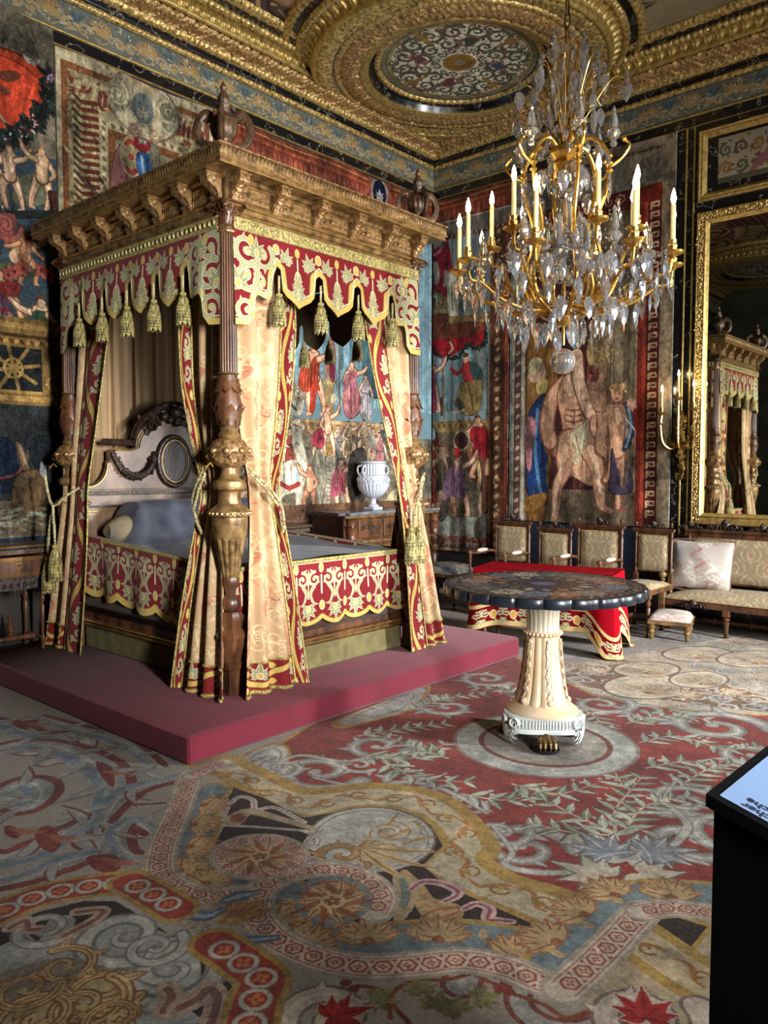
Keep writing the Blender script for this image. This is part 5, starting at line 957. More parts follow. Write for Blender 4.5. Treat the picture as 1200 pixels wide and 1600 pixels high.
def cv_band():   # wavy ribbon with scrolls, .24 m x .9 m tile
    W_, H_ = .24, .9; c = CV(int(W_*800), int(H_*800), VR); c.fn = lambda p: p*800
    for i in (-1, 0, 1):
        t = np.linspace(-.2, 1.2, 60); c.line(np.stack([W_/2+.075*np.sin(t*TAU), t*H_], 1), .042, GD_); c.line(np.stack([W_/2+.075*np.sin(t*TAU), t*H_], 1), .034, GO)
    for q in range(40): t = q/40; c.ell(W_/2+.075*math.sin(t*TAU), t*H_, .006, None, (150, 128, 60))
    for y, x, ro, sg in ((.25*H_, .07, .4, 1), (.75*H_, W_-.07, PI-.4, -1)):
        for dy in (-H_, 0, H_):
            e_leaf(View(c, x-.01*sg, y+dy-.01, ro*0+sg*.2, .1, .1), 1.); e_scroll(View(c, x, y+dy+.085, ro, .055, .055), 1., sg); e_scroll(View(c, x, y+dy-.1, ro+2, .05, .05), 1., -sg)
    for y, x in ((0, .035), (0, W_-.035), (.5*H_, .035), (.5*H_, W_-.035), (H_, .035), (H_, W_-.035)): c.ell(x, y, .027, .035, GD_); c.ell(x, y, .023, .031, GO); c.ell(x, y, .012, .018, (206, 184, 110))
    return speckle(c)
def cv_hem():    # horizontal embroidered hem, .6 x .2
    W_, H_ = .6, .2; c = CV(480, 160, VR); c.fn = lambda p: p*800; t = np.linspace(-.1, 1.1, 60)
    c.line(np.stack([t*W_, H_*.48+.05*np.sin(t*TAU)], 1), .036, GD_); c.line(np.stack([t*W_, H_*.48+.05*np.sin(t*TAU)], 1), .03, GO)
    for x, y, s in ((.15, .065, 1), (.45, .12, -1)): e_leaf(View(c, x, y+.035*s, 0 if s > 0 else PI, .085, .085), 1.)
    for x, y in ((.0, .05), (.3, .05), (.3, .15), (.0, .15), (.6, .05), (.6, .15)): c.ell(x, y, .024, .02, GO)
    c.line([(0, H_-.008), (W_, H_-.008)], .022, GO); c.line([(0, H_-.022), (W_, H_-.022)], .005, GD_); c.line([(0, .006), (W_, .006)], .014, (176, 160, 92)); return speckle(c)
def cv_damask(base=(178, 147, 110), a=(194, 168, 130), b=(174, 112, 86), seed=3):
    c = CV(640, 900, base).grain(.07); c.fn = lambda p: p*800; r = np.random.RandomState(seed)
    for i in range(26):
        x, y = r.uniform(0, .8), r.uniform(0, 1.1); cc = (a, b)[i % 3 == 0]
        for dx in (-.8, 0, .8):
            for dy in (-1.125, 0, 1.125):
                c.line(catmull([(x+dx, y+dy), (x+dx+.06, y+dy+.08), (x+dx-.02, y+dy+.17), (x+dx+.05, y+dy+.26)], 6), [.01, .05, .03, .01], cc, .5)
    for i in range(120):
        x, y, ro, s, sg = r.uniform(0, .8), r.uniform(0, 1.125), r.uniform(0, 6), r.uniform(.022, .045), r.choice([-1, 1]); cc = (a, (202, 180, 140), b, a)[i % 4]
        for dx in (-.8, 0, .8):
            for dy in (-1.125, 0, 1.125):
                if -.1 < x+dx < .9 and -.1 < y+dy < 1.2: v = View(c, x+dx, y+dy, ro, s, s); v.line(spiral(0, 0, 1, 1.2, 0, sg), [.28, .1], cc); m_leaf(View(v, .8, 0, -1.2*sg, 1, 1), 1.3, .4, cc, base)
    return speckle(c, 4)
M_band = picmat('embroidered_band', cv_band(), .8, weave=.5, sheen=.3, bumpimg=.6, vary=.1)
M_hem = picmat('embroidered_hem', cv_hem(), .8, weave=.5, sheen=.3, bumpimg=.6, vary=.1)
M_damask = picmat('curtain_damask', cv_damask(), .75, weave=.3, sheen=.3, vary=.1)
M_lining = mat('yellow_silk_lining', (186, 166, 96), (160, 140, 74), .6, ns=30, sheen=.3)
M_galloon = mat('gold_galloon', (184, 168, 96), (112, 96, 48), .6, .1, ns=70, bump=.6, bs=150, mask=(.4, .62))
M_passem = mat('tassel_thread', (176, 164, 104), (84, 74, 38), .6, .05, ns=90, bump=.7, bs=200, mask=(.4, .6), stretch=(1, 1, .25))
M_cord = mat('cream_cord', (196, 186, 140), (110, 96, 60), .6, ns=60, bump=.5, bs=120)
M_walnut = mat('carved_walnut', (104, 66, 40), (52, 32, 20), .38, ns=14, stretch=(1, 1, .3), bump=.3, bs=40, coat=.15)
M_giltwood = mat('gilt_walnut', (160, 128, 82), (92, 68, 42), .36, .45, ns=18, bump=.35, bs=60)
M_carve = mat('carved_giltwood', (158, 124, 80), (92, 62, 36), .42, .4, ns=40, nd=5, bump=.5, bs=50, mask=(.42, .66), bdist=.005)
M_brightgilt = mat('bright_gilt_line', (222, 184, 104), (176, 132, 64), .3, .8, ns=20)
M_darkwood = mat('dark_carved_wood', (60, 42, 32), (30, 20, 16), .4, ns=30, bump=.7, bs=60, coat=.2, bdist=.008)
M_headwood = mat('headboard_wood', (128, 104, 84), (92, 72, 58), .38, ns=10, nd=5, bump=.2, coat=.2)
# ---- tassel (shared meshes): hangs from z=0 downwards, total about .25
def tassel_parts(L=.25):
    a = MB(); a.tube([(0, 0, 0), (0, 0, -L*.36)], .007, 6)
    b = MB(); b.lathe([(.004, -L*.34), (.018, -L*.36), (.022, -L*.40), (.014, -L*.43), (.024, -L*.45), (.032, -L*.52), (.03, -L*.58)], 14)
    c = MB(); n = 24; 
    for k in range(n):
        q = k*TAU/n; x, y = math.cos(q), math.sin(q); c.tube([(.026*x, .026*y, -L*.56), (.036*x, .036*y, -L*.7), (.038*x, .038*y, -L*.96-.006*(k % 3))], .0058, 4)
    for z in (.62, .68, .74, .80, .86, .92): c.lathe([(.036+.004*(z-.6)*5, -L*z-.004), (.041+.004*(z-.6)*5, -L*z), (.036+.004*(z-.6)*5, -L*z+.004)], 16, cap=False)
    return a, b, c
TP_ = {}
def put_tassel(parent, loc, L=.25, s=1.):
    key = L
    if key not in TP_:
        a, b, c = tassel_parts(L); o = c.build('tassel', M_passem, parent); oa = a.build('tassel_cord', M_cord, o); ob = b.build('tassel_head', M_passem, o)
        o.location = loc; o.scale = (s, s, s); TP_[key] = (o, oa, ob); return o
    o, oa, ob = TP_[key]; q = o.copy(); COL.objects.link(q); q.parent = parent; q.location = loc; q.scale = (s, s, s)
    for w in (oa, ob): e = w.copy(); COL.objects.link(e); e.parent = q
    return q
def twist(m, P, r=.012, k=3, pitch=.05, n=6):
    """twisted rope of k strands along P"""
    P = catmull(P, 8); d = np.linalg.norm(np.diff(P, axis=0), axis=1); s = np.concatenate([[0], np.cumsum(d)]); N = max(int(s[-1]/pitch*10), 8); q = np.linspace(0, s[-1], N)
    Q = np.stack([np.interp(q, s, P[:, i]) for i in range(3)], 1); T = np.gradient(Q, axis=0); T /= np.linalg.norm(T, axis=1)[:, None]
    ref = np.array([.3, .2, 1.]) if abs(T[:, 2]).mean() < .8 else np.array([1., .2, 0]); A = np.cross(T, ref); A /= np.linalg.norm(A, axis=1)[:, None]; B = np.cross(T, A)
    for j in range(k):
        a = q/pitch*TAU+j*TAU/k; m.tube(Q+r*.55*(np.cos(a)[:, None]*A+np.sin(a)[:, None]*B), r*.55, n)
    return m
# ---------------------------------------------------------------- platform
PH = .15
m = MB(); m.box(.02, 2.80, -5.59, -2.46, 0, PH, .012)
dais = m.build('dais', mat('crimson_carpet_pile', (108, 12, 38), (88, 8, 30), .95, ns=3, stretch=(6, 1, 1), bump=.4, bs=300, sheen=.6, mask=(.3, .7)))
tag(dais, 'low crimson carpeted platform under the four poster bed', 'platform')
# ---------------------------------------------------------------- four poster bed
XN, YN, XL, YR = 2.35, -4.97, .45, -3.28
bed = thing('four_poster_bed', 'carved gilt four poster bed with heavy bracketed cornice on the crimson platform', 'bed', (XN, YN, PH))
BO = np.array([XN, YN, PH])
def bb(m, name, mt, par=None, **k): # world coords -> bed local
    m.mv(Matrix.Translation((-XN, -YN, -PH))); return m.build(name, mt, par or bed, **k)
def make_post(x, y, first=None):
    if first:
        o = first.copy(); COL.objects.link(o); o.location = (x-XN, y-YN, 0)
        for ch in first.children: c = ch.copy(); COL.objects.link(c); c.parent = o
        return o
    m = MB()
    for s, z0, z1 in ((.05, 0, .16), (.064, .155, .2)): m.box(-s, s, -s, s, z0, z1, .004)
    for P in ([(.045, .2), (.05, .24), (.068, .30), (.068, .33)], [(.068, .33), (.076, .35), (.076, .365), (.05, .40)], [(.05, .40), (.056, .44), (.062, .47), (.05, .5)]): m.lathe([(r_*1.35, z_) for r_, z_ in P], 6, a0=.5)
    po = m.build('post', M_walnut, bed, loc=(x-XN, y-YN, 0)); m = MB(); m.lathe([(.03, .5), (.052, .52), (.058, .55), (.045, .58), (.03, .6), (.034, .63), (.05, .66), (.054, .69), (.044, .72)], 20)
    m.build('lower_baluster', M_walnut, po); m = MB(); m.lathe([(.052, 1.58), (.06, 1.62), (.078, 1.67), (.08, 1.72), (.066, 1.78), (.058, 1.84), (.054, 1.89)], 24)
    m_sh = MB(); m_sh.lathe([(.052, 1.90)]+[(.052-.007*t, 1.9+.81*t) for t in np.linspace(0, 1, 8)], 144, lobes=18, amp=.06)
    for k in range(8): a = k*PI/4; leaf3(m, Tm((.058*math.cos(a), .058*math.sin(a), 1.87), a, 1, PI*1.0), .1, .05, .4)
    for k in range(8): a = k*PI/4+.3; leaf3(m, Tm((.064*math.cos(a), .064*math.sin(a), 1.6), a), .13, .055, .3)
    m.build('acanthus_vase', M_walnut, po); m_sh.build('fluted_shaft', M_walnut, po); g = MB(); g.lathe([(.046, .70), (.05, .715), (.086, .93), (.088, .94)], 96, lobes=12, amp=.075)
    g.lathe([(.088, .93), (.098, .96), (.104, 1.04), (.104, 1.06), (.12, 1.07), (.122, 1.095), (.108, 1.11), (.07, 1.14), (.062, 1.19), (.066, 1.21), (.09, 1.225), (.096, 1.25), (.092, 1.27), (.06, 1.29), (.05, 1.32), (.05, 1.36)], 32)
    g.build('fluted_baluster', M_giltwood, po); g = MB(); g.lathe([(.055, 1.52), (.066, 1.535), (.06, 1.55), (.05, 1.565), (.056, 1.585)], 24); g.build('gilt_ring', M_giltwood, po); g = MB(); g.lathe([(.06, 1.895), (.064, 1.90), (.06, 1.907)], 24); g.build('gilt_ring', M_giltwood, po); g = MB()
    g.lathe([(.048, 2.70), (.056, 2.705), (.058, 2.715), (.05, 2.72), (.05, 2.735), (.057, 2.742), (.048, 2.752)], 24)
    g.build('gilt_ring', M_giltwood, po); g = MB()
    for k in range(24): a = k*TAU/24; g.ball((.121*math.cos(a), .121*math.sin(a), 1.083), .012, 6, 4)
    k_ = g.build('gadroon_beads', M_giltwood, po); k_['kind'] = 'stuff'
    c = MB(); c.lathe([(.055, 1.35), (.09, 1.38), (.112, 1.43), (.108, 1.47), (.085, 1.51), (.05, 1.53)], 36, lobes=8, amp=.06)
    for k in range(8):
        a = k*PI/4; x_, y_ = math.cos(a), math.sin(a); c.ball((.112*x_, .112*y_, 1.45), .022, 8, 6); leaf3(c, Tm((.1*math.cos(a+.39), .1*math.sin(a+.39), 1.38), a+.39), .09, .05, .6); volute(c, Tm((.115*math.cos(a+.2), .115*math.sin(a+.2), 1.41), a), .02, .016, .004)
    c.build('mask_collar', M_carve, po)
    capital3(.047, .085, .135, 2.75).build('capital', M_walnut, po)
    h = MB(); h.tube([(-.0, -.12, 1.36), (.02, -.15, 1.38), (.0, -.17, 1.35)], .006, 6); h.ball((0, -.17, 1.35), .016, 10, 6, (1, .4, 1)); h.build('curtain_hook', M_brightgilt, po)
    return po
p0 = make_post(XN, YN); make_post(XL, YN, p0); make_post(XN, YR, p0); make_post(XL, YR, p0)
# cornice: stepped profile swept round the rectangle
def frame_sweep(m, prof, x0=XL, x1=XN, y0=YN, y1=YR):
    """prof: [(out, z)]; mitred rectangular ring"""
    V = []
    for o, z in prof: V.append([(x0-o, y0-o, z), (x1+o, y0-o, z), (x1+o, y1+o, z), (x0-o, y1+o, z)])
    V = np.array(V); n = len(prof); f = []
    for k in range(n-1):
        for i in range(4): j = (i+1) % 4; f.append((k*4+i, k*4+j, (k+1)*4+j, (k+1)*4+i))
    m.add(V.reshape(-1, 3), f); return m
m = MB(); frame_sweep(m, [(-.06, 2.955), (.035, 2.955), (.035, 2.975), (.05, 2.98), (.05, 3.005), (.062, 3.01), (.062, 3.025), (.03, 3.03), (.03, 3.155), (.045, 3.16), (.06, 3.175), (.175, 3.178), (.175, 3.20), (.185, 3.212), (-.06, 3.22), (-.06, 2.955)]); cor = bb(m, 'cornice', M_giltwood, smooth=False)
m = MB(); frame_sweep(m, [(.182, 3.205), (.186, 3.215), (.176, 3.24), (.16, 3.262), (.175, 3.268), (.19, 3.272), (.19, 3.282), (-.06, 3.285)]); bb(m, 'cornice_top', M_carve, cor, smooth=False)
m = MB()
for side in range(4):
    L = (XN-XL if side % 2 == 0 else YR-YN)+.36; n = int(L/.028)
    for i in range(n):
        t = -.18+L*(i+.5)/n
        P = {0: (XL+t, YN-.182, 0), 1: (XN+.182, YN+t, PI/2), 2: (XL+t, YR+.182, PI), 3: (XL-.182, YN+t, -PI/2)}[side]
        leaf3(m, Tm((P[0], P[1], 3.212), P[2]-PI/2, 1, 0, 0), .055, .026, .1, 3)
lf = bb(m, 'cornice_leaf_band', M_giltwood, cor); lf['kind'] = 'stuff'
m = MB(); frame_sweep(m, [(.1755, 3.179), (.178, 3.183), (.1755, 3.187)]); frame_sweep(m, [(.1855, 3.206), (.189, 3.210), (.1855, 3.214)]); frame_sweep(m, [(.0625, 3.012), (.066, 3.017), (.0625, 3.022)]); frame_sweep(m, [(.0355, 2.957), (.039, 2.963), (.0355, 2.969)]); bb(m, 'gilt_fillet', M_brightgilt, cor, smooth=False)
# modillion brackets and the carved frieze panels between them
def bracket_mesh():
    m = MB(); w = .034; prof = [(0, .0), (.02, .0), (.03, .02), (.028, .05), (.045, .07), (.08, .085), (.1, .1), (.105, .125), (.1, .14), (0, .14)]
    m.prism([(a, b) for a, b in prof], lambda a, b, t: (t, -a, b), -w/1, w/1); m.box(-w-.008, w+.008, -.115, .0, .138, .148)
    for sx in (-1, 1): volute(m, Tm((sx*(w+.001), -.07, .108), -PI/2), .024, .008, .004); volute(m, Tm((sx*(w+.001), -.02, .028), -PI/2), .013, .008, .003)
    for i in range(4): leaf3(m, Tm((0, -.035-.018*i, .03+.022*i), -PI/2), .04, .045, .6)
    return m
def place(first, par, loc, rz):
    o = first.copy(); COL.objects.link(o); o.parent = par; o.location = loc; o.rotation_euler = (0, 0, rz); return o
nb = {0: 6, 1: 5, 2: 6, 3: 5}; b0 = None; pnl = None; z0 = 3.028-PH
for side in range(4):
    n = nb[side]; A, B = {0: ((XL, YN), (XN, YN)), 1: ((XN, YN), (XN, YR)), 2: ((XL, YR), (XN, YR)), 3: ((XL, YN), (XL, YR))}[side]; rz = (0, PI/2, PI, -PI/2)[side]; nx, ny = ((0, -1), (1, 0), (0, 1), (-1, 0))[side]
    for i in range(n+1):
        t = i/n; t = t+(.016 if i == 0 else -.016 if i == n else 0); x, y = A[0]+(B[0]-A[0])*t+nx*.035, A[1]+(B[1]-A[1])*t+ny*.035; loc = (x-XN, y-YN, z0)
        if b0 is None: b0 = bracket_mesh().build('bracket', M_carve, bed, loc=loc)
        else: place(b0, bed, loc, rz)
        if i < n:
            t = (i+.5)/n; x, y = A[0]+(B[0]-A[0])*t+nx*.03, A[1]+(B[1]-A[1])*t+ny*.03; w = (math.hypot(B[0]-A[0], B[1]-A[1])/n-.085)/2; key = side % 2
            if pnl is None: pnl = {}
            if key not in pnl:
                q = MB(); q.box(-w, w, -.008, .0, .015, .115, .003); q.box(-w+.014, w-.014, -.012, -.004, .027, .103); o = q.build('frieze_panel', M_carve, bed, False, loc=(x-XN, y-YN, z0)); o.rotation_euler = (0, 0, rz)
                g = MB(); g.tube([(-w+.008, -.011, .021), (w-.008, -.011, .021), (w-.008, -.011, .109), (-w+.008, -.011, .109)], .003, 4, closed=True)
                go = g.build('gilt_border', M_brightgilt, o)
                s = MB()
                for kx in range(5):
                    for sg in (-1, 1): P = spiral(0, 0, .03, 1.2, kx, sg, 16); s.tube([(a+(kx-2)*w*.36, -.013, .065+b*.9*sg*.6) for a, b in P], .0035, 4)
                s.build('scroll_relief', M_giltwood, o); pnl[key] = o
            else:
                o = place(pnl[key], bed, (x-XN, y-YN, z0), rz)
                for ch in pnl[key].children: c = ch.copy(); COL.objects.link(c); c.parent = o
# tester (inner roof of the bed)
m = MB(); m.box(XL-.0, XN+.0, YN, YR, 3.16, 3.19); bb(m, 'tester', mat('tester_cloth', (96, 80, 56), (70, 58, 40), .9), smooth=False)
# urn finials standing on the cornice corners
u = MB(); u.lathe([(.055, 0), (.055, .025), (.032, .04), (.026, .06), (.045, .08), (.068, .11), (.078, .15), (.074, .18), (.082, .19), (.07, .2), (.045, .22), (.03, .24), (.034, .26), (.024, .28), (.032, .30), (.034, .32), (.02, .345), (.014, .36), (.02, .375), (.004, .41)], 48, lobes=12, amp=.04)
for k in range(4):
    a = k*PI/2+PI/4; P = [(0.06, 0, .05), (.12, 0, .06), (.15, 0, .12), (.14, 0, .19), (.10, 0, .23), (.075, 0, .215), (.09, 0, .19)]; kk = len(u.v); u.tube(catmull(P, 5), .013, 7, squash=(1, 1.9)); u.mv(Tm((0, 0, 0), a), kk); volute(u, Tm((.1*math.cos(a), .1*math.sin(a), .2), a), .028, .02, .006)
for k in range(8): a = k*PI/4; leaf3(u, Tm((.03*math.cos(a), .03*math.sin(a), .22), a), .07, .035, .3); leaf3(u, Tm((.04*math.cos(a+.4), .04*math.sin(a+.4), .06), a+.4), .09, .045, .4)
uo = u.build('urn_finial', mat('bronzed_urn', (96, 70, 46), (44, 30, 22), .4, .3, ns=20, bump=.3), bed, loc=(.02, -.03, 3.285-PH))
place(uo, bed, (.03, YR-YN+.03, 3.285-PH), .3)
# headboard
Yc = (YN+YR)/2
def hb(pts, x0, x1, name, mt, par=None, bevel=0):
    m = MB(); m.prism([(s, z) for s, z in pts], lambda a, b, t: (t, Yc+a, b), x0, x1); return bb(m, name, mt, par, smooth=False)
half = [(0, 1.93)]+[(.34*math.sin(a), 1.66+.27*math.cos(a)) for a in np.linspace(.15, PI/2, 8)]+[(.37, 1.64), (.56, 1.64), (.56, 1.56)]+[(.74-.17*math.cos(a)-.0, 1.36+.19*(1-math.sin(a))) for a in np.linspace(0, PI/2, 7)]+[(.82, 1.36), (.82, .45)]
out = half+[(-s, z) for s, z in half[::-1] if s > 0]
head = hb(out, .44, .50, 'headboard', M_headwood)
m = MB(); 
def contour(P, w, mm, x, r=.006): mm.tube([(x, Yc+s, z) for s, z in P], r, 6)
tp = [(-.62, 1.70), (-.36, 1.70)]+[(-.36*math.cos(a), 1.70+.28*math.sin(a)) for a in np.linspace(0.1, PI-.1, 18)]+[(.36, 1.70), (.62, 1.70)]
m.tube([(.50, Yc+s, z) for s, z in tp], .026, 8, squash=(1.3, 1)); m.box(.46, .56, Yc-.82, Yc+.82, 1.30, 1.325); m.box(.46, .54, Yc-.82, Yc+.82, 1.20, 1.215); bb(m, 'headboard_moulding', M_darkwood, head, angle=50)
g = MB()
for dz, dr in ((-.05, -.03), (-.075, -.06)):
    contour([(-.56, 1.66+dz*.3), (-.37, 1.66+dz*.3)]+[((.345+dr*.6)*-math.cos(a), 1.665+dz*.2+(.27+dr*.5)*math.sin(a)) for a in np.linspace(0.05, PI-.05, 18)]+[(.37, 1.66+dz*.3), (.56, 1.66+dz*.3)], 0, g, .505, .0045)
for sg in (-1, 1):
    contour([(sg*(.745-.16*math.cos(a)), 1.355+.18*(1-math.sin(a))) for a in np.linspace(0, PI/2, 8)]+[(sg*.82, 1.352)], 0, g, .505, .0045); contour([(sg*.8, .9), (sg*.8, 1.17), (0, 1.17)], 0, g, .504, .004); contour([(sg*.77, .9), (sg*.77, 1.15), (0, 1.15)], 0, g, .504, .003)
contour([(-.82, 1.335), (.82, 1.335)], 0, g, .505, .003); contour([(-.82, 1.29), (.82, 1.29)], 0, g, .505, .003); bb(g, 'gilt_stringing', M_brightgilt, head)
m = MB(); t = np.arange(36)*TAU/36; m.tube([(.515, Yc+.15*math.cos(a), 1.555+.2*math.sin(a)) for a in t], .02, 8, closed=True); m.prism([(.15*math.cos(a), 1.555+.2*math.sin(a)) for a in t], lambda a, b, q: (q, Yc+a, b), .49, .515)
ov = bb(m, 'oval_panel', M_darkwood, head, angle=50); g = MB(); g.tube([(.534, Yc+.125*math.cos(a), 1.555+.172*math.sin(a)) for a in t], .004, 6, closed=True); bb(g, 'oval_gilt_line', M_brightgilt, ov)
m = MB(); r = np.random.RandomState(4)
for k in range(26): a = k*PI/25; leaf3(m, Tm((.51, Yc+.24*math.cos(a), 1.76+.21*math.sin(a)), r.uniform(-.5, .5), 1, r.uniform(-.8, .8)), .11, .07, .7)
for k in range(16): m.ball((.52, Yc+r.uniform(-.13, .13), 1.86+r.uniform(0, .16)), r.uniform(.02, .045), 8, 6)
m.ball((.53, Yc, 1.95), .06, 12, 8); volute(m, Tm((.53, Yc-.2, 1.84), PI/2), .06, .05, .014); volute(m, Tm((.53, Yc+.2, 1.84), -PI/2), .06, .05, .014); bb(m, 'carved_crest', M_darkwood, head)
for sg in (-1, 1):
    m = MB(); P = catmull([(.53, Yc+sg*.55, 1.60), (.54, Yc+sg*.48, 1.49), (.55, Yc+sg*.36, 1.43), (.545, Yc+sg*.24, 1.49), (.53, Yc+sg*.19, 1.6)], 6); m.tube(P, .016+.012*np.sin(np.linspace(0, PI, len(P))), 8)
    for i, p in enumerate(P): m.ball(p+np.array([.015, r.uniform(-.02, .02), r.uniform(-.02, .02)]), .015, 6, 4); leaf3(m, Tm(p, sg*i, 1, .5*i), .05, .03, .5)
    bb(m, 'carved_garland', M_darkwood, head)
# bed frame rails: khaki cloth base, moulded walnut rail
m = MB(); m.box(XL+.06, XN-.05, YN+.05, YR-.05, PH, PH+.17, .01); bb(m, 'base_cloth', mat('khaki_base_cloth', (112, 104, 66), (92, 84, 52), .95, ns=12, bump=.2, bs=200), smooth=False)
m = MB(); frame_sweep(m, [(-.3, .32), (-.035, .32), (-.02, .335), (-.02, .36), (-.005, .368), (-.0, .38), (-.02, .39), (-.02, .43), (-.3, .44)]); bb(m, 'rail', M_walnut, smooth=False)
m = MB(); frame_sweep(m, [(.0, .366), (.006, .372), (.0, .378)]); frame_sweep(m, [(-.019, .334), (-.014, .34), (-.019, .346)]); bb(m, 'rail_gilt_line', M_brightgilt, smooth=False)
m = MB(); frame_sweep(m, [(-.3, .43), (-.03, .43), (-.015, .5), (-.03, .6), (-.3, .6)]); bb(m, 'mattress_side', mat('brown_velvet', (60, 40, 30), (96, 74, 56), .7, ns=60, bump=.6, bs=120, sheen=.3, mask=(.5, .8)), angle=80)
# ---------------------------------------------------------------- blue-grey coverlet with embroidered skirt, bolster
cov = thing('coverlet', 'blue grey velvet coverlet with scalloped red embroidered skirt on the bed', 'bedspread', (1.4, -4.12, .6))
CO = np.array([1.4, -4.12, .6])
M_bluev = mat('blue_grey_velvet', (88, 90, 100), (64, 68, 82), .8, ns=8, nd=8, bump=.5, bs=60, sheen=.35, spec=.2)
nx, ny = 60, 40; X, Y = np.meshgrid(np.linspace(.52, 2.335, nx), np.linspace(-4.955, -3.3, ny), indexing='ij')
yy_ = np.clip((Y+4.80)/.14, 0, 1); head_rise = .30*np.exp(-((X-.72)/.24)**4)*yy_*yy_*(3-2*yy_)*np.clip((-3.36-Y)/.12+.4, 0, 1)+.05*np.exp(-((X-.9)/.5)**2); Zt = .885+head_rise+.03*np.cos((Y-Yc)/.83*PI/2)+.006*np.sin(X*9+Y*5)*np.sin(Y*7)
m = MB(); m.grid(np.stack([X, Y, Zt], -1)-CO); m.box(.53-CO[0], 2.32-CO[0], -4.94-CO[1], -3.32-CO[1], .42-CO[2], .86-CO[2]); m.build('coverlet_top', M_bluev, cov)
def cv_skirt():
    L = 3.6; c = CV(int(L*460), int(.5*460), VR); c.fn = lambda p: p*460; st = .225; n = int(L/st)
    for i in range(n+1):
        x = i*st; c.ell(x, .43, st*.56, .075, GO) ; c.ell(x, .41, st*.52, .07, VR)
    ss = np.linspace(0, L, 900); yb = .437-.045*(1-np.abs(np.cos(PI*ss/st))**.7); c.fill([(0, 0), (L, 0), (L, .5), (0, .5)], VR); c.line(np.stack([ss, yb-.012], 1), .056, GD_); c.line(np.stack([ss, yb-.010], 1), .048, GO)
    for i in range(n+1):
        x = i*st
        if i % 1 == 0:
            v = View(c, x, .17, 0, 1, 1)
            for sg in (-1, 1): e_scroll(View(v, sg*.055, -.045, -PI/2 if sg > 0 else -PI/2, .05, .055), 1., -sg); v.line(catmull([(sg*.05, .0), (sg*.02, .05), (sg*.045, .11), (sg*.08, .12)], 5), [.03, .022, .008], ED); v.line(catmull([(sg*.05, .0), (sg*.02, .05), (sg*.045, .11), (sg*.08, .12)], 5), [.02, .014, .004], SG)
            v.line([(0, -.1), (0, .08)], .012, ED); e_leaf(View(v, 0, .14, PI, .1, .1)); e_leaf(View(v, 0, -.06, 0, .04, .05)); e_leaf(View(v, 0, .06, 0, .04, .05))
            w = View(c, x+st/2, .1, 0, 1, 1); w.ell(0, -.05, .022, .034, ED); w.ell(0, -.05, .017, .028, GO); w.line([(0, 0), (0, .12)], .012, ED); w.ell(0, .2, .022, .034, ED); w.ell(0, .2, .017, .028, GO)
    c.line([(0, .006), (L, .006)], .026, (150, 140, 110)); return speckle(c)
M_skirt = picmat('embroidered_skirt', cv_skirt(), .85, weave=.5, sheen=.3, bumpimg=.5, vary=.1)
def skirt(A, B, ztopA, ztopB, drop, nrm, L0):
    L = math.hypot(B[0]-A[0], B[1]-A[1]); n = int(L/.012); k = 16; t = np.linspace(0, 1, n)[:, None]; v = np.linspace(0, 1, k)[None]; s = L0+t*L
    sc = np.abs(np.cos(PI*s/.225)); zt = ztopA+(ztopB-ztopA)*t; dz = drop-.045*(1-sc**.7); out = .008+.02*np.sin(s*16)*v+.012*v; Z = zt-dz*v
    X = A[0]+(B[0]-A[0])*t+nrm[0]*out; Y = A[1]+(B[1]-A[1])*t+nrm[1]*out; uv = np.stack([s/3.6+0*v, 1-(dz*v)/.5], -1)
    m = MB(); m.grid(np.stack([X, Y, Z], -1)-CO, uv); m.grid(np.stack([X-nrm[0]*.004, Y-nrm[1]*.004, Z], -1)-CO, uv, flip=True); return m.build('embroidered_skirt', M_skirt, cov)
skirt((2.34, -4.96), (2.34, -3.30), .895, .885, .43, (1, 0), .05); skirt((.54, -4.965), (2.34, -4.965), 1.03, .895, .45, (0, -1), 0); skirt((2.34, -3.295), (.54, -3.295), .885, .99, .43, (0, 1), 0)
m = MB(); m.tube([(.9-CO[0]+q*1.44, -4.968-CO[1], .97-.075*q-CO[2]) for q in np.linspace(0, 1, 8)]+[(2.345-CO[0], y-CO[1], .893-CO[2]) for y in np.linspace(-4.95, -3.3, 10)], .012, 6); m.build('galloon_edge', M_galloon, cov)
bol = MB(); n = 24; th = np.linspace(0, TAU, 29)[:-1]; ys = np.linspace(-4.86, -3.4, 26)
V = np.array([[(.74+.16*rr*math.cos(a), y, 1.03+.145*rr*math.sin(a)+.01*math.sin(y*13+a*2)) for y, rr in zip(ys, [max(1-abs((y-Yc)/.73)**8, .12)**.5 for y in ys])] for a in th]); bol.grid(V, closed_u=True); bol.f += [tuple(int(i*26) for i in range(28)), tuple(int(i*26+25) for i in range(27, -1, -1))]
bo = bol.build('bolster', mat('bolster_cloth', (128, 112, 80), (84, 80, 72), .85, ns=5, nd=6, bump=.5, bs=30, bdist=.012)); tag(bo, 'round olive bolster lying across the head of the bed', 'bolster')
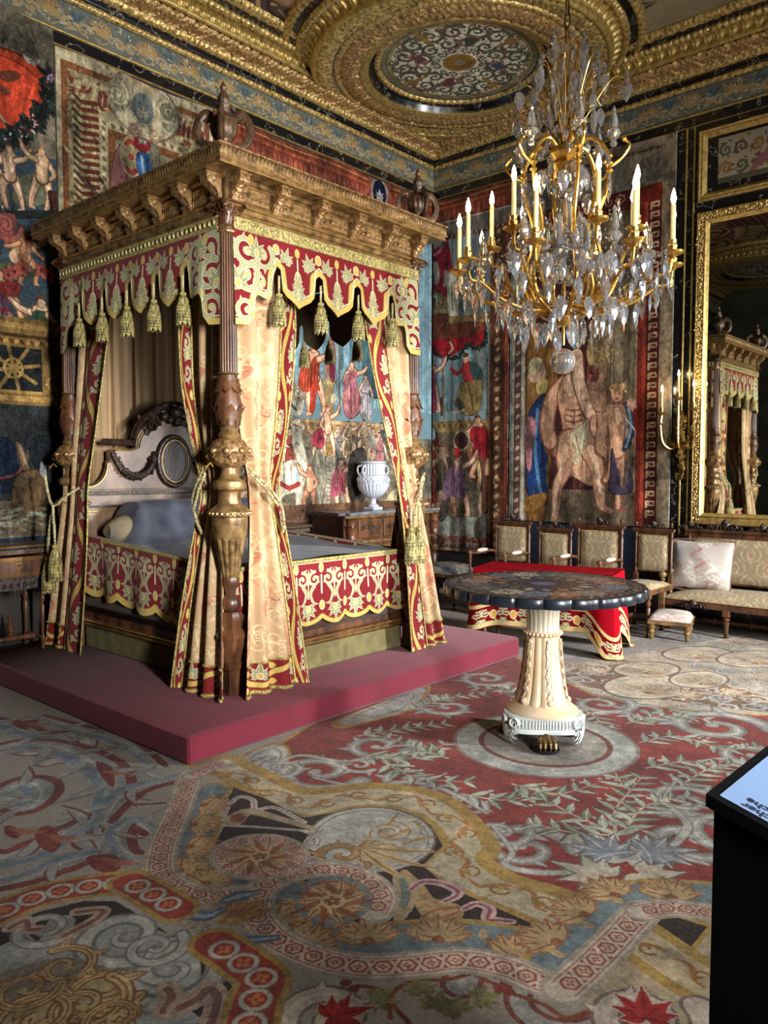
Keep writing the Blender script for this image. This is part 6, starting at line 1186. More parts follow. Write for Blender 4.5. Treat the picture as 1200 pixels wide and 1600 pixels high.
# ---------------------------------------------------------------- valance with tassels
val = thing('bed_valance', 'red and gold embroidered valance with scalloped lappets and tassels hanging from the cornice', 'valance', (XN, YN, 2.9))
VO = np.array([XN, YN, 2.9])
def val_contour(L, per, side):
    c = [(0, 2.33), (.085, 2.335), (.13, 2.39), (.14, 2.49), (.165, 2.525), (.262, 2.51), (.285, 2.54), (.297, 2.66), (.32, 2.72)]
    mid = L-2*.32; n = round(mid/per); p = mid/n
    one = [(.0, 2.72), (.025, 2.70), (.035, 2.58), (.065, 2.545), (p/2-.03, 2.505), (p/2, 2.488), (p/2+.03, 2.505), (p-.065, 2.545), (p-.035, 2.58), (p-.025, 2.70), (p, 2.72)]
    P = list(c)
    for i in range(n): P += [(.32+i*p+s, z) for s, z in one[1:]]
    P += [(L-s, z) for s, z in c[::-1][1:]]; return np.array(P), n, p
def val_side(A, B, nrm, per):
    L = math.hypot(B[0]-A[0], B[1]-A[1]); P, n, p = val_contour(L, per, 0); c = CV(int(L*560), int(.62*560), VR); c.fn = lambda q: np.stack([q[:, 0]*560, (2.93-q[:, 1])*560], 1)
    c.line(P, .085, GD_); c.line(P, .074, GO)
    inner = P+[0, .05]; c.line(inner, .008, ED)
    v = lambda x, z, s, ro=0: View(c, x, z, ro, s, -s)
    for i in range(n):
        x = .32+(i+.5)*p; e_leaf(v(x, 2.56, .1)); v(x, 2.66, 1).ell(0, 0, .035, .06, ED); v(x, 2.66, 1).ell(0, 0, .027, .05, SG); m_palm(v(x, 2.62, .07), SG, ED, GO); v(x, 2.74, 1).line([(0, -.05), (0, .05)], .012, ED)
        for sg in (-1, 1): m_palm(v(x+sg*p*.3, 2.76, .085, sg*.3), SG, ED, (120, 116, 74)); e_scroll(v(x+sg*p*.24, 2.76, .03), 1, sg)
    for i in range(n+1): x = .32+i*p; v(x, 2.82, 1).ell(0, 0, .026, .034, ED); v(x, 2.82, 1).ell(0, 0, .021, .029, GO)
    for i in range(n): x = .32+(i+.5)*p; v(x, 2.83, 1).ell(0, 0, .022, .03, GO)
    for x0, sg in ((0, 1), (L, -1)):
        for x, z, s, ro in ((.075, 2.43, .085, 0), (.2, 2.6, .085, .4), (.08, 2.62, .1, 1.), (.09, 2.78, .1, -.4), (.22, 2.76, .08, .8)): e_scroll(v(x0+sg*x, z, s, ro), 1, sg)
        e_leaf(v(x0+sg*.03, 2.56, .12, sg*.3)); e_leaf(v(x0+sg*.17, 2.76, .1, 0)); v(x0+sg*.13, 2.84, 1).ell(0, 0, .024, .032, GO)
    speckle(c); mt = picmat('valance_embroidery', c, .85, weave=.5, sheen=.3, bumpimg=.6, vary=.1)
    N = int(L/.006); s = np.linspace(0, L, N); zb = np.interp(s, P[:, 0], P[:, 1]); k = 10; V = []; U = []
    for j in range(k+1):
        q = j/k; z = 2.93+(zb-2.93)*q; o = .052+.014*np.sin(s*19)*q+.02*q; V.append(np.stack([A[0]+(B[0]-A[0])*s/L+nrm[0]*o, A[1]+(B[1]-A[1])*s/L+nrm[1]*o, z], 1)); U.append(np.stack([s/L, 1-(2.93-z)/.62], 1))
    V = np.array(V).transpose(1, 0, 2)-VO; U = np.array(U).transpose(1, 0, 2); m = MB(); m.grid(V, U); o = m.build('lappet_cloth', mt, val)
    b = MB(); b.grid(V-np.array([nrm[0], nrm[1], 0])*.006, U, flip=True); b.build('lappet_lining', mat('valance_lining', (104, 86, 60), (84, 70, 48), .9), o)
    g = MB(); u = np.array([B[0]-A[0], B[1]-A[1]])/L; ct = lambda s_, o_, z: (A[0]+u[0]*s_+nrm[0]*o_-VO[0], A[1]+u[1]*s_+nrm[1]*o_-VO[1], z-VO[2])
    g.add([ct(0, .058, 2.875), ct(L, .058, 2.875), ct(L, .064, 2.88), ct(0, .064, 2.88), ct(L, .064, 2.945), ct(0, .064, 2.945), ct(L, .05, 2.95), ct(0, .05, 2.95)], [(0, 1, 2, 3), (3, 2, 4, 5), (5, 4, 6, 7)])
    gg = g.build('galloon', M_galloon, val, False); d = MB()
    for i in range(int(L/.045)): d.ball(ct(.02+i*.045, .066, 2.912), .009, 6, 4, (1, 1, 1.8))
    d.tube([ct(q, .066, 2.942) for q in (0, L/2, L)], .004, 5); d.tube([ct(q, .066, 2.879) for q in (0, L/2, L)], .004, 5); dd = d.build('galloon_stitching', M_cord, gg); dd['kind'] = 'stuff'
    for i in range(n+1): s_ = .32+i*p; q = ct(s_, .085, 2.66); put_tassel(val, q, .29, 1.05)
val_side((XN, YN), (XN, YR), (1, 0), .325); val_side((XL, YN), (XN, YN), (0, -1), .31); val_side((XN, YR), (XL, YR), (0, 1), .31)
# ---------------------------------------------------------------- curtains
def curtain(label, levels, nfold, amp, nrm, bandside, bandw, name='bed_curtain', seed=0, tie=None, lining=True, part=None):
    """levels: [(z, (x0,y0), (x1,y1))]; folds displaced along nrm; bandside 'a' (u=0) or 'b' (u=1) or None"""
    lv = sorted(levels, key=lambda q: q[0]); zs = np.array([q[0] for q in lv]); A = np.array([q[1] for q in lv], float); B = np.array([q[2] for q in lv], float)
    Z = np.linspace(zs[0], zs[-1], 46); f = lambda arr: np.stack([np.interp(Z, zs, arr[:, i]) for i in (0, 1)], 1)
    A2, B2 = f(A), f(B); ker = np.array([.25, .5, .25])
    for arr in (A2, B2):
        for _ in range(3): arr[1:-1] = (arr[:-2]+2*arr[1:-1]+arr[2:])/4
    nU = max(int(nfold*14), 20); U = np.linspace(0, 1, nU); r = np.random.RandomState(seed); ph = r.uniform(0, TAU, 4)
    org = np.array([*(A[0]+B[0])/2, zs[0]]); root = thing(name, label, 'curtain', tuple(org)) if part is None else part
    if part is not None: org = np.array(part.location)
    nr = np.array(nrm, float); Wd = np.linalg.norm(B2-A2, axis=1); Wm = Wd.max(); G = []
    for j, z in enumerate(Z):
        w = U+.012*np.sin(U*TAU*nfold*.5+ph[1]); p = A2[j][None]*(1-w[:, None])+B2[j][None]*w[:, None]; kf = amp*(.55+.45*(Wd[j]/Wm)); tt = U*nfold*TAU+ph[0]*0
        d = kf*(np.sign(np.cos(tt))*np.abs(np.cos(tt))**.6+.25*np.sin(tt*.5+ph[2]+z*.8)); inb = (U < bandw) if bandside == 'a' else (U > 1-bandw); d = np.where(inb & (bandw > .3), d*.3+kf*.5, d); p = p+nr[None]*d[:, None]; G.append(np.concatenate([p, np.full((nU, 1), z)], 1))
    G = np.array(G).transpose(1, 0, 2)-org; zz = Z
    full = 1.15*Wm
    def sheet(u0, u1, z0, z1, nm, mt, par, su=1., sv=1., off=0., flipuv=False):
        iu = [i for i in range(nU) if u0-1e-6 <= U[i] <= u1+1e-6]; iz = [j for j in range(len(Z)) if z0-1e-6 <= Z[j] <= z1+1e-6]
        g = G[np.ix_(iu, iz)]+np.array([nr[0], nr[1], 0])*off
        UU, ZZ = np.meshgrid(U[iu], Z[iz], indexing='ij'); uv = np.stack([(UU-u0)*su, (ZZ-zs[0])*sv], -1)
        m = MB(); m.grid(g, uv); m.grid(g-np.array([nr[0], nr[1], 0])*.004, uv, flip=True); return m.build(nm, mt, par, angle=80)
    hz = zs[0]+.19 if bandside else zs[0]
    Uq = U[np.argmin(abs(U-bandw))] if bandside == 'a' else (U[np.argmin(abs(U-(1-bandw)))] if bandside == 'b' else 0); Zq = Z[np.argmin(abs(Z-hz))]
    if bandside == 'a': sheet(Uq, 1, Zq, zs[-1], 'damask_cloth', M_damask, root, full/.8, 1/1.125); sheet(0, Uq, zs[0], zs[-1], 'embroidered_border', M_band, root, 1/Uq, 1/.9, .002); sheet(Uq, 1, zs[0], Zq, 'embroidered_hem', M_hem, root, full/.6, 1/.19, .003)
    elif bandside == 'b': sheet(0, Uq, Zq, zs[-1], 'damask_cloth', M_damask, root, full/.8, 1/1.125); sheet(Uq, 1, zs[0], zs[-1], 'embroidered_border', M_band, root, 1/(1-Uq), 1/.9, .002); sheet(0, Uq, zs[0], Zq, 'embroidered_hem', M_hem, root, full/.6, 1/.19, .003)
    else: sheet(0, 1, zs[0], zs[-1], 'curtain_cloth', part and M_damask or MATS['brown_silk'], root, full, 1.)
    if bandside:  # gold galloon where cloth and border meet
        i = int(np.argmin(abs(U-Uq))); j = int(np.argmin(abs(Z-Zq))); m = MB(); m.tube(G[i]+np.array([*nr*.006, 0]), .007, 5); us = range(i, nU) if bandside == 'a' else range(0, i+1); m.tube(np.array([G[k][j] for k in us])+np.array([*nr*.006, 0]), .008, 5); m.tube(np.array([G[k][0] for k in us])+np.array([*nr*.005, .01]), .011, 5)
        e = 0 if bandside == 'a' else nU-1; m.tube(G[e]+np.array([*nr*.005, 0]), .006, 5); m.build('galloon', M_galloon, root)
    return root, org
mat('brown_silk', (150, 122, 86), (128, 102, 70), .7, ns=6, stretch=(8, 8, .4), sheen=.3)
MATS['brown_silk'] = bpy.data.materials['brown_silk']
def lvY(rows, Y):  # photo rows measured on a plane y=Y -> levels
    out = []
    for y, xa, xb, *e in rows: Yy = e[0] if e else Y; a = ony(xa, y, Yy); b = ony(xb, y, Yy); out.append(((a[2]+b[2])/2, (a[0], Yy), (b[0], Yy)))
    out[-1] = (PH+.004, out[-1][1], out[-1][2]); return out
def lvX(rows, X):
    out = []
    for y, xa, xb, *e in rows: Xx = e[0] if e else X; a = onx(xa, y, Xx); b = onx(xb, y, Xx); out.append(((a[2]+b[2])/2, (Xx, a[1]), (Xx, b[1])))
    out[-1] = (PH+.004, out[-1][1], out[-1][2]); return out
def ropes(root, org, P, tass, r=.0095):
    m = MB(); 
    for q in P: twist(m, [np.array(p)-org for p in q], r)
    m.build('tieback_rope', M_cord, root)
    for t in tass: put_tassel(root, tuple(np.array(t)-org), .36, 1.15)
c1, o1 = curtain('damask curtain tied back left of the near bed post, gold edge outwards', lvY([(375, 300, 372, -4.93), (500, 290, 372, -4.93), (600, 294, 366, -4.93), (690, 308, 352, -4.93), (765, 326, 352, -4.95), (830, 312, 350, -4.97), (950, 293, 352, -5.03), (1088, 277, 353, -5.10)], -5.11), 3, .036, (0, -1), 'a', .1, seed=1)
ropes(c1, o1, [[(2.33, -5.14, 1.50), (2.24, -5.12, 1.42), (2.15, -5.09, 1.31), (2.12, -5.05, 1.2), (2.11, -5.0, 1.1)], [(2.33, -5.13, 1.47), (2.24, -5.11, 1.38), (2.15, -5.08, 1.27)]], [])
c2, o2 = curtain('damask curtain tied back right of the near bed post, on the foot side', lvX([(375, 355, 446, 2.31), (500, 355, 455, 2.31), (600, 360, 450, 2.31), (690, 372, 440, 2.31), (765, 386, 428, 2.33), (830, 385, 442, 2.37), (950, 382, 460, 2.43), (1080, 378, 476, 2.49)], 2.50), 3, .036, (1, 0), 'b', .12, seed=5)
ropes(c2, o2, [[(2.44, -4.9, 1.5), (2.47, -4.82, 1.42), (2.47, -4.7, 1.31), (2.45, -4.64, 1.2), (2.42, -4.62, 1.1)], [(2.44, -4.89, 1.47), (2.47, -4.8, 1.38), (2.47, -4.7, 1.27)]], [])
c3, o3 = curtain('damask curtain with broad red embroidered border tied back at the right foot post', lvX([(400, 556, 641, 2.33), (510, 566, 641, 2.33), (600, 582, 643, 2.35), (700, 605, 645, 2.38), (765, 620, 652, 2.42), (800, 625, 660), (870, 632, 674), (950, 636, 688), (1012, 640, 698)], 2.47), 3.5, .026, (1, 0), 'a', .44, seed=2)
ropes(c3, o3, [[(2.44, -3.24, 1.46), (2.47, -3.32, 1.39), (2.52, -3.39, 1.3), (2.53, -3.44, 1.24), (2.52, -3.44, 1.14)], [(2.44, -3.24, 1.43), (2.47, -3.31, 1.35), (2.52, -3.38, 1.27)], [(2.53, -3.42, 1.26), (2.53, -3.45, 1.2), (2.53, -3.47, 1.1)]], [(2.53, -3.41, 1.22), (2.52, -3.49, 1.22)])
c4, o4 = curtain('damask curtain with broad red embroidered border tied at the head post left of headboard', lvY([(425, 110, 190, -4.93), (510, 109, 176, -4.93), (600, 107, 164, -4.95), (700, 102, 150, -4.98), (765, 103, 140, -5.03), (800, 100, 141), (870, 91, 139), (950, 83, 134), (1012, 76, 129)], -5.08), 3, .024, (0, -1), 'b', .55, seed=7)
ropes(c4, o4, [[(.5, -5.2, 1.45), (.54, -5.2, 1.32), (.6, -5.19, 1.23), (.72, -5.16, 1.3), (.8, -5.1, 1.36)], [(.6, -5.19, 1.23), (.56, -5.2, 1.1), (.52, -5.2, .9)], [(.61, -5.2, 1.23), (.64, -5.21, 1.1), (.65, -5.21, 1.0)]], [(.65, -5.21, 1.1), (.52, -5.2, 1.0)])
c5, o5 = curtain('shaded damask curtain hanging inside the far side of the bed at the right post', [(PH+.45, (2.3, -3.2), (2.0, -3.19)), (1.3, (2.32, -3.2), (2.14, -3.19)), (2.88, (2.34, -3.2), (1.95, -3.19))], 4, .02, (0, 1), 'b', .3, seed=9)
c6, o6 = curtain('brown silk curtain hanging in pleats behind the headboard', [(.4, (.34, -4.93), (.34, -3.32)), (3.14, (.34, -4.93), (.34, -3.32))], 17, .018, (1, 0), None, 0, seed=4)
c7, o7 = curtain('damask curtain at the hidden far head post of the bed', [(PH+.3, (.52, -3.2), (.85, -3.19)), (1.35, (.5, -3.2), (.66, -3.19)), (2.88, (.5, -3.2), (.98, -3.19))], 4, .02, (0, 1), 'b', .3, seed=6)
# ---------------------------------------------------------------- left wall: consoles, cabinet, marble vase
def turned(m, x, y, z0, z1, r=.03):
    """turned baluster leg between two heights"""
    H = z1-z0; P = [(.6, 0), (.9, .03), (.6, .07), (.45, .1), (.8, .14), (.8, .2), (.5, .23), (.55, .27), (.7, .5), (.9, .7), (.5, .74), (1., .8), (1., .86), (.5, .9), (.9, .94), (.9, 1)]
    m.lathe([(r*a, z0+H*b) for a, b in P], 16, (x, y, 0)); return m
def console(label, w=.75, d=.40, h=.80, group=None):
    t = thing('console_table', label, 'table', (0, 0, 0)); m = MB()
    m.box(-w/2, w/2, 0, d, h-.03, h, .008); m.box(-w/2+.02, w/2-.02, .015, d, h-.075, h-.03, .008); m.build('table_top', M_darkwood, t, False)
    m = MB(); m.prism([(-w/2+.02, h-.09), (w/2-.02, h-.09), (w/2+.01, h-.13), (w/2+.005, h-.17), (w/2-.06, h-.235), (-w/2+.06, h-.235), (-w/2-.005, h-.17), (-w/2-.01, h-.13)], lambda a, b, q: (a, q, b), .02, d); dr = m.build('drawer', M_walnut, t, False)
    g = MB(); 
    for k, o in ((0, .0), (1, .022)): g.tube([(-w/2+.03+o, .016, h-.10-o*.6), (w/2-.03-o, .016, h-.10-o*.6), (w/2-.005-o, .016, h-.15), (w/2-.07-o*.4, .016, h-.225+o*.6), (-w/2+.07+o*.4, .016, h-.225+o*.6), (-w/2+.005+o, .016, h-.15)], .003, 4, closed=True)
    g.build('gilt_stringing', M_brightgilt, dr); g = MB(); t_ = np.arange(20)*TAU/20; g.tube([(.04*math.cos(a), .012, h-.15+.02*math.sin(a)) for a in t_], .003, 5, closed=True); g.ball((0, .01, h-.15), .012, 8, 6); g.build('drawer_knob', M_brightgilt, dr)
    g = MB(); g.tube([(-w/2, -.001, h-.012), (w/2, -.001, h-.012)], .003, 4); g.build('top_gilt_line', M_brightgilt, t); g = MB(); g.tube([(-w/2+.02, .014, h-.065), (w/2-.02, .014, h-.065)], .003, 4); g.build('top_gilt_line', M_brightgilt, t)
    m = MB(); m.box(-w/2+.03, w/2-.03, .03, d-.01, h-.25, h-.235, .003); m.box(-w/2+.05, w/2-.05, .04, d-.02, h-.33, h-.25)
    m.build('apron', M_darkwood, t, False); m = MB()
    for k in range(9): leaf3(m, Tm((-.16+.04*k, .045, h-.33+.03*abs(k-4)*.5), -PI/2, 1, 0, PI), .06, .04, .3)
    for k in range(5): volute(m, Tm((-.16+.08*k, .036, h-.30), 0), .022, .01, .004)
    q = m.build('carved_apron_ornament', M_darkwood, t); lg = None
    for x in (-w/2+.07, w/2-.07):
        for y in (.07, d-.05):
            if lg is None: m = MB(); turned(m, 0, 0, 0, h-.33, .028); m.box(-.028, .028, -.028, .028, h-.34, h-.25, .003); lg = m.build('leg', M_walnut, t, loc=(x, y, 0)); g = MB(); g.tube([(-.018, -.03, h-.31), (.018, -.03, h-.31), (.018, -.03, h-.275), (-.018, -.03, h-.275)], .003, 4, closed=True); g.build('gilt_square', M_brightgilt, lg)
            else:
                o = lg.copy(); COL.objects.link(o); o.location = (x, y, 0)
                for c in lg.children: e = c.copy(); COL.objects.link(e); e.parent = o
    m = MB(); m.tube([(-w/2+.07, d/2, .09), (w/2-.07, d/2, .09)], .02, 10)
    for k in range(5): m.ball((-w/2+.12+k*(w-.24)/4, d/2, .09), .028, 10, 6, (.5, 1, 1))
    m.tube([(-w/2+.07, .07, .09), (-w/2+.07, d-.05, .09)], .016, 8); m.tube([(w/2-.07, .07, .09), (w/2-.07, d-.05, .09)], .016, 8); m.lathe([(.02, .09), (.035, .12), (.05, .15), (.03, .18), (.035, .2), (.012, .22), (.02, .25), (.004, .28)], 14, (0, d/2, 0)); m.build('stretcher', M_walnut, t); return t
k1 = console('dark walnut console table with gilt lined drawer left of the bed, against painted hanging'); k1.location = (.44, -5.37, PH); k1.scale = (.61, 1, 1); k1.rotation_euler = (0, 0, PI/2)
k2 = dup(k1, (.50, -2.93+.02, .0), PI/2, 'dark walnut console table with gilt lined drawer right of the bed, before the elephant tapestry'); k2.location = (.50, -2.72+.0, .13); k2.scale = (.55, 1, 1)
k2.location = (.50, -2.76, PH)
# cabinet with marble top
CX, CY, CH = .05, -1.38, 1.045
cab = thing('cabinet', 'long carved walnut cabinet with dark marble top under the marble vase', 'cabinet', (CX, CY, 0)); w = 1.64/2; d = .52
def fx(m, name, mt, par, **k): return m.build(name, mt, par, **k)
m = MB(); m.box(0, d-.03, -w+.05, w-.05, .08, CH-.04, .01); m.box(0, d, -w+.02, w-.02, 0, .08, .01); body = fx(m, 'carcass', M_walnut, cab, smooth=False)
m = MB(); m.prism([(0, -w), (d-.06, -w), (d-.02, -w+.06), (d+.03, -w+.07), (d+.03, -w+.2), (d, -w+.22), (d, w-.22), (d+.03, w-.2), (d+.03, w-.07), (d-.02, w-.06), (d-.06, w), (0, w)], lambda a, b, q: (a, b, q), CH-.03, CH); fx(m, 'marble_top', mat('grey_marble', (120, 124, 130), (70, 74, 82), .2, ns=6, nd=8), cab, smooth=False)
m = MB(); m.box(0, d+.0, -w+.04, w-.04, CH-.06, CH-.032, .006); m.box(0, d-.01, -w+.04, w-.04, .72, .745, .006); fx(m, 'moulding', M_giltwood, cab, smooth=False)
for k in range(3):
    y0 = -w+.23+k*((2*w-.46)/3)+.02; y1 = y0+(2*w-.46)/3-.04
    m = MB(); m.box(d-.05, d-.01, y0, y1, .77, CH-.075, .006); o = fx(m, 'drawer', M_walnut, cab, smooth=False); g = MB(); g.tube([(d-.008, y0+.02, .785), (d-.008, y1-.02, .785), (d-.008, y1-.02, CH-.09), (d-.008, y0+.02, CH-.09)], .004, 4, closed=True); g.build('gilt_border', M_brightgilt, o)
    g = MB(); 
    for q in range(7): yy = y0+(y1-y0)*(q+1)/8; g.tube([(d-.006, yy+a, .88+b) for a, b in spiral(0, 0, .028, 1.2, q, 1 if q % 2 else -1, 14)], .005, 5)
    g.build('scroll_relief', M_darkwood, o)
    m = MB(); m.box(d-.05, d-.012, y0, y1, .12, .70, .008); o = fx(m, 'door', M_walnut, cab, smooth=False); g = MB()
    for e in (.025, .06): g.tube([(d-.01, y0+e, .12+e), (d-.01, y1-e, .12+e), (d-.01, y1-e, .70-e), (d-.01, y0+e, .70-e)], .005, 4, closed=True)
    g.build('gilt_border', M_brightgilt, o); g = MB(); g.box(d-.015, d-.002, y0+.1, y1-.1, .3, .58, .004); g.build('carved_panel', M_carve, o, False); g = MB(); g.box(d-.006, d+.006, (y0+y1)/2-.04, (y0+y1)/2+.04, .42, .5, .003); g.build('lock_plate', mat('black_lock', (16, 14, 12), rough=.3), o, False)
for y in (-w+.13, w-.13):
    m = MB(); turned(m, d-.01, y, .02, .72, .05); m.lathe([(.05, .745), (.06, .78), (.045, .82), (.055, .9), (.05, .95), (.065, .98)], 18, (d-.01, y, 0)); 
    for k in range(8): a = k*PI/4; leaf3(m, Tm((d-.01+.045*math.cos(a), y+.045*math.sin(a), .78), a), .15, .05, .3)
    m.build('corner_baluster', M_walnut, cab)
# fluted marble vase
v = thing('marble_vase', 'pale grey fluted marble urn with loop handles on the walnut cabinet', 'vase', (.35, -1.50, CH)); Mv = mat('pale_marble', (196, 198, 206), (170, 174, 184), .3, ns=8, coat=.2)
m = MB(); m.box(-.075, .075, -.075, .075, 0, .035, .006); m.lathe([(.06, .035), (.062, .05), (.035, .07), (.03, .11), (.04, .125), (.05, .13)], 28); m.build('foot', Mv, v)
m = MB(); m.lathe([(.045, .13), (.10, .16), (.145, .21), (.165, .26), (.168, .285)], 96, lobes=24, amp=.035); b_ = m.build('bowl', Mv, v); m = MB(); m.lathe([(.165, .28), (.172, .29), (.172, .36), (.16, .375), (.13, .38)], 40)
m.build('frieze_band', Mv, v); m = MB(); m.lathe([(.125, .38), (.12, .42), (.128, .5)], 96, lobes=24, amp=.04); m.lathe([(.13, .5), (.145, .51), (.145, .525), (.12, .53), (.11, .5)], 36); m.build('neck', Mv, v)
m = MB()
for k in range(20): a = k*TAU/20; m.tube([(.173*math.cos(a+q*.12), .173*math.sin(a+q*.12), .325+.02*math.sin(q*3)) for q in np.linspace(0, 2.2, 8)], .008, 5)
q = m.build('relief_garland', Mv, v); q['kind'] = 'stuff'
for sg in (-1, 1):
    for dx in (-.025, .025): m = MB(); m.tube(catmull([(dx, sg*.16, .36), (dx*1.4, sg*.2, .40), (dx*1.6, sg*.2, .46), (dx*1.2, sg*.16, .48), (dx, sg*.145, .43), (dx, sg*.17, .39)], 6), .010, 8); m.build('handle', Mv, v)
# ---------------------------------------------------------------- upholstered seats
def cv_uph():
    c = CV(512, 640, (154, 136, 106)).grain(.08); c.fn = lambda p: p*640; A, B = (180, 166, 132), (170, 154, 120)
    for X0 in (0, .4, .8):
        for Y0 in (0, .5, 1.):
            for dx, dy in ((0, 0), (.2, .25)):
                x, y = X0+dx, Y0+dy; w = View(c, x, y, 0, 1, 1); e_ = w
                m_palm(View(w, 0, .06, 0, .1, .12), A, B, (148, 130, 98)); w.fill(catmull([(0, -.13), (.055, -.04), (.03, .06), (0, .09), (-.03, .06), (-.055, -.04)], 5, True), A); w.fill(catmull([(0, -.1), (.035, -.04), (.015, .04), (0, .06), (-.015, .04), (-.035, -.04)], 5, True), (162, 134, 106))
                for sg in (-1, 1): w.line(catmull([(0, .12), (sg*.1, .06), (sg*.12, -.06), (sg*.04, -.18)], 6), [.01, .022, .012], A); w.line(spiral(sg*.13, .1, .04, 1.2, 0, sg), [.014, .006], B); m_leaf(View(w, sg*.1, -.02, -1.2*sg if sg > 0 else PI+1.2, 1, 1), .08, .03, B)
                w.line([(0, .1), (0, .22)], .008, A)
    c.speck(5); return c
M_uph = picmat('seat_damask', cv_uph(), .75, weave=.3, sheen=.2, vary=.1)
M_uph2 = picmat('cushion_damask', cv_damask((178, 168, 158), (204, 198, 186), (170, 130, 122), 9), .75, weave=.3, sheen=.2)
def nails(m, P, step=.02, r=.0055):
    P = np.asarray(P, float)
    for a, b in zip(P[:-1], P[1:]):
        n = max(int(np.linalg.norm(b-a)/step), 1)
        for i in range(n): m.ball(a+(b-a)*(i+.5)/n, r, 6, 3)
    return m
def pad(m, x0, x1, y0, y1, z0, z1, uvs=1.6, bulge=.02, n=14):
    U, V = np.meshgrid(np.linspace(0, 1, n), np.linspace(0, 1, n), indexing='ij'); X = x0+(x1-x0)*U; Y = y0+(y1-y0)*V; e = np.minimum(np.minimum(U, 1-U), np.minimum(V, 1-V))
    Z = z0+(z1-z0)*np.clip(e*7, 0, 1)**.4+bulge*np.sin(PI*U)*np.sin(PI*V); uv = np.stack([X*uvs, Y*uvs+Z*uvs], -1); m.grid(np.stack([X, Y, Z], -1), uv); return m
def crest(m, w, z, y=.0, s=1., seed=1):
    r = np.random.RandomState(seed)
    m.ball((0, y, z+.03*s), .03*s, 10, 8, (1, .7, 1.1)); m.ball((0, y-.015, z+.055*s), .018*s, 8, 6)
    for sg in (-1, 1):
        for k in range(4): leaf3(m, Tm((sg*(.02+.022*k)*s, y-.01, z), 0, (1, 1, 1), 0, sg*(.3+.35*k)), (.07-.01*k)*s, .03*s, .5)
        volute(m, Tm((sg*.055*s, y-.015, z+.018*s), 0 if sg > 0 else PI), .018*s, .02*s, .005*s); volute(m, Tm((sg*.09*s, y-.015, z+.012*s), 0 if sg > 0 else PI), .012*s, .02*s, .004*s)
    return m
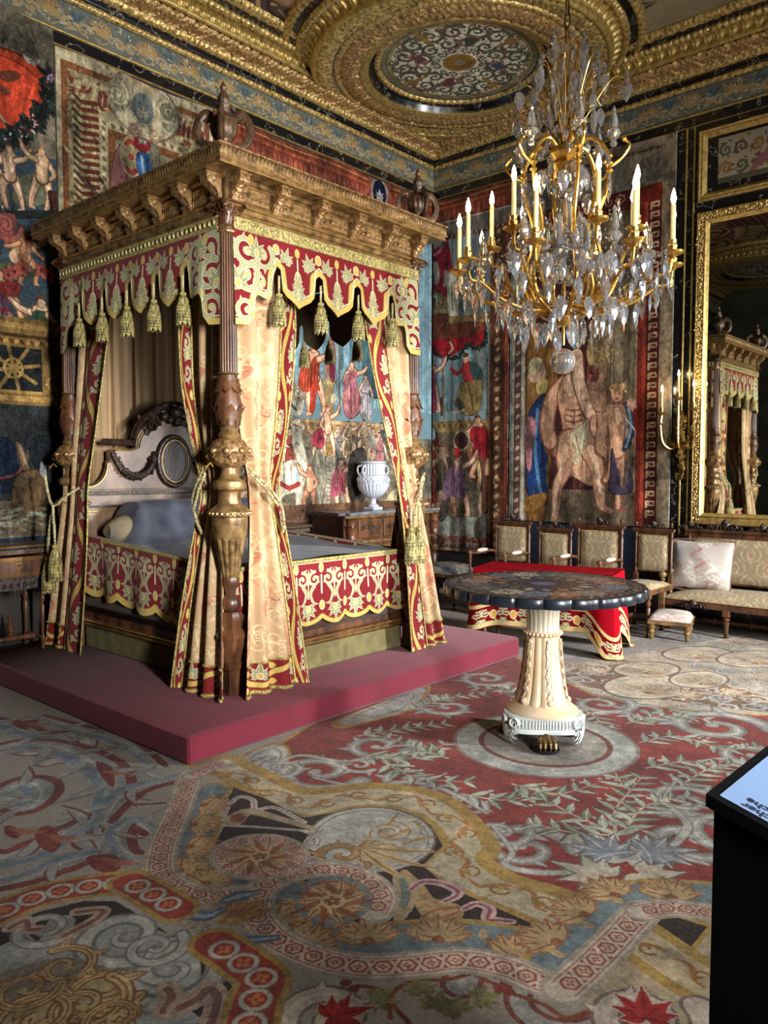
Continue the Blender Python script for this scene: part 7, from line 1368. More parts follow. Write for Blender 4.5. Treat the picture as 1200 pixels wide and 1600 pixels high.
def chair(label, w=.42, h=.93, arms=False, seat=.45, group=None):
    t = thing('armchair' if arms else 'side_chair', label, 'chair', (0, 0, 0), 0, group); d = .5; yb = 0
    pst = None; fl = None
    for sg in (-1, 1):
        x = sg*(w/2-.02)
        if pst is None:
            m = MB(); m.box(-.02, .02, -.02, .02, 0, .07, .003); turned(m, 0, 0, .06, seat-.04, .022); m.box(-.022, .022, -.022, .022, seat-.07, seat+.06, .003); m.lathe([(.014, seat+.06), (.02, seat+.09), (.012, seat+.12), (.018, seat+.16), (.014, seat+.18), (.017, h-.13), (.012, h-.1), (.02, h-.07), (.014, h-.05), (.018, h-.03)], 14); m.ball((0, 0, h+.035), .016, 10, 6); m.lathe([(.008, h), (.018, h+.01), (.01, h+.022)], 12); pst = m.build('back_post', M_walnut, t, loc=(x, yb, 0))
            m = MB(); turned(m, 0, 0, 0, seat-.08, .024); m.box(-.024, .024, -.024, .024, seat-.1, seat-.02, .003); fl = m.build('leg', M_walnut, t, loc=(x, yb-d, 0))
        else:
            for q, yy in ((pst, yb), (fl, yb-d)): o = q.copy(); COL.objects.link(o); o.location = (x, yy, 0)
    m = MB(); m.box(-w/2-.015, w/2+.015, -.025, .02, h-.03, h-.008, .003); m.box(-w/2, w/2, -.018, .015, h-.05, h-.028, .003); m.build('top_rail', M_walnut, t, False)
    m = MB(); crest(m, w, h-.01, 0, 1.1 if arms else 1.); m.build('crest_carving', M_darkwood, t)
    m = MB(); m.box(-w/2+.035, w/2-.035, -.006, .018, seat+.07, h-.045, .003); m.build('back_frame', M_walnut, t, False)
    n = 12; U, V = np.meshgrid(np.linspace(0, 1, n), np.linspace(0, 1, n), indexing='ij'); X = -w/2+.05+(w-.10)*U; Z = seat+.085+(h-.065-seat-.085)*V; e = np.minimum(np.minimum(U, 1-U), np.minimum(V, 1-V))
    m = MB(); m.grid(np.stack([X, -.006-.016*np.clip(e*8, 0, 1)**.5, Z], -1), np.stack([X*1.8+.5, Z*1.8], -1)); bk = m.build('backrest', M_uph, t)
    m = MB(); a, b, c_, e_ = -w/2+.052, w/2-.052, seat+.09, h-.068; nails(m, [(a, -.01, c_), (a, -.01, e_), (b, -.01, e_), (b, -.01, c_)], .021); k = m.build('brass_nails', M_brightgilt, bk); k['kind'] = 'stuff'
    m = MB(); m.box(-w/2, w/2, -d-.02, .0, seat-.075, seat-.03, .005); m.build('seat_frame', M_walnut, t, False); m = MB(); pad(m, -w/2+.005, w/2-.005, -d-.015, -.02, seat-.03, seat, 1.8); st = m.build('seat', M_uph, t)
    m = MB(); nails(m, [(-w/2-.002, -.03, seat-.026), (-w/2-.002, -d-.022, seat-.026), (w/2+.002, -d-.022, seat-.026), (w/2+.002, -.03, seat-.026)], .022); k = m.build('brass_nails', M_brightgilt, st); k['kind'] = 'stuff'
    m = MB(); m.tube([(-w/2+.02, -d/2, .1), (w/2-.02, -d/2, .1)], .014, 8); m.tube([(-w/2+.02, 0, .1), (-w/2+.02, -d, .1)], .014, 8); m.tube([(w/2-.02, 0, .1), (w/2-.02, -d, .1)], .014, 8); m.build('stretcher', M_walnut, t)
    if arms:
        ar = None
        for sg in (-1, 1):
            x = sg*(w/2-.01)
            if ar is None:
                m = MB(); m.tube(catmull([(0, -.01, seat+.17), (0, -.1, seat+.19), (0, -.3, seat+.18), (0, -d+.04, seat+.19)], 5), .014, 8); m.ball((0, -d+.02, seat+.195), .022, 10, 6); turned(m, 0, -d+.03, seat-.02, seat+.18, .018); ar = m.build('armrest', M_walnut, t, loc=(x, 0, 0))
                q = MB(); q.ball((0, 0, 0), 1, 14, 8, (.028, .1, .022)); q.mv(Tm((0, -d*.5, seat+.205))); q.build('arm_pad', M_uph2, ar)
            else:
                o = ar.copy(); COL.objects.link(o); o.location = (x, 0, 0)
                for c in ar.children: e = c.copy(); COL.objects.link(e); e.parent = o
    return t
Y0 = -.75
A_ = ony(775, 815, Y0), ony(828, 815, Y0); c_a = chair('tall upholstered armchair at the left end of the row, nearest the corner', .44, .95, True, .44, 'upholstered chairs along the back wall'); c_a.location = ((A_[0][0]+A_[1][0])/2, Y0, 0)
A_ = ony(843, 822, Y0), ony(893, 822, Y0); c_b = chair('smaller upholstered side chair between the two tall armchairs', .39, .905, False, .43, 'upholstered chairs along the back wall'); c_b.location = ((A_[0][0]+A_[1][0])/2, Y0, 0)
A_ = ony(903, 815, Y0), ony(973, 818, Y0); c_c = dup(c_a, ((A_[0][0]+A_[1][0])/2, Y0, 0), 0, 'widest upholstered armchair in the row, with large carved crest', scale=(1.12, 1, 1.01))
A_ = ony(992, 830, -.62), ony(1052, 832, -.62); c_d = dup(c_b, ((A_[0][0]+A_[1][0])/2, -.62, 0), 0, 'shaded upholstered side chair next to the sofa, right end of the row', scale=(.97, 1.0, 1.04))
c_e = thing('upholstered_stool', 'square backless stool in dark flowered cloth between the bed and the leftmost armchair', 'stool', (.98, -1.02, 0), .1)
M_fl2 = picmat('dark_flowered_cloth', cv_damask((84, 90, 100), (130, 120, 90), (150, 140, 110), 5), .8, weave=.3)
m = MB(); m.box(-.25, .25, -.22, .22, .34, .38, .005); m.build('seat_frame', M_walnut, c_e, False); m = MB(); pad(m, -.25, .25, -.22, .22, .38, .45, 1.8, .035); m.build('seat', M_fl2, c_e); lg = None
for x in (-.21, .21):
    for y in (-.18, .18):
        if lg is None: m = MB(); turned(m, 0, 0, 0, .34, .026); lg = m.build('leg', M_walnut, c_e, loc=(x, y, 0))
        else: o = lg.copy(); COL.objects.link(o); o.location = (x, y, 0)
# sofa
sx0, sx1, sy, sb = 3.22, 5.35, -.70, -.16; so = thing('sofa', 'long carved walnut sofa in pale gold damask below the gilt mirror', 'sofa', ((sx0+sx1)/2, sb, 0)); SO = np.array([(sx0+sx1)/2, sb, 0]); w = (sx1-sx0)/2; d = .54
m = MB(); m.box(-w, w, -d-.02, 0, .24, .30, .006); m.build('seat_frame', M_walnut, so, False); m = MB(); pad(m, -w+.01, w-.01, -d-.015, -.01, .30, .37, 1.8, .03, 26); s_ = m.build('seat', M_uph, so)
m = MB(); nails(m, [(-w+.01, -d-.022, .306), (w-.01, -d-.022, .306)], .022); k = m.build('brass_nails', M_brightgilt, s_); k['kind'] = 'stuff'
lg = None
for x, y in ((-w+.03, -d), (-w*.43, -d), (w*.43, -d), (w-.03, -d), (-w+.03, -.03), (w-.03, -.03)):
    if lg is None: m = MB(); turned(m, 0, 0, 0, .2, .03); m.box(-.03, .03, -.03, .03, .19, .25, .003); lg = m.build('leg', M_walnut, so, loc=(x, y, 0))
    else: o = lg.copy(); COL.objects.link(o); o.location = (x, y, 0)
m = MB(); m.tube([(-w+.05, -d*.5, .09), (w-.05, -d*.5, .09)], .018, 10)
for k in range(19): m.ball((-w+.1+k*.107, -d*.5, .09), .026 if k % 3 else .034, 10, 6, (.5, 1, 1))
m.build('stretcher', M_walnut, so)
for sg in (-1, 1):
    m = MB(); m.lathe([(.018, 0), (.026, .02), (.014, .05), (.022, .08), (.018, .12), (.026, .4), (.014, .45), (.026, .5), (.02, .56)], 16, (sg*(w-.075) if sg < 0 else sg*(w-.075), -.005, .34)); m.build('back_post', M_walnut, so)
m = MB(); m.box(-w+.03, w-.03, -.04, .02, .885, .915, .004); m.box(-w+.03, w-.03, -.025, .01, .84, .885, .004); m.box(-w+.1, w-.1, -.012, .018, .40, .86, .003); m.build('back_frame', M_walnut, so, False)
n = 40; U, V = np.meshgrid(np.linspace(0, 1, n), np.linspace(0, 1, 12), indexing='ij'); X = -w+.12+(2*w-.24)*U; Z = .42+.42*V; e = np.minimum(np.minimum(U*4, 4-U*4), np.minimum(V, 1-V)); m = MB(); m.grid(np.stack([X, -.012-.02*np.clip(e*8, 0, 1)**.5, Z], -1), np.stack([X*1.8, Z*1.8], -1)); bk = m.build('backrest', M_uph, so)
m = MB(); nails(m, [(-w+.122, -.02, .42), (-w+.122, -.02, .838), (w-.122, -.02, .838), (w-.122, -.02, .42)], .021); k = m.build('brass_nails', M_brightgilt, bk); k['kind'] = 'stuff'
for k, x in enumerate(np.linspace(-w+.08, w-.08, 7)): m = MB(); crest(m, .4, .912, 0, 1.5 if k % 2 else 1.1, k); m.mv(Tm((x, 0, 0))); m.build('crest_carving', M_darkwood, so)
m = MB(); crest(m, .3, .27, -d-.02, 1.1, 3); m.mv(Tm((-w*.7, 0, -.03))); m.build('apron_mask', M_darkwood, so)
for sg in (-1, 1):
    m = MB(); x = sg*(w-.03); m.box(x-.03, x+.03, -d-.03, -d+.03, .24, .37, .004); m.lathe([(.018, .37), (.028, .385), (.016, .41), (.024, .43), (.014, .455), (.026, .47), (.012, .49)], 16, (x, -d, 0)); m.ball((x, -d, .515), .034, 14, 10); m.tube([(x, -d+.03, .505), (x, -d+.12, .505)], .014, 8); m.ball((x, -d+.1, .51), .024, 10, 6); m.tube(catmull([(x, -d+.12, .505), (x, -d+.2, .50), (x, -.03, .52)], 6), .016, 8); a = m.build('armrest', M_giltwood, so); q = MB(); q.ball((x, -d*.45, .53), 1, 14, 8, (.03, .12, .025)) if False else q.ball((0, 0, 0), 1, 14, 8, (.032, .13, .03)); q.mv(Tm((x, -d*.42, .53))); q.build('arm_pad', M_uph2, a)
# cushion leaning against the sofa back
def cushion(label, loc, rot, w=.56, h=.46, t=.15):
    n = 22; U, V = np.meshgrid(np.linspace(-1, 1, n), np.linspace(-1, 1, n), indexing='ij'); e = np.clip((1-U**2)*(1-V**2), 0, 1)**.5; pin = 1-.06*(1-np.abs(U))*0; X = w/2*U*(1-.05*(1-V**2)); Z = h/2*V*(1-.05*(1-U**2)); r = t/2*e*(1+.06*np.sin(U*7+V*3))
    m = MB(); uv = np.stack([U*.35+.5, V*.3+.5], -1); m.grid(np.stack([X, -r, Z], -1), uv); m.grid(np.stack([X, r, Z], -1), uv, flip=True); o = m.build('cushion', M_uph2); tag(o, label, 'cushion'); o.location = loc; o.rotation_euler = rot
    q = MB(); B = [(-w/2, 0, -h/2), (w/2, 0, -h/2), (w/2, 0, h/2), (-w/2, 0, h/2)]; P = []
    for i in range(4): a, b = np.array(B[i]), np.array(B[(i+1) % 4]); P += [tuple(a+(b-a)*s*1.0+np.array([0, 0, 0])-(np.array([0, 0, .022]) if i == 0 else np.array([.0, 0, -.022]) if i == 2 else np.array([.025, 0, 0]) if i == 1 else np.array([-.025, 0, 0]))*math.sin(PI*s)*.9) for s in np.linspace(0, 1, 8)[:-1]]
    twist(q, P+[P[0]], .007, 2, .03, 5); c = q.build('cord_piping', mat('faded_cord', (150, 110, 90), (110, 80, 60), .8), o); return o
cushion('square damask cushion leaning against the sofa back at its left arm', (3.50, -.42, .60), (-.33, 0, .06))
# footstool
fs = thing('footstool', 'tiny damask footstool with turned feet in front of the sofa', 'stool', (3.44, -.97, 0), .28); m = MB(); m.box(-.13, .13, -.13, .13, .115, .145, .004); m.build('stool_frame', M_giltwood, fs, False); m = MB(); pad(m, -.128, .128, -.128, .128, .145, .19, 3., .025); s_ = m.build('seat', M_uph2, fs); m = MB(); nails(m, [(-.13, -.132, .15), (.13, -.132, .15), (.132, .13, .15)], .02, .004); k = m.build('brass_nails', M_brightgilt, s_); k['kind'] = 'stuff'
lg = None
for x in (-.105, .105):
    for y in (-.105, .105):
        if lg is None: m = MB(); m.lathe([(.008, 0), (.014, .02), (.012, .03), (.022, .06), (.014, .075), (.024, .09), (.022, .115)], 14); lg = m.build('leg', M_giltwood, fs, loc=(x, y, 0))
        else: o = lg.copy(); COL.objects.link(o); o.location = (x, y, 0)
fs.scale = (1.4, 1.4, 1.15)
# ---------------------------------------------------------------- table under the red cloth
TC = np.array([2.78, -1.98]); TA = .25; tb = thing('rectangular_table', 'table hidden under a red embroidered cloth behind the round table', 'table', (*TC, 0), TA)
m = MB(); m.box(-.56, .56, -.23, .23, .62, .65, .004); m.build('table_top', M_walnut, tb, False); lg = None
for x in (-.5, .5):
    for y in (-.18, .18):
        if lg is None: m = MB(); turned(m, 0, 0, 0, .62, .03); lg = m.build('leg', M_walnut, tb, loc=(x, y, 0))
        else: o = lg.copy(); COL.objects.link(o); o.location = (x, y, 0)
def cv_redcloth():
    c = CV(1400, 360, (140, 8, 22)); c.fn = lambda p: p*np.array([400, 500])
    y1 = .66; c.fill([(0, y1-.19), (3.5, y1-.19), (3.5, y1-.005), (0, y1-.005)], (104, 12, 18)); c.line([(0, y1-.19), (3.5, y1-.19)], .035, (184, 164, 110)); c.line([(0, y1-.025), (3.5, y1-.025)], .045, (184, 166, 112))
    for i in range(20):
        x = .09+i*.175; w = View(c, x, y1-.1, 0, 1, 1)
        for sg in (-1, 1): e_scroll(View(w, sg*.03, -.015, -PI/2, .03, .04), 1, -sg)
        e_leaf(View(w, 0, .035, PI, .05, .05)); w.ell(.0875, 0, .03, .038, ED); w.ell(.0875, 0, .024, .03, (196, 150, 70)); w.line([(.0875, .03), (.12, .055)], .01, ED)
    return speckle(c, 4)
M_red = picmat('red_cloth', cv_redcloth(), .95, weave=.3, sheen=0, spec=.05, vary=.06)
cl = MB(); n = 400; per = []; hw, hh = .575, .245; Lp = 4*(hw+hh)
def rr(s, gx, gy):
    """point on the rectangle outline, arc length fraction, corner aware"""
    s = s % Lp; a = 2*hw
    if s < a: return (-gx+2*gx*(s/a), -gy)
    s -= a
    if s < 2*hh: return (gx, -gy+2*gy*(s/(2*hh)))
    s -= 2*hh
    if s < a: return (gx-2*gx*(s/a), gy)
    s -= a; return (-gx, gy-2*gy*(s/(2*hh)))
crn = [0, 2*hw, 2*hw+2*hh, 4*hw+2*hh, Lp]; S = np.linspace(0, Lp, n); nv = 22; G = np.zeros((n, nv, 3)); UV = np.zeros((n, nv, 2))
for i, s in enumerate(S):
    dc = min(abs(s-c) for c in crn); near = math.exp(-(dc/.13)**2); right = 1 if (2*hw-.2 < s < 2*hw+2*hh+.2) else .35
    x0, y0 = rr(s, hw, hh); nn = np.array([x0/hw, y0/hh]); nn = np.array([math.copysign(abs(nn[0])**12, nn[0]), math.copysign(abs(nn[1])**12, nn[1])]); nn = nn/(np.linalg.norm(nn)+1e-9)
    L = .47+near*.17*(right if right < 1 else 1.25)
    for j in range(nv):
        q = j/(nv-1); dz = L*q; z = .655-dz; out = .006+.04*near*q+.05*q*near*right+.014*math.sin(s*26)*q*(.4+near); ex = 0
        if z < .012: ex = (.012-z)*1.; z = .012+.004*math.sin(s*40)
        G[i, j] = (x0+nn[0]*(out+ex), y0+nn[1]*(out+ex), z); UV[i, j] = (s/3.5, 1-(.66-L+dz)/.72 if True else 0)
cl.grid(G, UV, flip=True); m = cl; U, V = np.meshgrid(np.linspace(-1, 1, 20), np.linspace(-1, 1, 12), indexing='ij'); m.grid(np.stack([U*(hw+.004), V*(hh+.004), .655+.004*np.sin(U*5+V*3)], -1), np.stack([U*.1+.5, V*.0+.95], -1))
co = m.build('tablecloth', M_red, angle=85); tag(co, 'bright red cloth with embroidered hem draped over the table behind the round table', 'tablecloth'); co.location = (*TC, 0); co.rotation_euler = (0, 0, TA)
# ---------------------------------------------------------------- round table with inlaid top on a marble column
RT = onz(851, 1157)[:2]+np.array([-.03, .02]); rt = thing('round_table', 'round black inlaid stone table on a fluted cream marble column', 'table', (*RT, .002)); R = .55; ZT = .865
def cv_inlay():
    c = CV(900, 900, (30, 28, 30)); c.fn = lambda p: (p+1)*450; r = np.random.RandomState(2)
    P = [(90, 84, 88), (130, 116, 100), (140, 100, 76), (100, 108, 122), (160, 148, 124), (76, 88, 86)]
    c.ring(0, 0, .93, .012, (84, 78, 70), 60); c.ring(0, 0, .9, .006, (84, 78, 70), 60)
    for i in range(16):
        a = i*TAU/16; c.ring(.68*math.cos(a), .68*math.sin(a), .2, .014, (84, 76, 66), 30); v = View(c, .68*math.cos(a), .68*math.sin(a), a, .17, .17); m_flower(v, P[i % 6], P[(i+2) % 6], 8, 1, (24, 22, 24))
        v = View(c, .42*math.cos(a+.2), .42*math.sin(a+.2), a, .09, .09); v.fill([(-1, 0), (0, -.6), (1, 0), (0, .6)], P[(i+1) % 6]); v.ring(0, 0, 1.2, .1, (80, 72, 62), 20)
    for i in range(48): a = i*TAU/48; m_leaf(View(c, .86*math.cos(a), .86*math.sin(a), a+.8, 1, 1), .1, .035, P[i % 6])
    c.ring(0, 0, .28, .03, (84, 66, 54), 40); c.ring(0, 0, .22, .02, (54, 60, 74), 40); c.ell(0, 0, .17, None, (40, 42, 56)); m_flower(View(c, 0, 0, 0, .13, .13), (84, 90, 110), (120, 110, 90), 8); c.speck(8); return c
M_inlay = picmat('inlaid_stone', cv_inlay(), .3, spec=.35, vary=.08); M_blackst = mat('black_stone', (22, 26, 34), (34, 38, 48), .3, coat=.15)
nl = 24; NN = 360; th = np.arange(NN)*TAU/NN; sc = lambda k: np.abs(np.sin(th*nl/2))**.5*.022*k; rad = R-.022+sc(1.)
ring_ = lambda rr_, z: np.stack([rr_*np.cos(th), rr_*np.sin(th), 0*th+z], 1)
m = MB(); zs = [(.0, ZT-.052), (.0, ZT-.05), (.004, ZT-.045), (.004, ZT-.006), (.0, ZT-.0015)]; V = np.array([ring_(rad-.004+o, z) for o, z in zs]); m.grid(V.transpose(1, 0, 2), closed_u=True); m.add(ring_(rad-.004, ZT-.052), [tuple(range(NN-1, -1, -1))]); tt = m.build('table_top', M_blackst, rt, angle=50)
m = MB(); rr_ = rad-.004; m.add(np.vstack([ring_(rr_, ZT-.001), [[0, 0, ZT]]]), [(i, (i+1) % NN, NN) for i in range(NN)], np.vstack([np.stack([.5+.5*rr_*np.cos(th)/R, .5+.5*rr_*np.sin(th)/R], 1), [[.5, .5]]])); m.build('inlaid_surface', M_inlay, tt, False)
M_cm = mat('cream_marble', (206, 198, 178), (180, 170, 146), .3, ns=5, nd=6, coat=.2); M_ym = mat('yellow_marble', (196, 170, 128), (210, 188, 164), .35, ns=7, nd=8, coat=.15, mask=(.3, .7)); M_wm = mat('white_marble', (206, 210, 208), (184, 188, 186), .35, ns=8)
m = MB(); m.lathe([(.09, .605), (.086, .62), (.088, .70), (.098, .76), (.128, .815)], 160, lobes=20, amp=.022); 
m.build('capital', M_cm, rt); m = MB(); m.lathe([(.09, .58), (.10, .588), (.10, .604), (.088, .61)], 32); 
for k in range(28): a = k*TAU/28; m.ball((.1*math.cos(a), .1*math.sin(a), .596), .010, 8, 5)
m.build('bead_ring', M_ym, rt)
m = MB(); m.lathe([(.086, .585), (.088, .54), (.095, .45), (.106, .36), (.120, .28), (.145, .215)], 192, lobes=14, amp=.06); m.lathe([(.143, .222), (.168, .195), (.195, .175), (.195, .165), (.1, .16)], 48); col_ = m.build('fluted_column', M_ym, rt)
m = MB(); r = np.random.RandomState(3)
for k in range(6):
    a = k*TAU/6+.35-1.1; a0 = a
    for q in range(34):
        z = .56-.31*q/34; rr2 = np.interp(z, [.215, .28, .36, .45, .54], [.145, .122, .108, .097, .091])+.006; aa = a0+.035*math.sin(q*.9)*(.6+q/30); m.ball((rr2*math.cos(aa), rr2*math.sin(aa), z), .008+.004*r.rand(), 6, 4); 
        if q % 2: leaf3(m, Tm((rr2*math.cos(aa), rr2*math.sin(aa), z), a0, 1, 0, 2.6), .03, .022, .4)
    rr2 = .14; m.ball((rr2*math.cos(a0), rr2*math.sin(a0), .235), .02, 10, 6)
k = m.build('carved_garland', M_ym, col_); k['kind'] = 'stuff'
m = MB(); n3 = 3; PL = []
for k in range(96):
    a = k*TAU/96; PL.append((.205+.028*math.cos(3*(a-.127)))*np.array([math.cos(a), math.sin(a)]))
for z0, z1, s in ((.078, .09, 1.), (.09, .102, .96), (.102, .152, .93), (.152, .167, .98)): m.prism([(p[0]*s, p[1]*s) for p in PL], lambda a, b, t_: (a, b, t_), z1, z0)
for k in range(72):
    a = k*TAU/72; p = (.205+.028*math.cos(3*(a-.127)))*.935; m.tube([(p*math.cos(a), p*math.sin(a), .104), (p*math.cos(a)*1.02, p*math.sin(a)*1.02, .127), (p*math.cos(a), p*math.sin(a), .15)], .006, 5)
bs_ = m.build('triangular_base', M_wm, rt, False); bs_['kind'] = 'stuff'
for k in range(3):
    a = .127+k*TAU/3; m = MB()
    for sg in (-1, 1): volute(m, Tm((.222*math.cos(a+sg*.2), .222*math.sin(a+sg*.2), .127), a+PI/2+sg*.3), .034, .022, .006)
    m.build('scroll', M_wm, rt); m = MB()
    for q in (-1.1, -.7, -.33, 0, .33, .7, 1.1):
        L = .115*(1-.3*abs(q)); k0 = len(m.v); leaf3(m, Tm((0, 0, 0)), L, .042, .25, 6, .008); m.mv(Matrix.Translation((.225*math.cos(a), .225*math.sin(a), .105)) @ Matrix.Rotation(a, 4, 'Z') @ Matrix.Rotation(PI+q*0, 4, 'Y') @ Matrix.Rotation(q, 4, 'X'), k0)
    m.build('palmette', M_wm, rt)
# bronze lion paws
M_paw = mat('gilt_bronze_paw', (120, 96, 52), (60, 48, 30), .4, .7, ns=20, bump=.2); M_pb = mat('black_plinth', (20, 20, 22), rough=.3); pw = None
for k in range(3):
    a = .127+PI/3+k*TAU/3
    if pw is None:
        m = MB(); m.tube(catmull([(-.03, 0, .09), (-.01, 0, .07), (.02, 0, .05), (.05, 0, .035)], 6), np.linspace(.034, .032, 19), 14)
        for q in (-.034, -.012, .012, .034): m.tube(catmull([(.02, q*.7, .06), (.05, q, .055), (.075, q*1.1, .042), (.088, q*1.15, .022)], 5), [.014]*8+[.015]*4+[.012]*4, 8); m.ball((.094, q*1.15, .018), .007, 8, 4, (1.4, .7, .7))
        pw = m.build('lion_paw', M_paw, rt, loc=(.15*math.cos(a), .15*math.sin(a), 0)); pw.rotation_euler = (0, 0, a); q = MB(); q.lathe([(.066, 0), (.07, .004), (.07, .014), (.06, .018)], 24, (.045, 0, 0)); q.build('plinth', M_pb, pw)
    else: o = place(pw, rt, (.15*math.cos(a), .15*math.sin(a), 0), a); c = pw.children[0].copy(); COL.objects.link(c); c.parent = o
# ---------------------------------------------------------------- back wall: mirror, overdoor picture, pilaster fillets, sconce
struct(MB().box(3.045, RX, -.012, 0, 0, 4.895).build('trim_11', M_marble, smooth=False))
for i, x in enumerate((3.13, 3.205)): struct(MB().box(x-.008, x+.008, -.022, -.012, .5, 4.80 if i else 4.80, .002).build('trim_%d' % (12+i), M_gold, smooth=False))
def rectframe(m, x0, x1, z0, z1, prof):
    """prof [(inset, depth)] rectangular picture frame on the back wall"""
    V = []
    for o, dp in prof: V.append([(x0+o, -dp, z0+o), (x1-o, -dp, z0+o), (x1-o, -dp, z1-o), (x0+o, -dp, z1-o)])
    V = np.array(V); n = len(prof); f = []
    for k in range(n-1):
        for i in range(4): j = (i+1) % 4; f.append((k*4+i, (k+1)*4+i, (k+1)*4+j, k*4+j))
    m.add(V.reshape(-1, 3), f); return m
mx0, mx1, mz0, mz1 = 3.255, 5.25, .95, 3.955; mi = thing('wall_mirror', 'tall gilt framed mirror above the sofa reflecting the bed', 'mirror', (mx0, 0, mz0))
def mloc(m): return m.mv(Matrix.Translation((-mx0, 0, -mz0)))
m = MB(); rectframe(m, mx0, mx1, mz0, mz1, [(0, .012), (0, .05), (.012, .06), (.02, .045), (.07, .045), (.075, .055), (.085, .06), (.1, .045), (.115, .022)]); fr = mloc(m).build('frame', M_gold, mi, False)
m = MB(); r = np.random.RandomState(7)
def leafrun(p0, p1, rz):
    L = math.dist(p0, p1); n = int(L/.022)
    for i in range(n):
        t_ = (i+.5)/n; p = np.array(p0)+(np.array(p1)-np.array(p0))*t_+r.uniform(-.012, .012, 3)*[1, 0, 1]; m.ball(p, r.uniform(.008, .014), 6, 4, (1, .8, 1.3))
        if i % 2: leaf3(m, Tm(p, -PI/2, 1, r.uniform(-2, 2)), .03, .02, .6, 4)
for dx in (.03, .045, .06): leafrun((mx0+dx, -.05, mz0+.05), (mx0+dx, -.05, mz1-.03), 0); leafrun((mx0+.03, -.05, mz1-dx), (mx1-.03, -.05, mz1-dx), 0)
k = mloc(m).build('leaf_carving', M_goldr, fr); k['kind'] = 'stuff'
mm = bpy.data.materials.new('mirror_glass'); mm.use_nodes = True; b = mm.node_tree.nodes['Principled BSDF']; b.inputs['Base Color'].default_value = (.62, .64, .60, 1); b.inputs['Metallic'].default_value = 1; b.inputs['Roughness'].default_value = .015
m = MB(); m.box(mx0+.1, mx1-.1, -.02, -.014, mz0+.1, mz1-.1); mloc(m).build('mirror_glass', mm, mi, False)
ov = thing('overdoor_picture', 'small grotesque painting in a gilt moulded frame above the mirror', 'painting', (3.25, 0, 4.06)); m = MB(); rectframe(m, 3.25, 5.4, 4.06, 4.73, [(0, .012), (0, .04), (.015, .055), (.03, .045), (.045, .05), (.065, .03), (.08, .014)]); m.mv(Matrix.Translation((-3.25, 0, -4.06))).build('frame', M_gold, ov, False)
c = PC(3.43, 5.3, 4.2, 4.62, 260, (146, 132, 108), pb); r2 = np.random.RandomState(3)
for i in range(26): u = 3.5+(i % 13)*.14; m_scroll(View(c, u, 4.33+.17*(i//13), r2.uniform(0, 6), .06, .06), ((140, 96, 44), (70, 80, 60), (96, 60, 56))[i % 3], (84, 66, 44), sgn=1 if i % 2 else -1)
for i in range(70): m_leaf(View(c, r2.uniform(3.45, 5.2), r2.uniform(4.28, 4.6), r2.uniform(0, 6), 1, 1), .05, .02, ((60, 74, 60), (110, 80, 40), (96, 56, 50))[i % 3])
for u in (3.95, 4.7): m_person(View(c, u, 4.27, 0, .38, -.36), skin=(130, 84, 80), pose=2, robe=(104, 56, 64), out=(60, 34, 34)); c.line(np.array([(u-.02, 4.4), (u-.14, 4.34), (u-.22, 4.25)]), [.1, .07, .04], (120, 76, 76)); c.ell(u+.04, 4.33, .05, None, (140, 100, 44)); c.ell(u+.04, 4.33, .03, None, (96, 66, 30))
c.fill([(3.43, 4.2), (5.3, 4.2), (5.3, 4.25), (3.43, 4.25)], (76, 70, 54)); c.speck(6)
m = MB(); m.add([(3.43-3.25, -.016, 4.2-4.06), (5.3-3.25, -.016, 4.2-4.06), (5.3-3.25, -.016, 4.62-4.06), (3.43-3.25, -.016, 4.62-4.06)], [(0, 1, 2, 3)], [(0, 0), (1, 0), (1, 1), (0, 1)]); m.build('canvas', picmat('overdoor_paint', c, .6), ov, False)
# dado and baseboards
M_dado = mat('dark_dado', (40, 34, 30), (26, 22, 20), .6, ns=4)
struct(MB().box(0, .012, RY, -.0, 0, .88).build('baseboard_left', M_dado, smooth=False)); struct(MB().box(0.012, 3.04, -.012, 0, 0, .46).build('baseboard_back', M_dado, smooth=False)); struct(MB().box(0, .03, RY, -.03, .895, .915, .003).build('trim_14', mat('grey_rail', (90, 84, 72), rough=.5), smooth=False))
# ---------------------------------------------------------------- information lectern
P1 = onz(1103, 1240, 1.0)[:2]; ang = -.03
lec = thing('information_lectern', 'black museum lectern with sloping printed panel at the right edge', 'lectern', (*P1, 0), ang); wl, dl = .46, .285
sl = lambda a, o: 1.0-.28*a+o   # slopes down along local x
m = MB(); m.prism([(.01, 0), (wl-.05, 0), (wl-.05, sl(wl-.05, -.02)), (.01, sl(.01, -.02))], lambda a, b, q: (a, q, b), .008, dl-.02); M_blk = mat('matt_black', (7, 7, 9), (5, 5, 6), .8, spec=.1); m.build('cabinet_body', M_blk, lec, False)
m = MB(); m.prism([(0, sl(0, -.02)), (wl, sl(wl, -.02)), (wl, sl(wl, 0)), (0, sl(0, 0))], lambda a, b, q: (a, q, b), 0, dl); m.build('panel_frame', M_blk, lec, False)
c = CV(920, 570, (124, 150, 188)); c.speck(2)
for L0 in range(70):
    x = 150+L0*9
    if L0 in (18, 19, 40, 41): continue
    for q in range(30 if L0 < 44 else 14): c.line([(x, 60+q*11), (x, 60+q*11+7)], 2.8, (84, 106, 146)) if (L0*7+q*5) % 9 else None
m = MB(); i_ = .015; m.add([(i_, i_, sl(i_, .0015)), (wl-i_, i_, sl(wl-i_, .0015)), (wl-i_, dl-i_, sl(wl-i_, .0015)), (i_, dl-i_, sl(i_, .0015))], [(0, 1, 2, 3)], [(0, 0), (1, 0), (1, 1), (0, 1)]); m.build('printed_panel', picmat('printed_sheet', c, .25, spec=.5, vary=.0), lec, False)
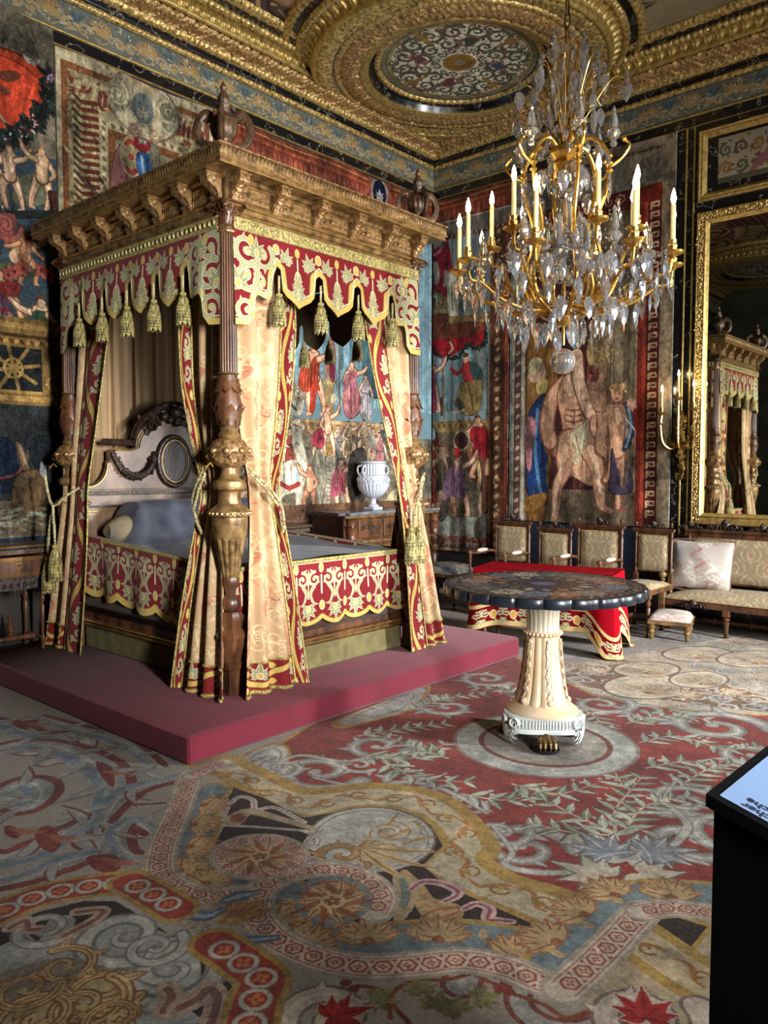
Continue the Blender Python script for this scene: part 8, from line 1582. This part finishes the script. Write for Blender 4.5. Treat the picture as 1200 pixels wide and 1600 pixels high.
for i, (txt, off) in enumerate((('Chambre \u00e0 coucher', .034), ('d\u2019Anne d\u2019Autriche', .056))):
    fc = bpy.data.curves.new('title_line', 'FONT'); fc.body = txt; fc.size = .024; fc.align_x = 'RIGHT'; fc.extrude = .0003; fc.offset = .0004; q = bpy.data.objects.new('title_tmp', fc); COL.objects.link(q)
    dg = bpy.context.evaluated_depsgraph_get(); me = bpy.data.meshes.new_from_object(q.evaluated_get(dg)); bpy.data.objects.remove(q); o = bpy.data.objects.new('title_line', me); COL.objects.link(o); o.parent = lec
    o.location = (.045, off, sl(.045, .0022)); o.rotation_euler = (Matrix.Rotation(math.atan(.28), 4, 'Y') @ Matrix.Rotation(PI, 4, 'Z')).to_euler(); me.materials.clear(); me.materials.append(mat('title_ink', (40, 50, 74), rough=.6)); o['kind'] = 'stuff'
# ---------------------------------------------------------------- chandelier
M_fl = emit('flame_bulb', (1., .84, .56), 26); M_wax = mat('candle_sleeve', (226, 206, 148), (206, 184, 120), .5); M_orm = mat('ormolu', (216, 174, 88), (168, 124, 54), .26, .85, ns=30)
def glassmat(name, col, rough=.03, tr=.92):
    m = bpy.data.materials.new(name); m.use_nodes = True; b = m.node_tree.nodes['Principled BSDF']; b.inputs['Base Color'].default_value = (*col, 1); b.inputs['Transmission Weight'].default_value = tr; b.inputs['Roughness'].default_value = rough; b.inputs['IOR'].default_value = 1.55; b.inputs['Specular IOR Level'].default_value = .8; return m
M_cr = glassmat('rock_crystal', (.84, .84, .88)); M_cr2 = glassmat('blown_crystal', (.96, .94, .88), .05)
CC = np.array([3.81, -3.66, 0.]); ch = thing('chandelier', 'large ormolu and rock crystal chandelier with lit candles hanging above the round table', 'chandelier', (3.81, -3.66, 2.05))
L = lambda m: m.mv(Matrix.Translation((0, 0, -2.05)))
# chain up to the ceiling
m = MB(); z = 3.98
for i in range(19):
    t_ = np.arange(14)*TAU/14; P = [(.017*math.cos(a), 0, z+.048*math.sin(a)) if i % 2 else (0, .017*math.cos(a), z+.048*math.sin(a)) for a in t_]; m.tube(P, .006, 6, closed=True); z += .082
k = L(m).build('chain', mat('bronze_chain', (110, 84, 44), (60, 44, 24), .4, .7), ch); k['kind'] = 'stuff'
m = MB(); m.tube([(0, 0, 2.22), (0, 0, 3.96)], .009, 8); L(m).build('central_rod', M_orm, ch)
m = MB(); m.lathe([(.03, 2.33), (.05, 2.35), (.06, 2.38), (.04, 2.41), (.07, 2.43), (.05, 2.46), (.02, 2.48)], 24); L(m).build('lower_hub', M_orm, ch)
m = MB(); m.lathe([(.02, 3.2), (.05, 3.22), (.075, 3.25), (.06, 3.28), (.09, 3.31), (.085, 3.34), (.05, 3.36), (.02, 3.37)], 28, lobes=12, amp=.05); L(m).build('crown', M_orm, ch)
m = MB(); m.ball((0, 0, 2.125), .076, 24, 16); L(m).build('crystal_ball', M_cr2, ch); m = MB(); m.ball((0, 0, 3.09), .042, 18, 12); L(m).build('crystal_ball', M_cr2, ch)
# cage ribs
rb = None; NR = 6
for k in range(NR):
    a = k*TAU/NR+.25
    if rb is None:
        m = MB(); m.tube(catmull([(.05, 0, 3.32), (.13, 0, 3.38), (.21, 0, 3.33), (.25, 0, 3.22), (.235, 0, 3.08), (.19, 0, 2.94), (.185, 0, 2.82), (.22, 0, 2.68), (.24, 0, 2.58), (.19, 0, 2.47), (.1, 0, 2.41), (.04, 0, 2.39)], 6), .012, 8)
        for z_, r_ in ((3.26, .25), (3.22, .25), (3.18, .25)): m.lathe([(.016, -.008), (.021, 0), (.016, .008)], 12, (r_, 0, z_))
        m.tube(catmull([(.25, 0, 3.2), (.32, 0, 3.24), (.36, 0, 3.3), (.33, 0, 3.34)], 5), .008, 6); m.ball((.33, 0, 3.34), .014, 8, 6); rb = L(m).build('cage_rib', M_orm, ch); rb.rotation_euler = (0, 0, a)
    else: o = rb.copy(); COL.objects.link(o); o.rotation_euler = (0, 0, a)
# candle arms: each carries a drip pan, socket, candle and flame
def arm(R, zc, zr=2.44, r0=.08):
    m = MB(); P = catmull([(r0, 0, zr), (R*.35, 0, zr-.03), (R*.65, 0, zr+.02), (R*.85, 0, zc-.14), (R*.97, 0, zc-.12), (R, 0, zc-.04)], 7); m.tube(P, np.linspace(.011, .007, len(P)), 7)
    m.tube([(R*.62+.03*a, 0, zr+.06+.03*b) for a, b in spiral(0, 0, 1, 1.1, 1.5, 1, 16)], .005, 5); m.lathe([(.012, zc-.05), (.02, zc-.035), (.055, zc-.022), (.06, zc-.012), (.02, zc-.015), (.022, zc), (.026, zc+.02), (.018, zc+.03), (.022, zc+.05), (.014, zc+.052)], 18, (R, 0, 0))
    a_ = L(m).build('candle_arm', M_orm, ch); q = MB(); q.lathe([(.0135, zc+.05), (.0125, zc+.235), (.008, zc+.24)], 14, (R, 0, 0)); L(q).build('candle', M_wax, a_)
    q = MB(); q.lathe([(.004, zc+.238), (.0125, zc+.252), (.015, zc+.27), (.011, zc+.295), (.004, zc+.318), (.001, zc+.325)], 12, (R, 0, 0)); L(q).build('flame', M_fl, a_); return a_
T1 = arm(.61, 2.68); T2 = arm(.43, 2.83, 2.50, .1); base_ang = math.atan2(CR[1], CR[0])
A1 = [base_ang+x for x in (-.12, .42, 1.0, 1.7, 2.35, 3.0, 3.45, 4.25, 5.1, 5.7)]; A2 = [base_ang+x for x in (.2, .9, 2.0, 2.8, 3.8, 4.9, 5.6)]
for T, AA in ((T1, A1), (T2, A2)):
    T.rotation_euler = (0, 0, AA[0])
    for a in AA[1:]:
        o = T.copy(); COL.objects.link(o); o.rotation_euler = (0, 0, a)
        for c in T.children: e = c.copy(); COL.objects.link(e); e.parent = o
# crystal pieces, shared meshes
def kite(Lh, w, t):
    m = MB(); P = [(0, 0), (w*.35, -Lh*.12), (w*.5, -Lh*.38), (w*.42, -Lh*.55), (w*.25, -Lh*.8), (0, -Lh)]; P = P+[(-x, z) for x, z in P[::-1][1:-1]]; n = len(P)
    V = [(x, 0, z) for x, z in P]+[(0, t/2, -Lh*.4), (0, -t/2, -Lh*.4)]+[(x*.5, t*.42, -Lh*.4+(z+Lh*.4)*.5) for x, z in P]+[(x*.5, -t*.42, -Lh*.4+(z+Lh*.4)*.5) for x, z in P]; f = []
    for i in range(n): j = (i+1) % n; f += [(i, n+2+i, n+2+j, j), (n+2+i, n, n+2+j), (j, 2*n+2+j, 2*n+2+i, i), (2*n+2+j, n+1, 2*n+2+i)]
    m.add(V, f); return m
def star(r=.035):
    m = MB()
    for k in range(10): k0 = len(m.v); a = k*TAU/10; m.add([(0, -.004, 0), (r*.4*math.cos(a-.22), -.006, r*.4*math.sin(a-.22)), (r*math.cos(a), 0, r*math.sin(a)), (r*.4*math.cos(a+.22), -.006, r*.4*math.sin(a+.22)), (r*.4*math.cos(a), .008, r*.4*math.sin(a)), (r*.4*math.cos(a), -.014, r*.4*math.sin(a))], [(0, 1, 5), (1, 2, 5), (2, 3, 5), (3, 0, 5), (1, 0, 4), (2, 1, 4), (3, 2, 4), (0, 3, 4)])
    m.ball((0, 0, 0), r*.28, 8, 6); return m
proto = {}
def put(kind, name, loc, rz, s=1., tilt=0.):
    if kind not in proto:
        mt = M_cr; mm_ = {'big': lambda: kite(.13, .075, .02), 'long': lambda: kite(.15, .05, .02), 'small': lambda: kite(.075, .045, .014), 'star': lambda: star()}[kind](); o = mm_.build(name, mt, ch, False); proto[kind] = o
    else: o = proto[kind].copy(); COL.objects.link(o)
    o.location = (loc[0], loc[1], loc[2]-2.05); o.rotation_euler = (tilt, 0, rz); o.scale = (s, s, s); return o
r = np.random.RandomState(12)
def ringof(kind, name, n, R, z, s=1., jz=.02, jr=.03, a0=0.):
    for i in range(n): a = a0+i*TAU/n+r.uniform(-.06, .06); q = R+r.uniform(-jr, jr); put(kind, name, (q*math.cos(a), q*math.sin(a), z+r.uniform(-jz, jz)), a+PI/2+r.uniform(-.5, .5), s*r.uniform(.85, 1.12), r.uniform(-.08, .08))
ringof('big', 'crystal_pendant', 20, .60, 2.62); ringof('long', 'crystal_pendant', 20, .50, 2.52); ringof('big', 'crystal_pendant', 16, .38, 2.44, 1.1); ringof('long', 'crystal_pendant', 14, .26, 2.38); ringof('big', 'crystal_pendant', 8, .15, 2.34, 1.05); ringof('small', 'crystal_pendant', 16, .55, 2.56); ringof('small', 'crystal_pendant', 14, .44, 2.76)
ringof('big', 'crystal_pendant', 12, .26, 3.14, 1.); ringof('long', 'crystal_pendant', 10, .2, 2.92, 1.1); ringof('small', 'crystal_pendant', 12, .32, 2.98); ringof('big', 'crystal_pendant', 8, .14, 3.22, 1.)
ringof('long', 'crystal_pendant', 18, .56, 2.58, .9, .05); ringof('big', 'crystal_pendant', 16, .46, 2.60, .9, .05); ringof('star', 'crystal_star', 12, .58, 2.63); ringof('star', 'crystal_star', 10, .40, 2.62); ringof('star', 'crystal_star', 8, .25, 3.22); ringof('star', 'crystal_star', 6, .2, 2.72)
# turned crystal obelisks and central vase
ob = [(.0, .26), (.006, .25), (.018, .225), (.01, .205), (.02, .195), (.034, .12), (.03, .1), (.018, .09), (.045, .075), (.055, .05), (.03, .02), (.018, 0), (.03, -.02), (.02, -.04)]
def obel(x, y, z, s, name='crystal_obelisk'):
    if 'ob' not in proto: m = MB(); m.lathe(ob[::-1], 12); proto['ob'] = m.build(name, M_cr2, ch, False); o = proto['ob']
    else: o = proto['ob'].copy(); COL.objects.link(o)
    o.location = (x, y, z-2.05); o.scale = (s,)*3
obel(0, 0, 2.66, 1.95)
for k in range(6): a = k*TAU/6+.25+.52; obel(.115*math.cos(a), .115*math.sin(a), 2.64, 1.25)
for k in range(6): a = k*TAU/6+.25; obel(.27*math.cos(a), .27*math.sin(a), 3.34, .75); obel(.47*math.cos(a+.3), .47*math.sin(a+.3), 2.68, .8)
# strings of beads between arms
for k in range(12):
    a0, a1 = k*TAU/12, (k+1)*TAU/12; m = MB()
    for i in range(15):
        t_ = i/14; a = a0+(a1-a0)*t_; R_ = .60-.1*math.sin(PI*t_); m.ball((R_*math.cos(a), R_*math.sin(a), 2.66-.12*math.sin(PI*t_)), .008, 6, 4)
    for i in range(14): t_ = i/13; R_ = .25+.35*t_; a = a0; m.ball((R_*math.cos(a), R_*math.sin(a), 2.98-.32*t_-.16*math.sin(PI*t_)), .007, 6, 4)
    k_ = L(m).build('bead_string', M_cr, ch, False); k_['kind'] = 'stuff'
# fountain of rods with drops at the top
for k in range(26):
    a = k*2.4; R_ = (.08, .17, .25)[k % 3]*r.uniform(.8, 1.1); H = (3.92, 3.8, 3.68)[k % 3]+r.uniform(-.05, .05); m = MB(); m.tube(catmull([(.02*math.cos(a), .02*math.sin(a), 3.36), (R_*.5*math.cos(a), R_*.5*math.sin(a), (3.36+H)/2), (R_*math.cos(a), R_*math.sin(a), H), (R_*1.3*math.cos(a), R_*1.3*math.sin(a), H-.02)], 4), .0035, 5); L(m).build('fountain_rod', M_orm, ch)
    put('star', 'crystal_star', (R_*1.3*math.cos(a), R_*1.3*math.sin(a), H), a+PI/2, .8)
    for q in range(3): put(('big', 'long', 'small')[q], 'crystal_pendant', (R_*(1.3-.3*q)*math.cos(a+.2*q), R_*(1.3-.3*q)*math.sin(a+.2*q), H-.03-.15*q), a+q, .9)
# warm light given by the candles of the chandelier
def bulb(name, loc, p, rad=.03):
    l = bpy.data.lights.new(name, 'POINT'); l.energy = p; l.color = (1, .74, .42); l.shadow_soft_size = rad; o = bpy.data.objects.new(name, l); COL.objects.link(o); o.location = loc
for R_, z_, AA in ((.61, 2.98, A1), (.43, 3.13, A2)):
    for a in AA: bulb('candle_light', (3.81+R_*math.cos(a), -3.66+R_*math.sin(a), z_+.03), .8)
# ---------------------------------------------------------------- wall sconce
sc_ = thing('wall_sconce', 'gilt bronze branched sconce with lit candles on black marble pilaster', 'sconce', (3.15, -.012, 1.75)); M_sb = mat('sconce_bronze', (196, 160, 90), (120, 92, 50), .3, .8, ns=30)
m = MB(); m.tube(catmull([(0, -.02, -.36), (.02, -.03, -.26), (-.015, -.04, -.12), (.02, -.05, 0), (-.01, -.05, .14), (.01, -.05, .26)], 6), [.010]*6+[.022]*6+[.026]*10+[.016]*9, 8); r = np.random.RandomState(5)
for i in range(16): z_ = -.34+i*.038; leaf3(m, Tm((r.uniform(-.015, .015), -.04, z_), -PI/2, 1, 0, r.uniform(-1.4, 1.4)), .11, .05, .8)
m.build('backplate_scroll', M_sb, sc_)
for (tx, ty, tz) in ((-.155, -.16, .33), (.0, -.14, .47), (.155, -.16, .36)):
    m = MB(); m.tube(catmull([(0, -.05, .02), (tx*.5, -.07, -.06), (tx*.95, -.13, -.0), (tx*1.05, ty, tz-.18), (tx, ty, tz-.06)], 7), .013, 7)
    for i in range(7): t_ = i/6; leaf3(m, Tm((tx*(.3+.7*t_), -.08+(ty+.08)*t_, -.04+(tz)*t_*t_*.6), r.uniform(0, 6)), .075, .04, .9)
    m.lathe([(.01, tz-.06), (.035, tz-.045), (.045, tz-.03), (.016, tz-.03), (.02, tz-.01), (.02, tz+.02), (.01, tz+.022)], 14, (tx, ty, 0)); a_ = m.build('candle_arm', M_sb, sc_)
    q = MB(); q.lathe([(.0115, tz+.02), (.0105, tz+.17), (.006, tz+.175)], 12, (tx, ty, 0)); q.build('candle', M_wax, a_); q = MB(); q.lathe([(.004, tz+.173), (.011, tz+.185), (.012, tz+.2), (.007, tz+.222), (.001, tz+.24)], 10, (tx, ty, 0)); q.build('flame', M_fl, a_); bulb('sconce_light', (3.15+tx, -.012+ty, 1.75+tz+.22), 1.2, .02)
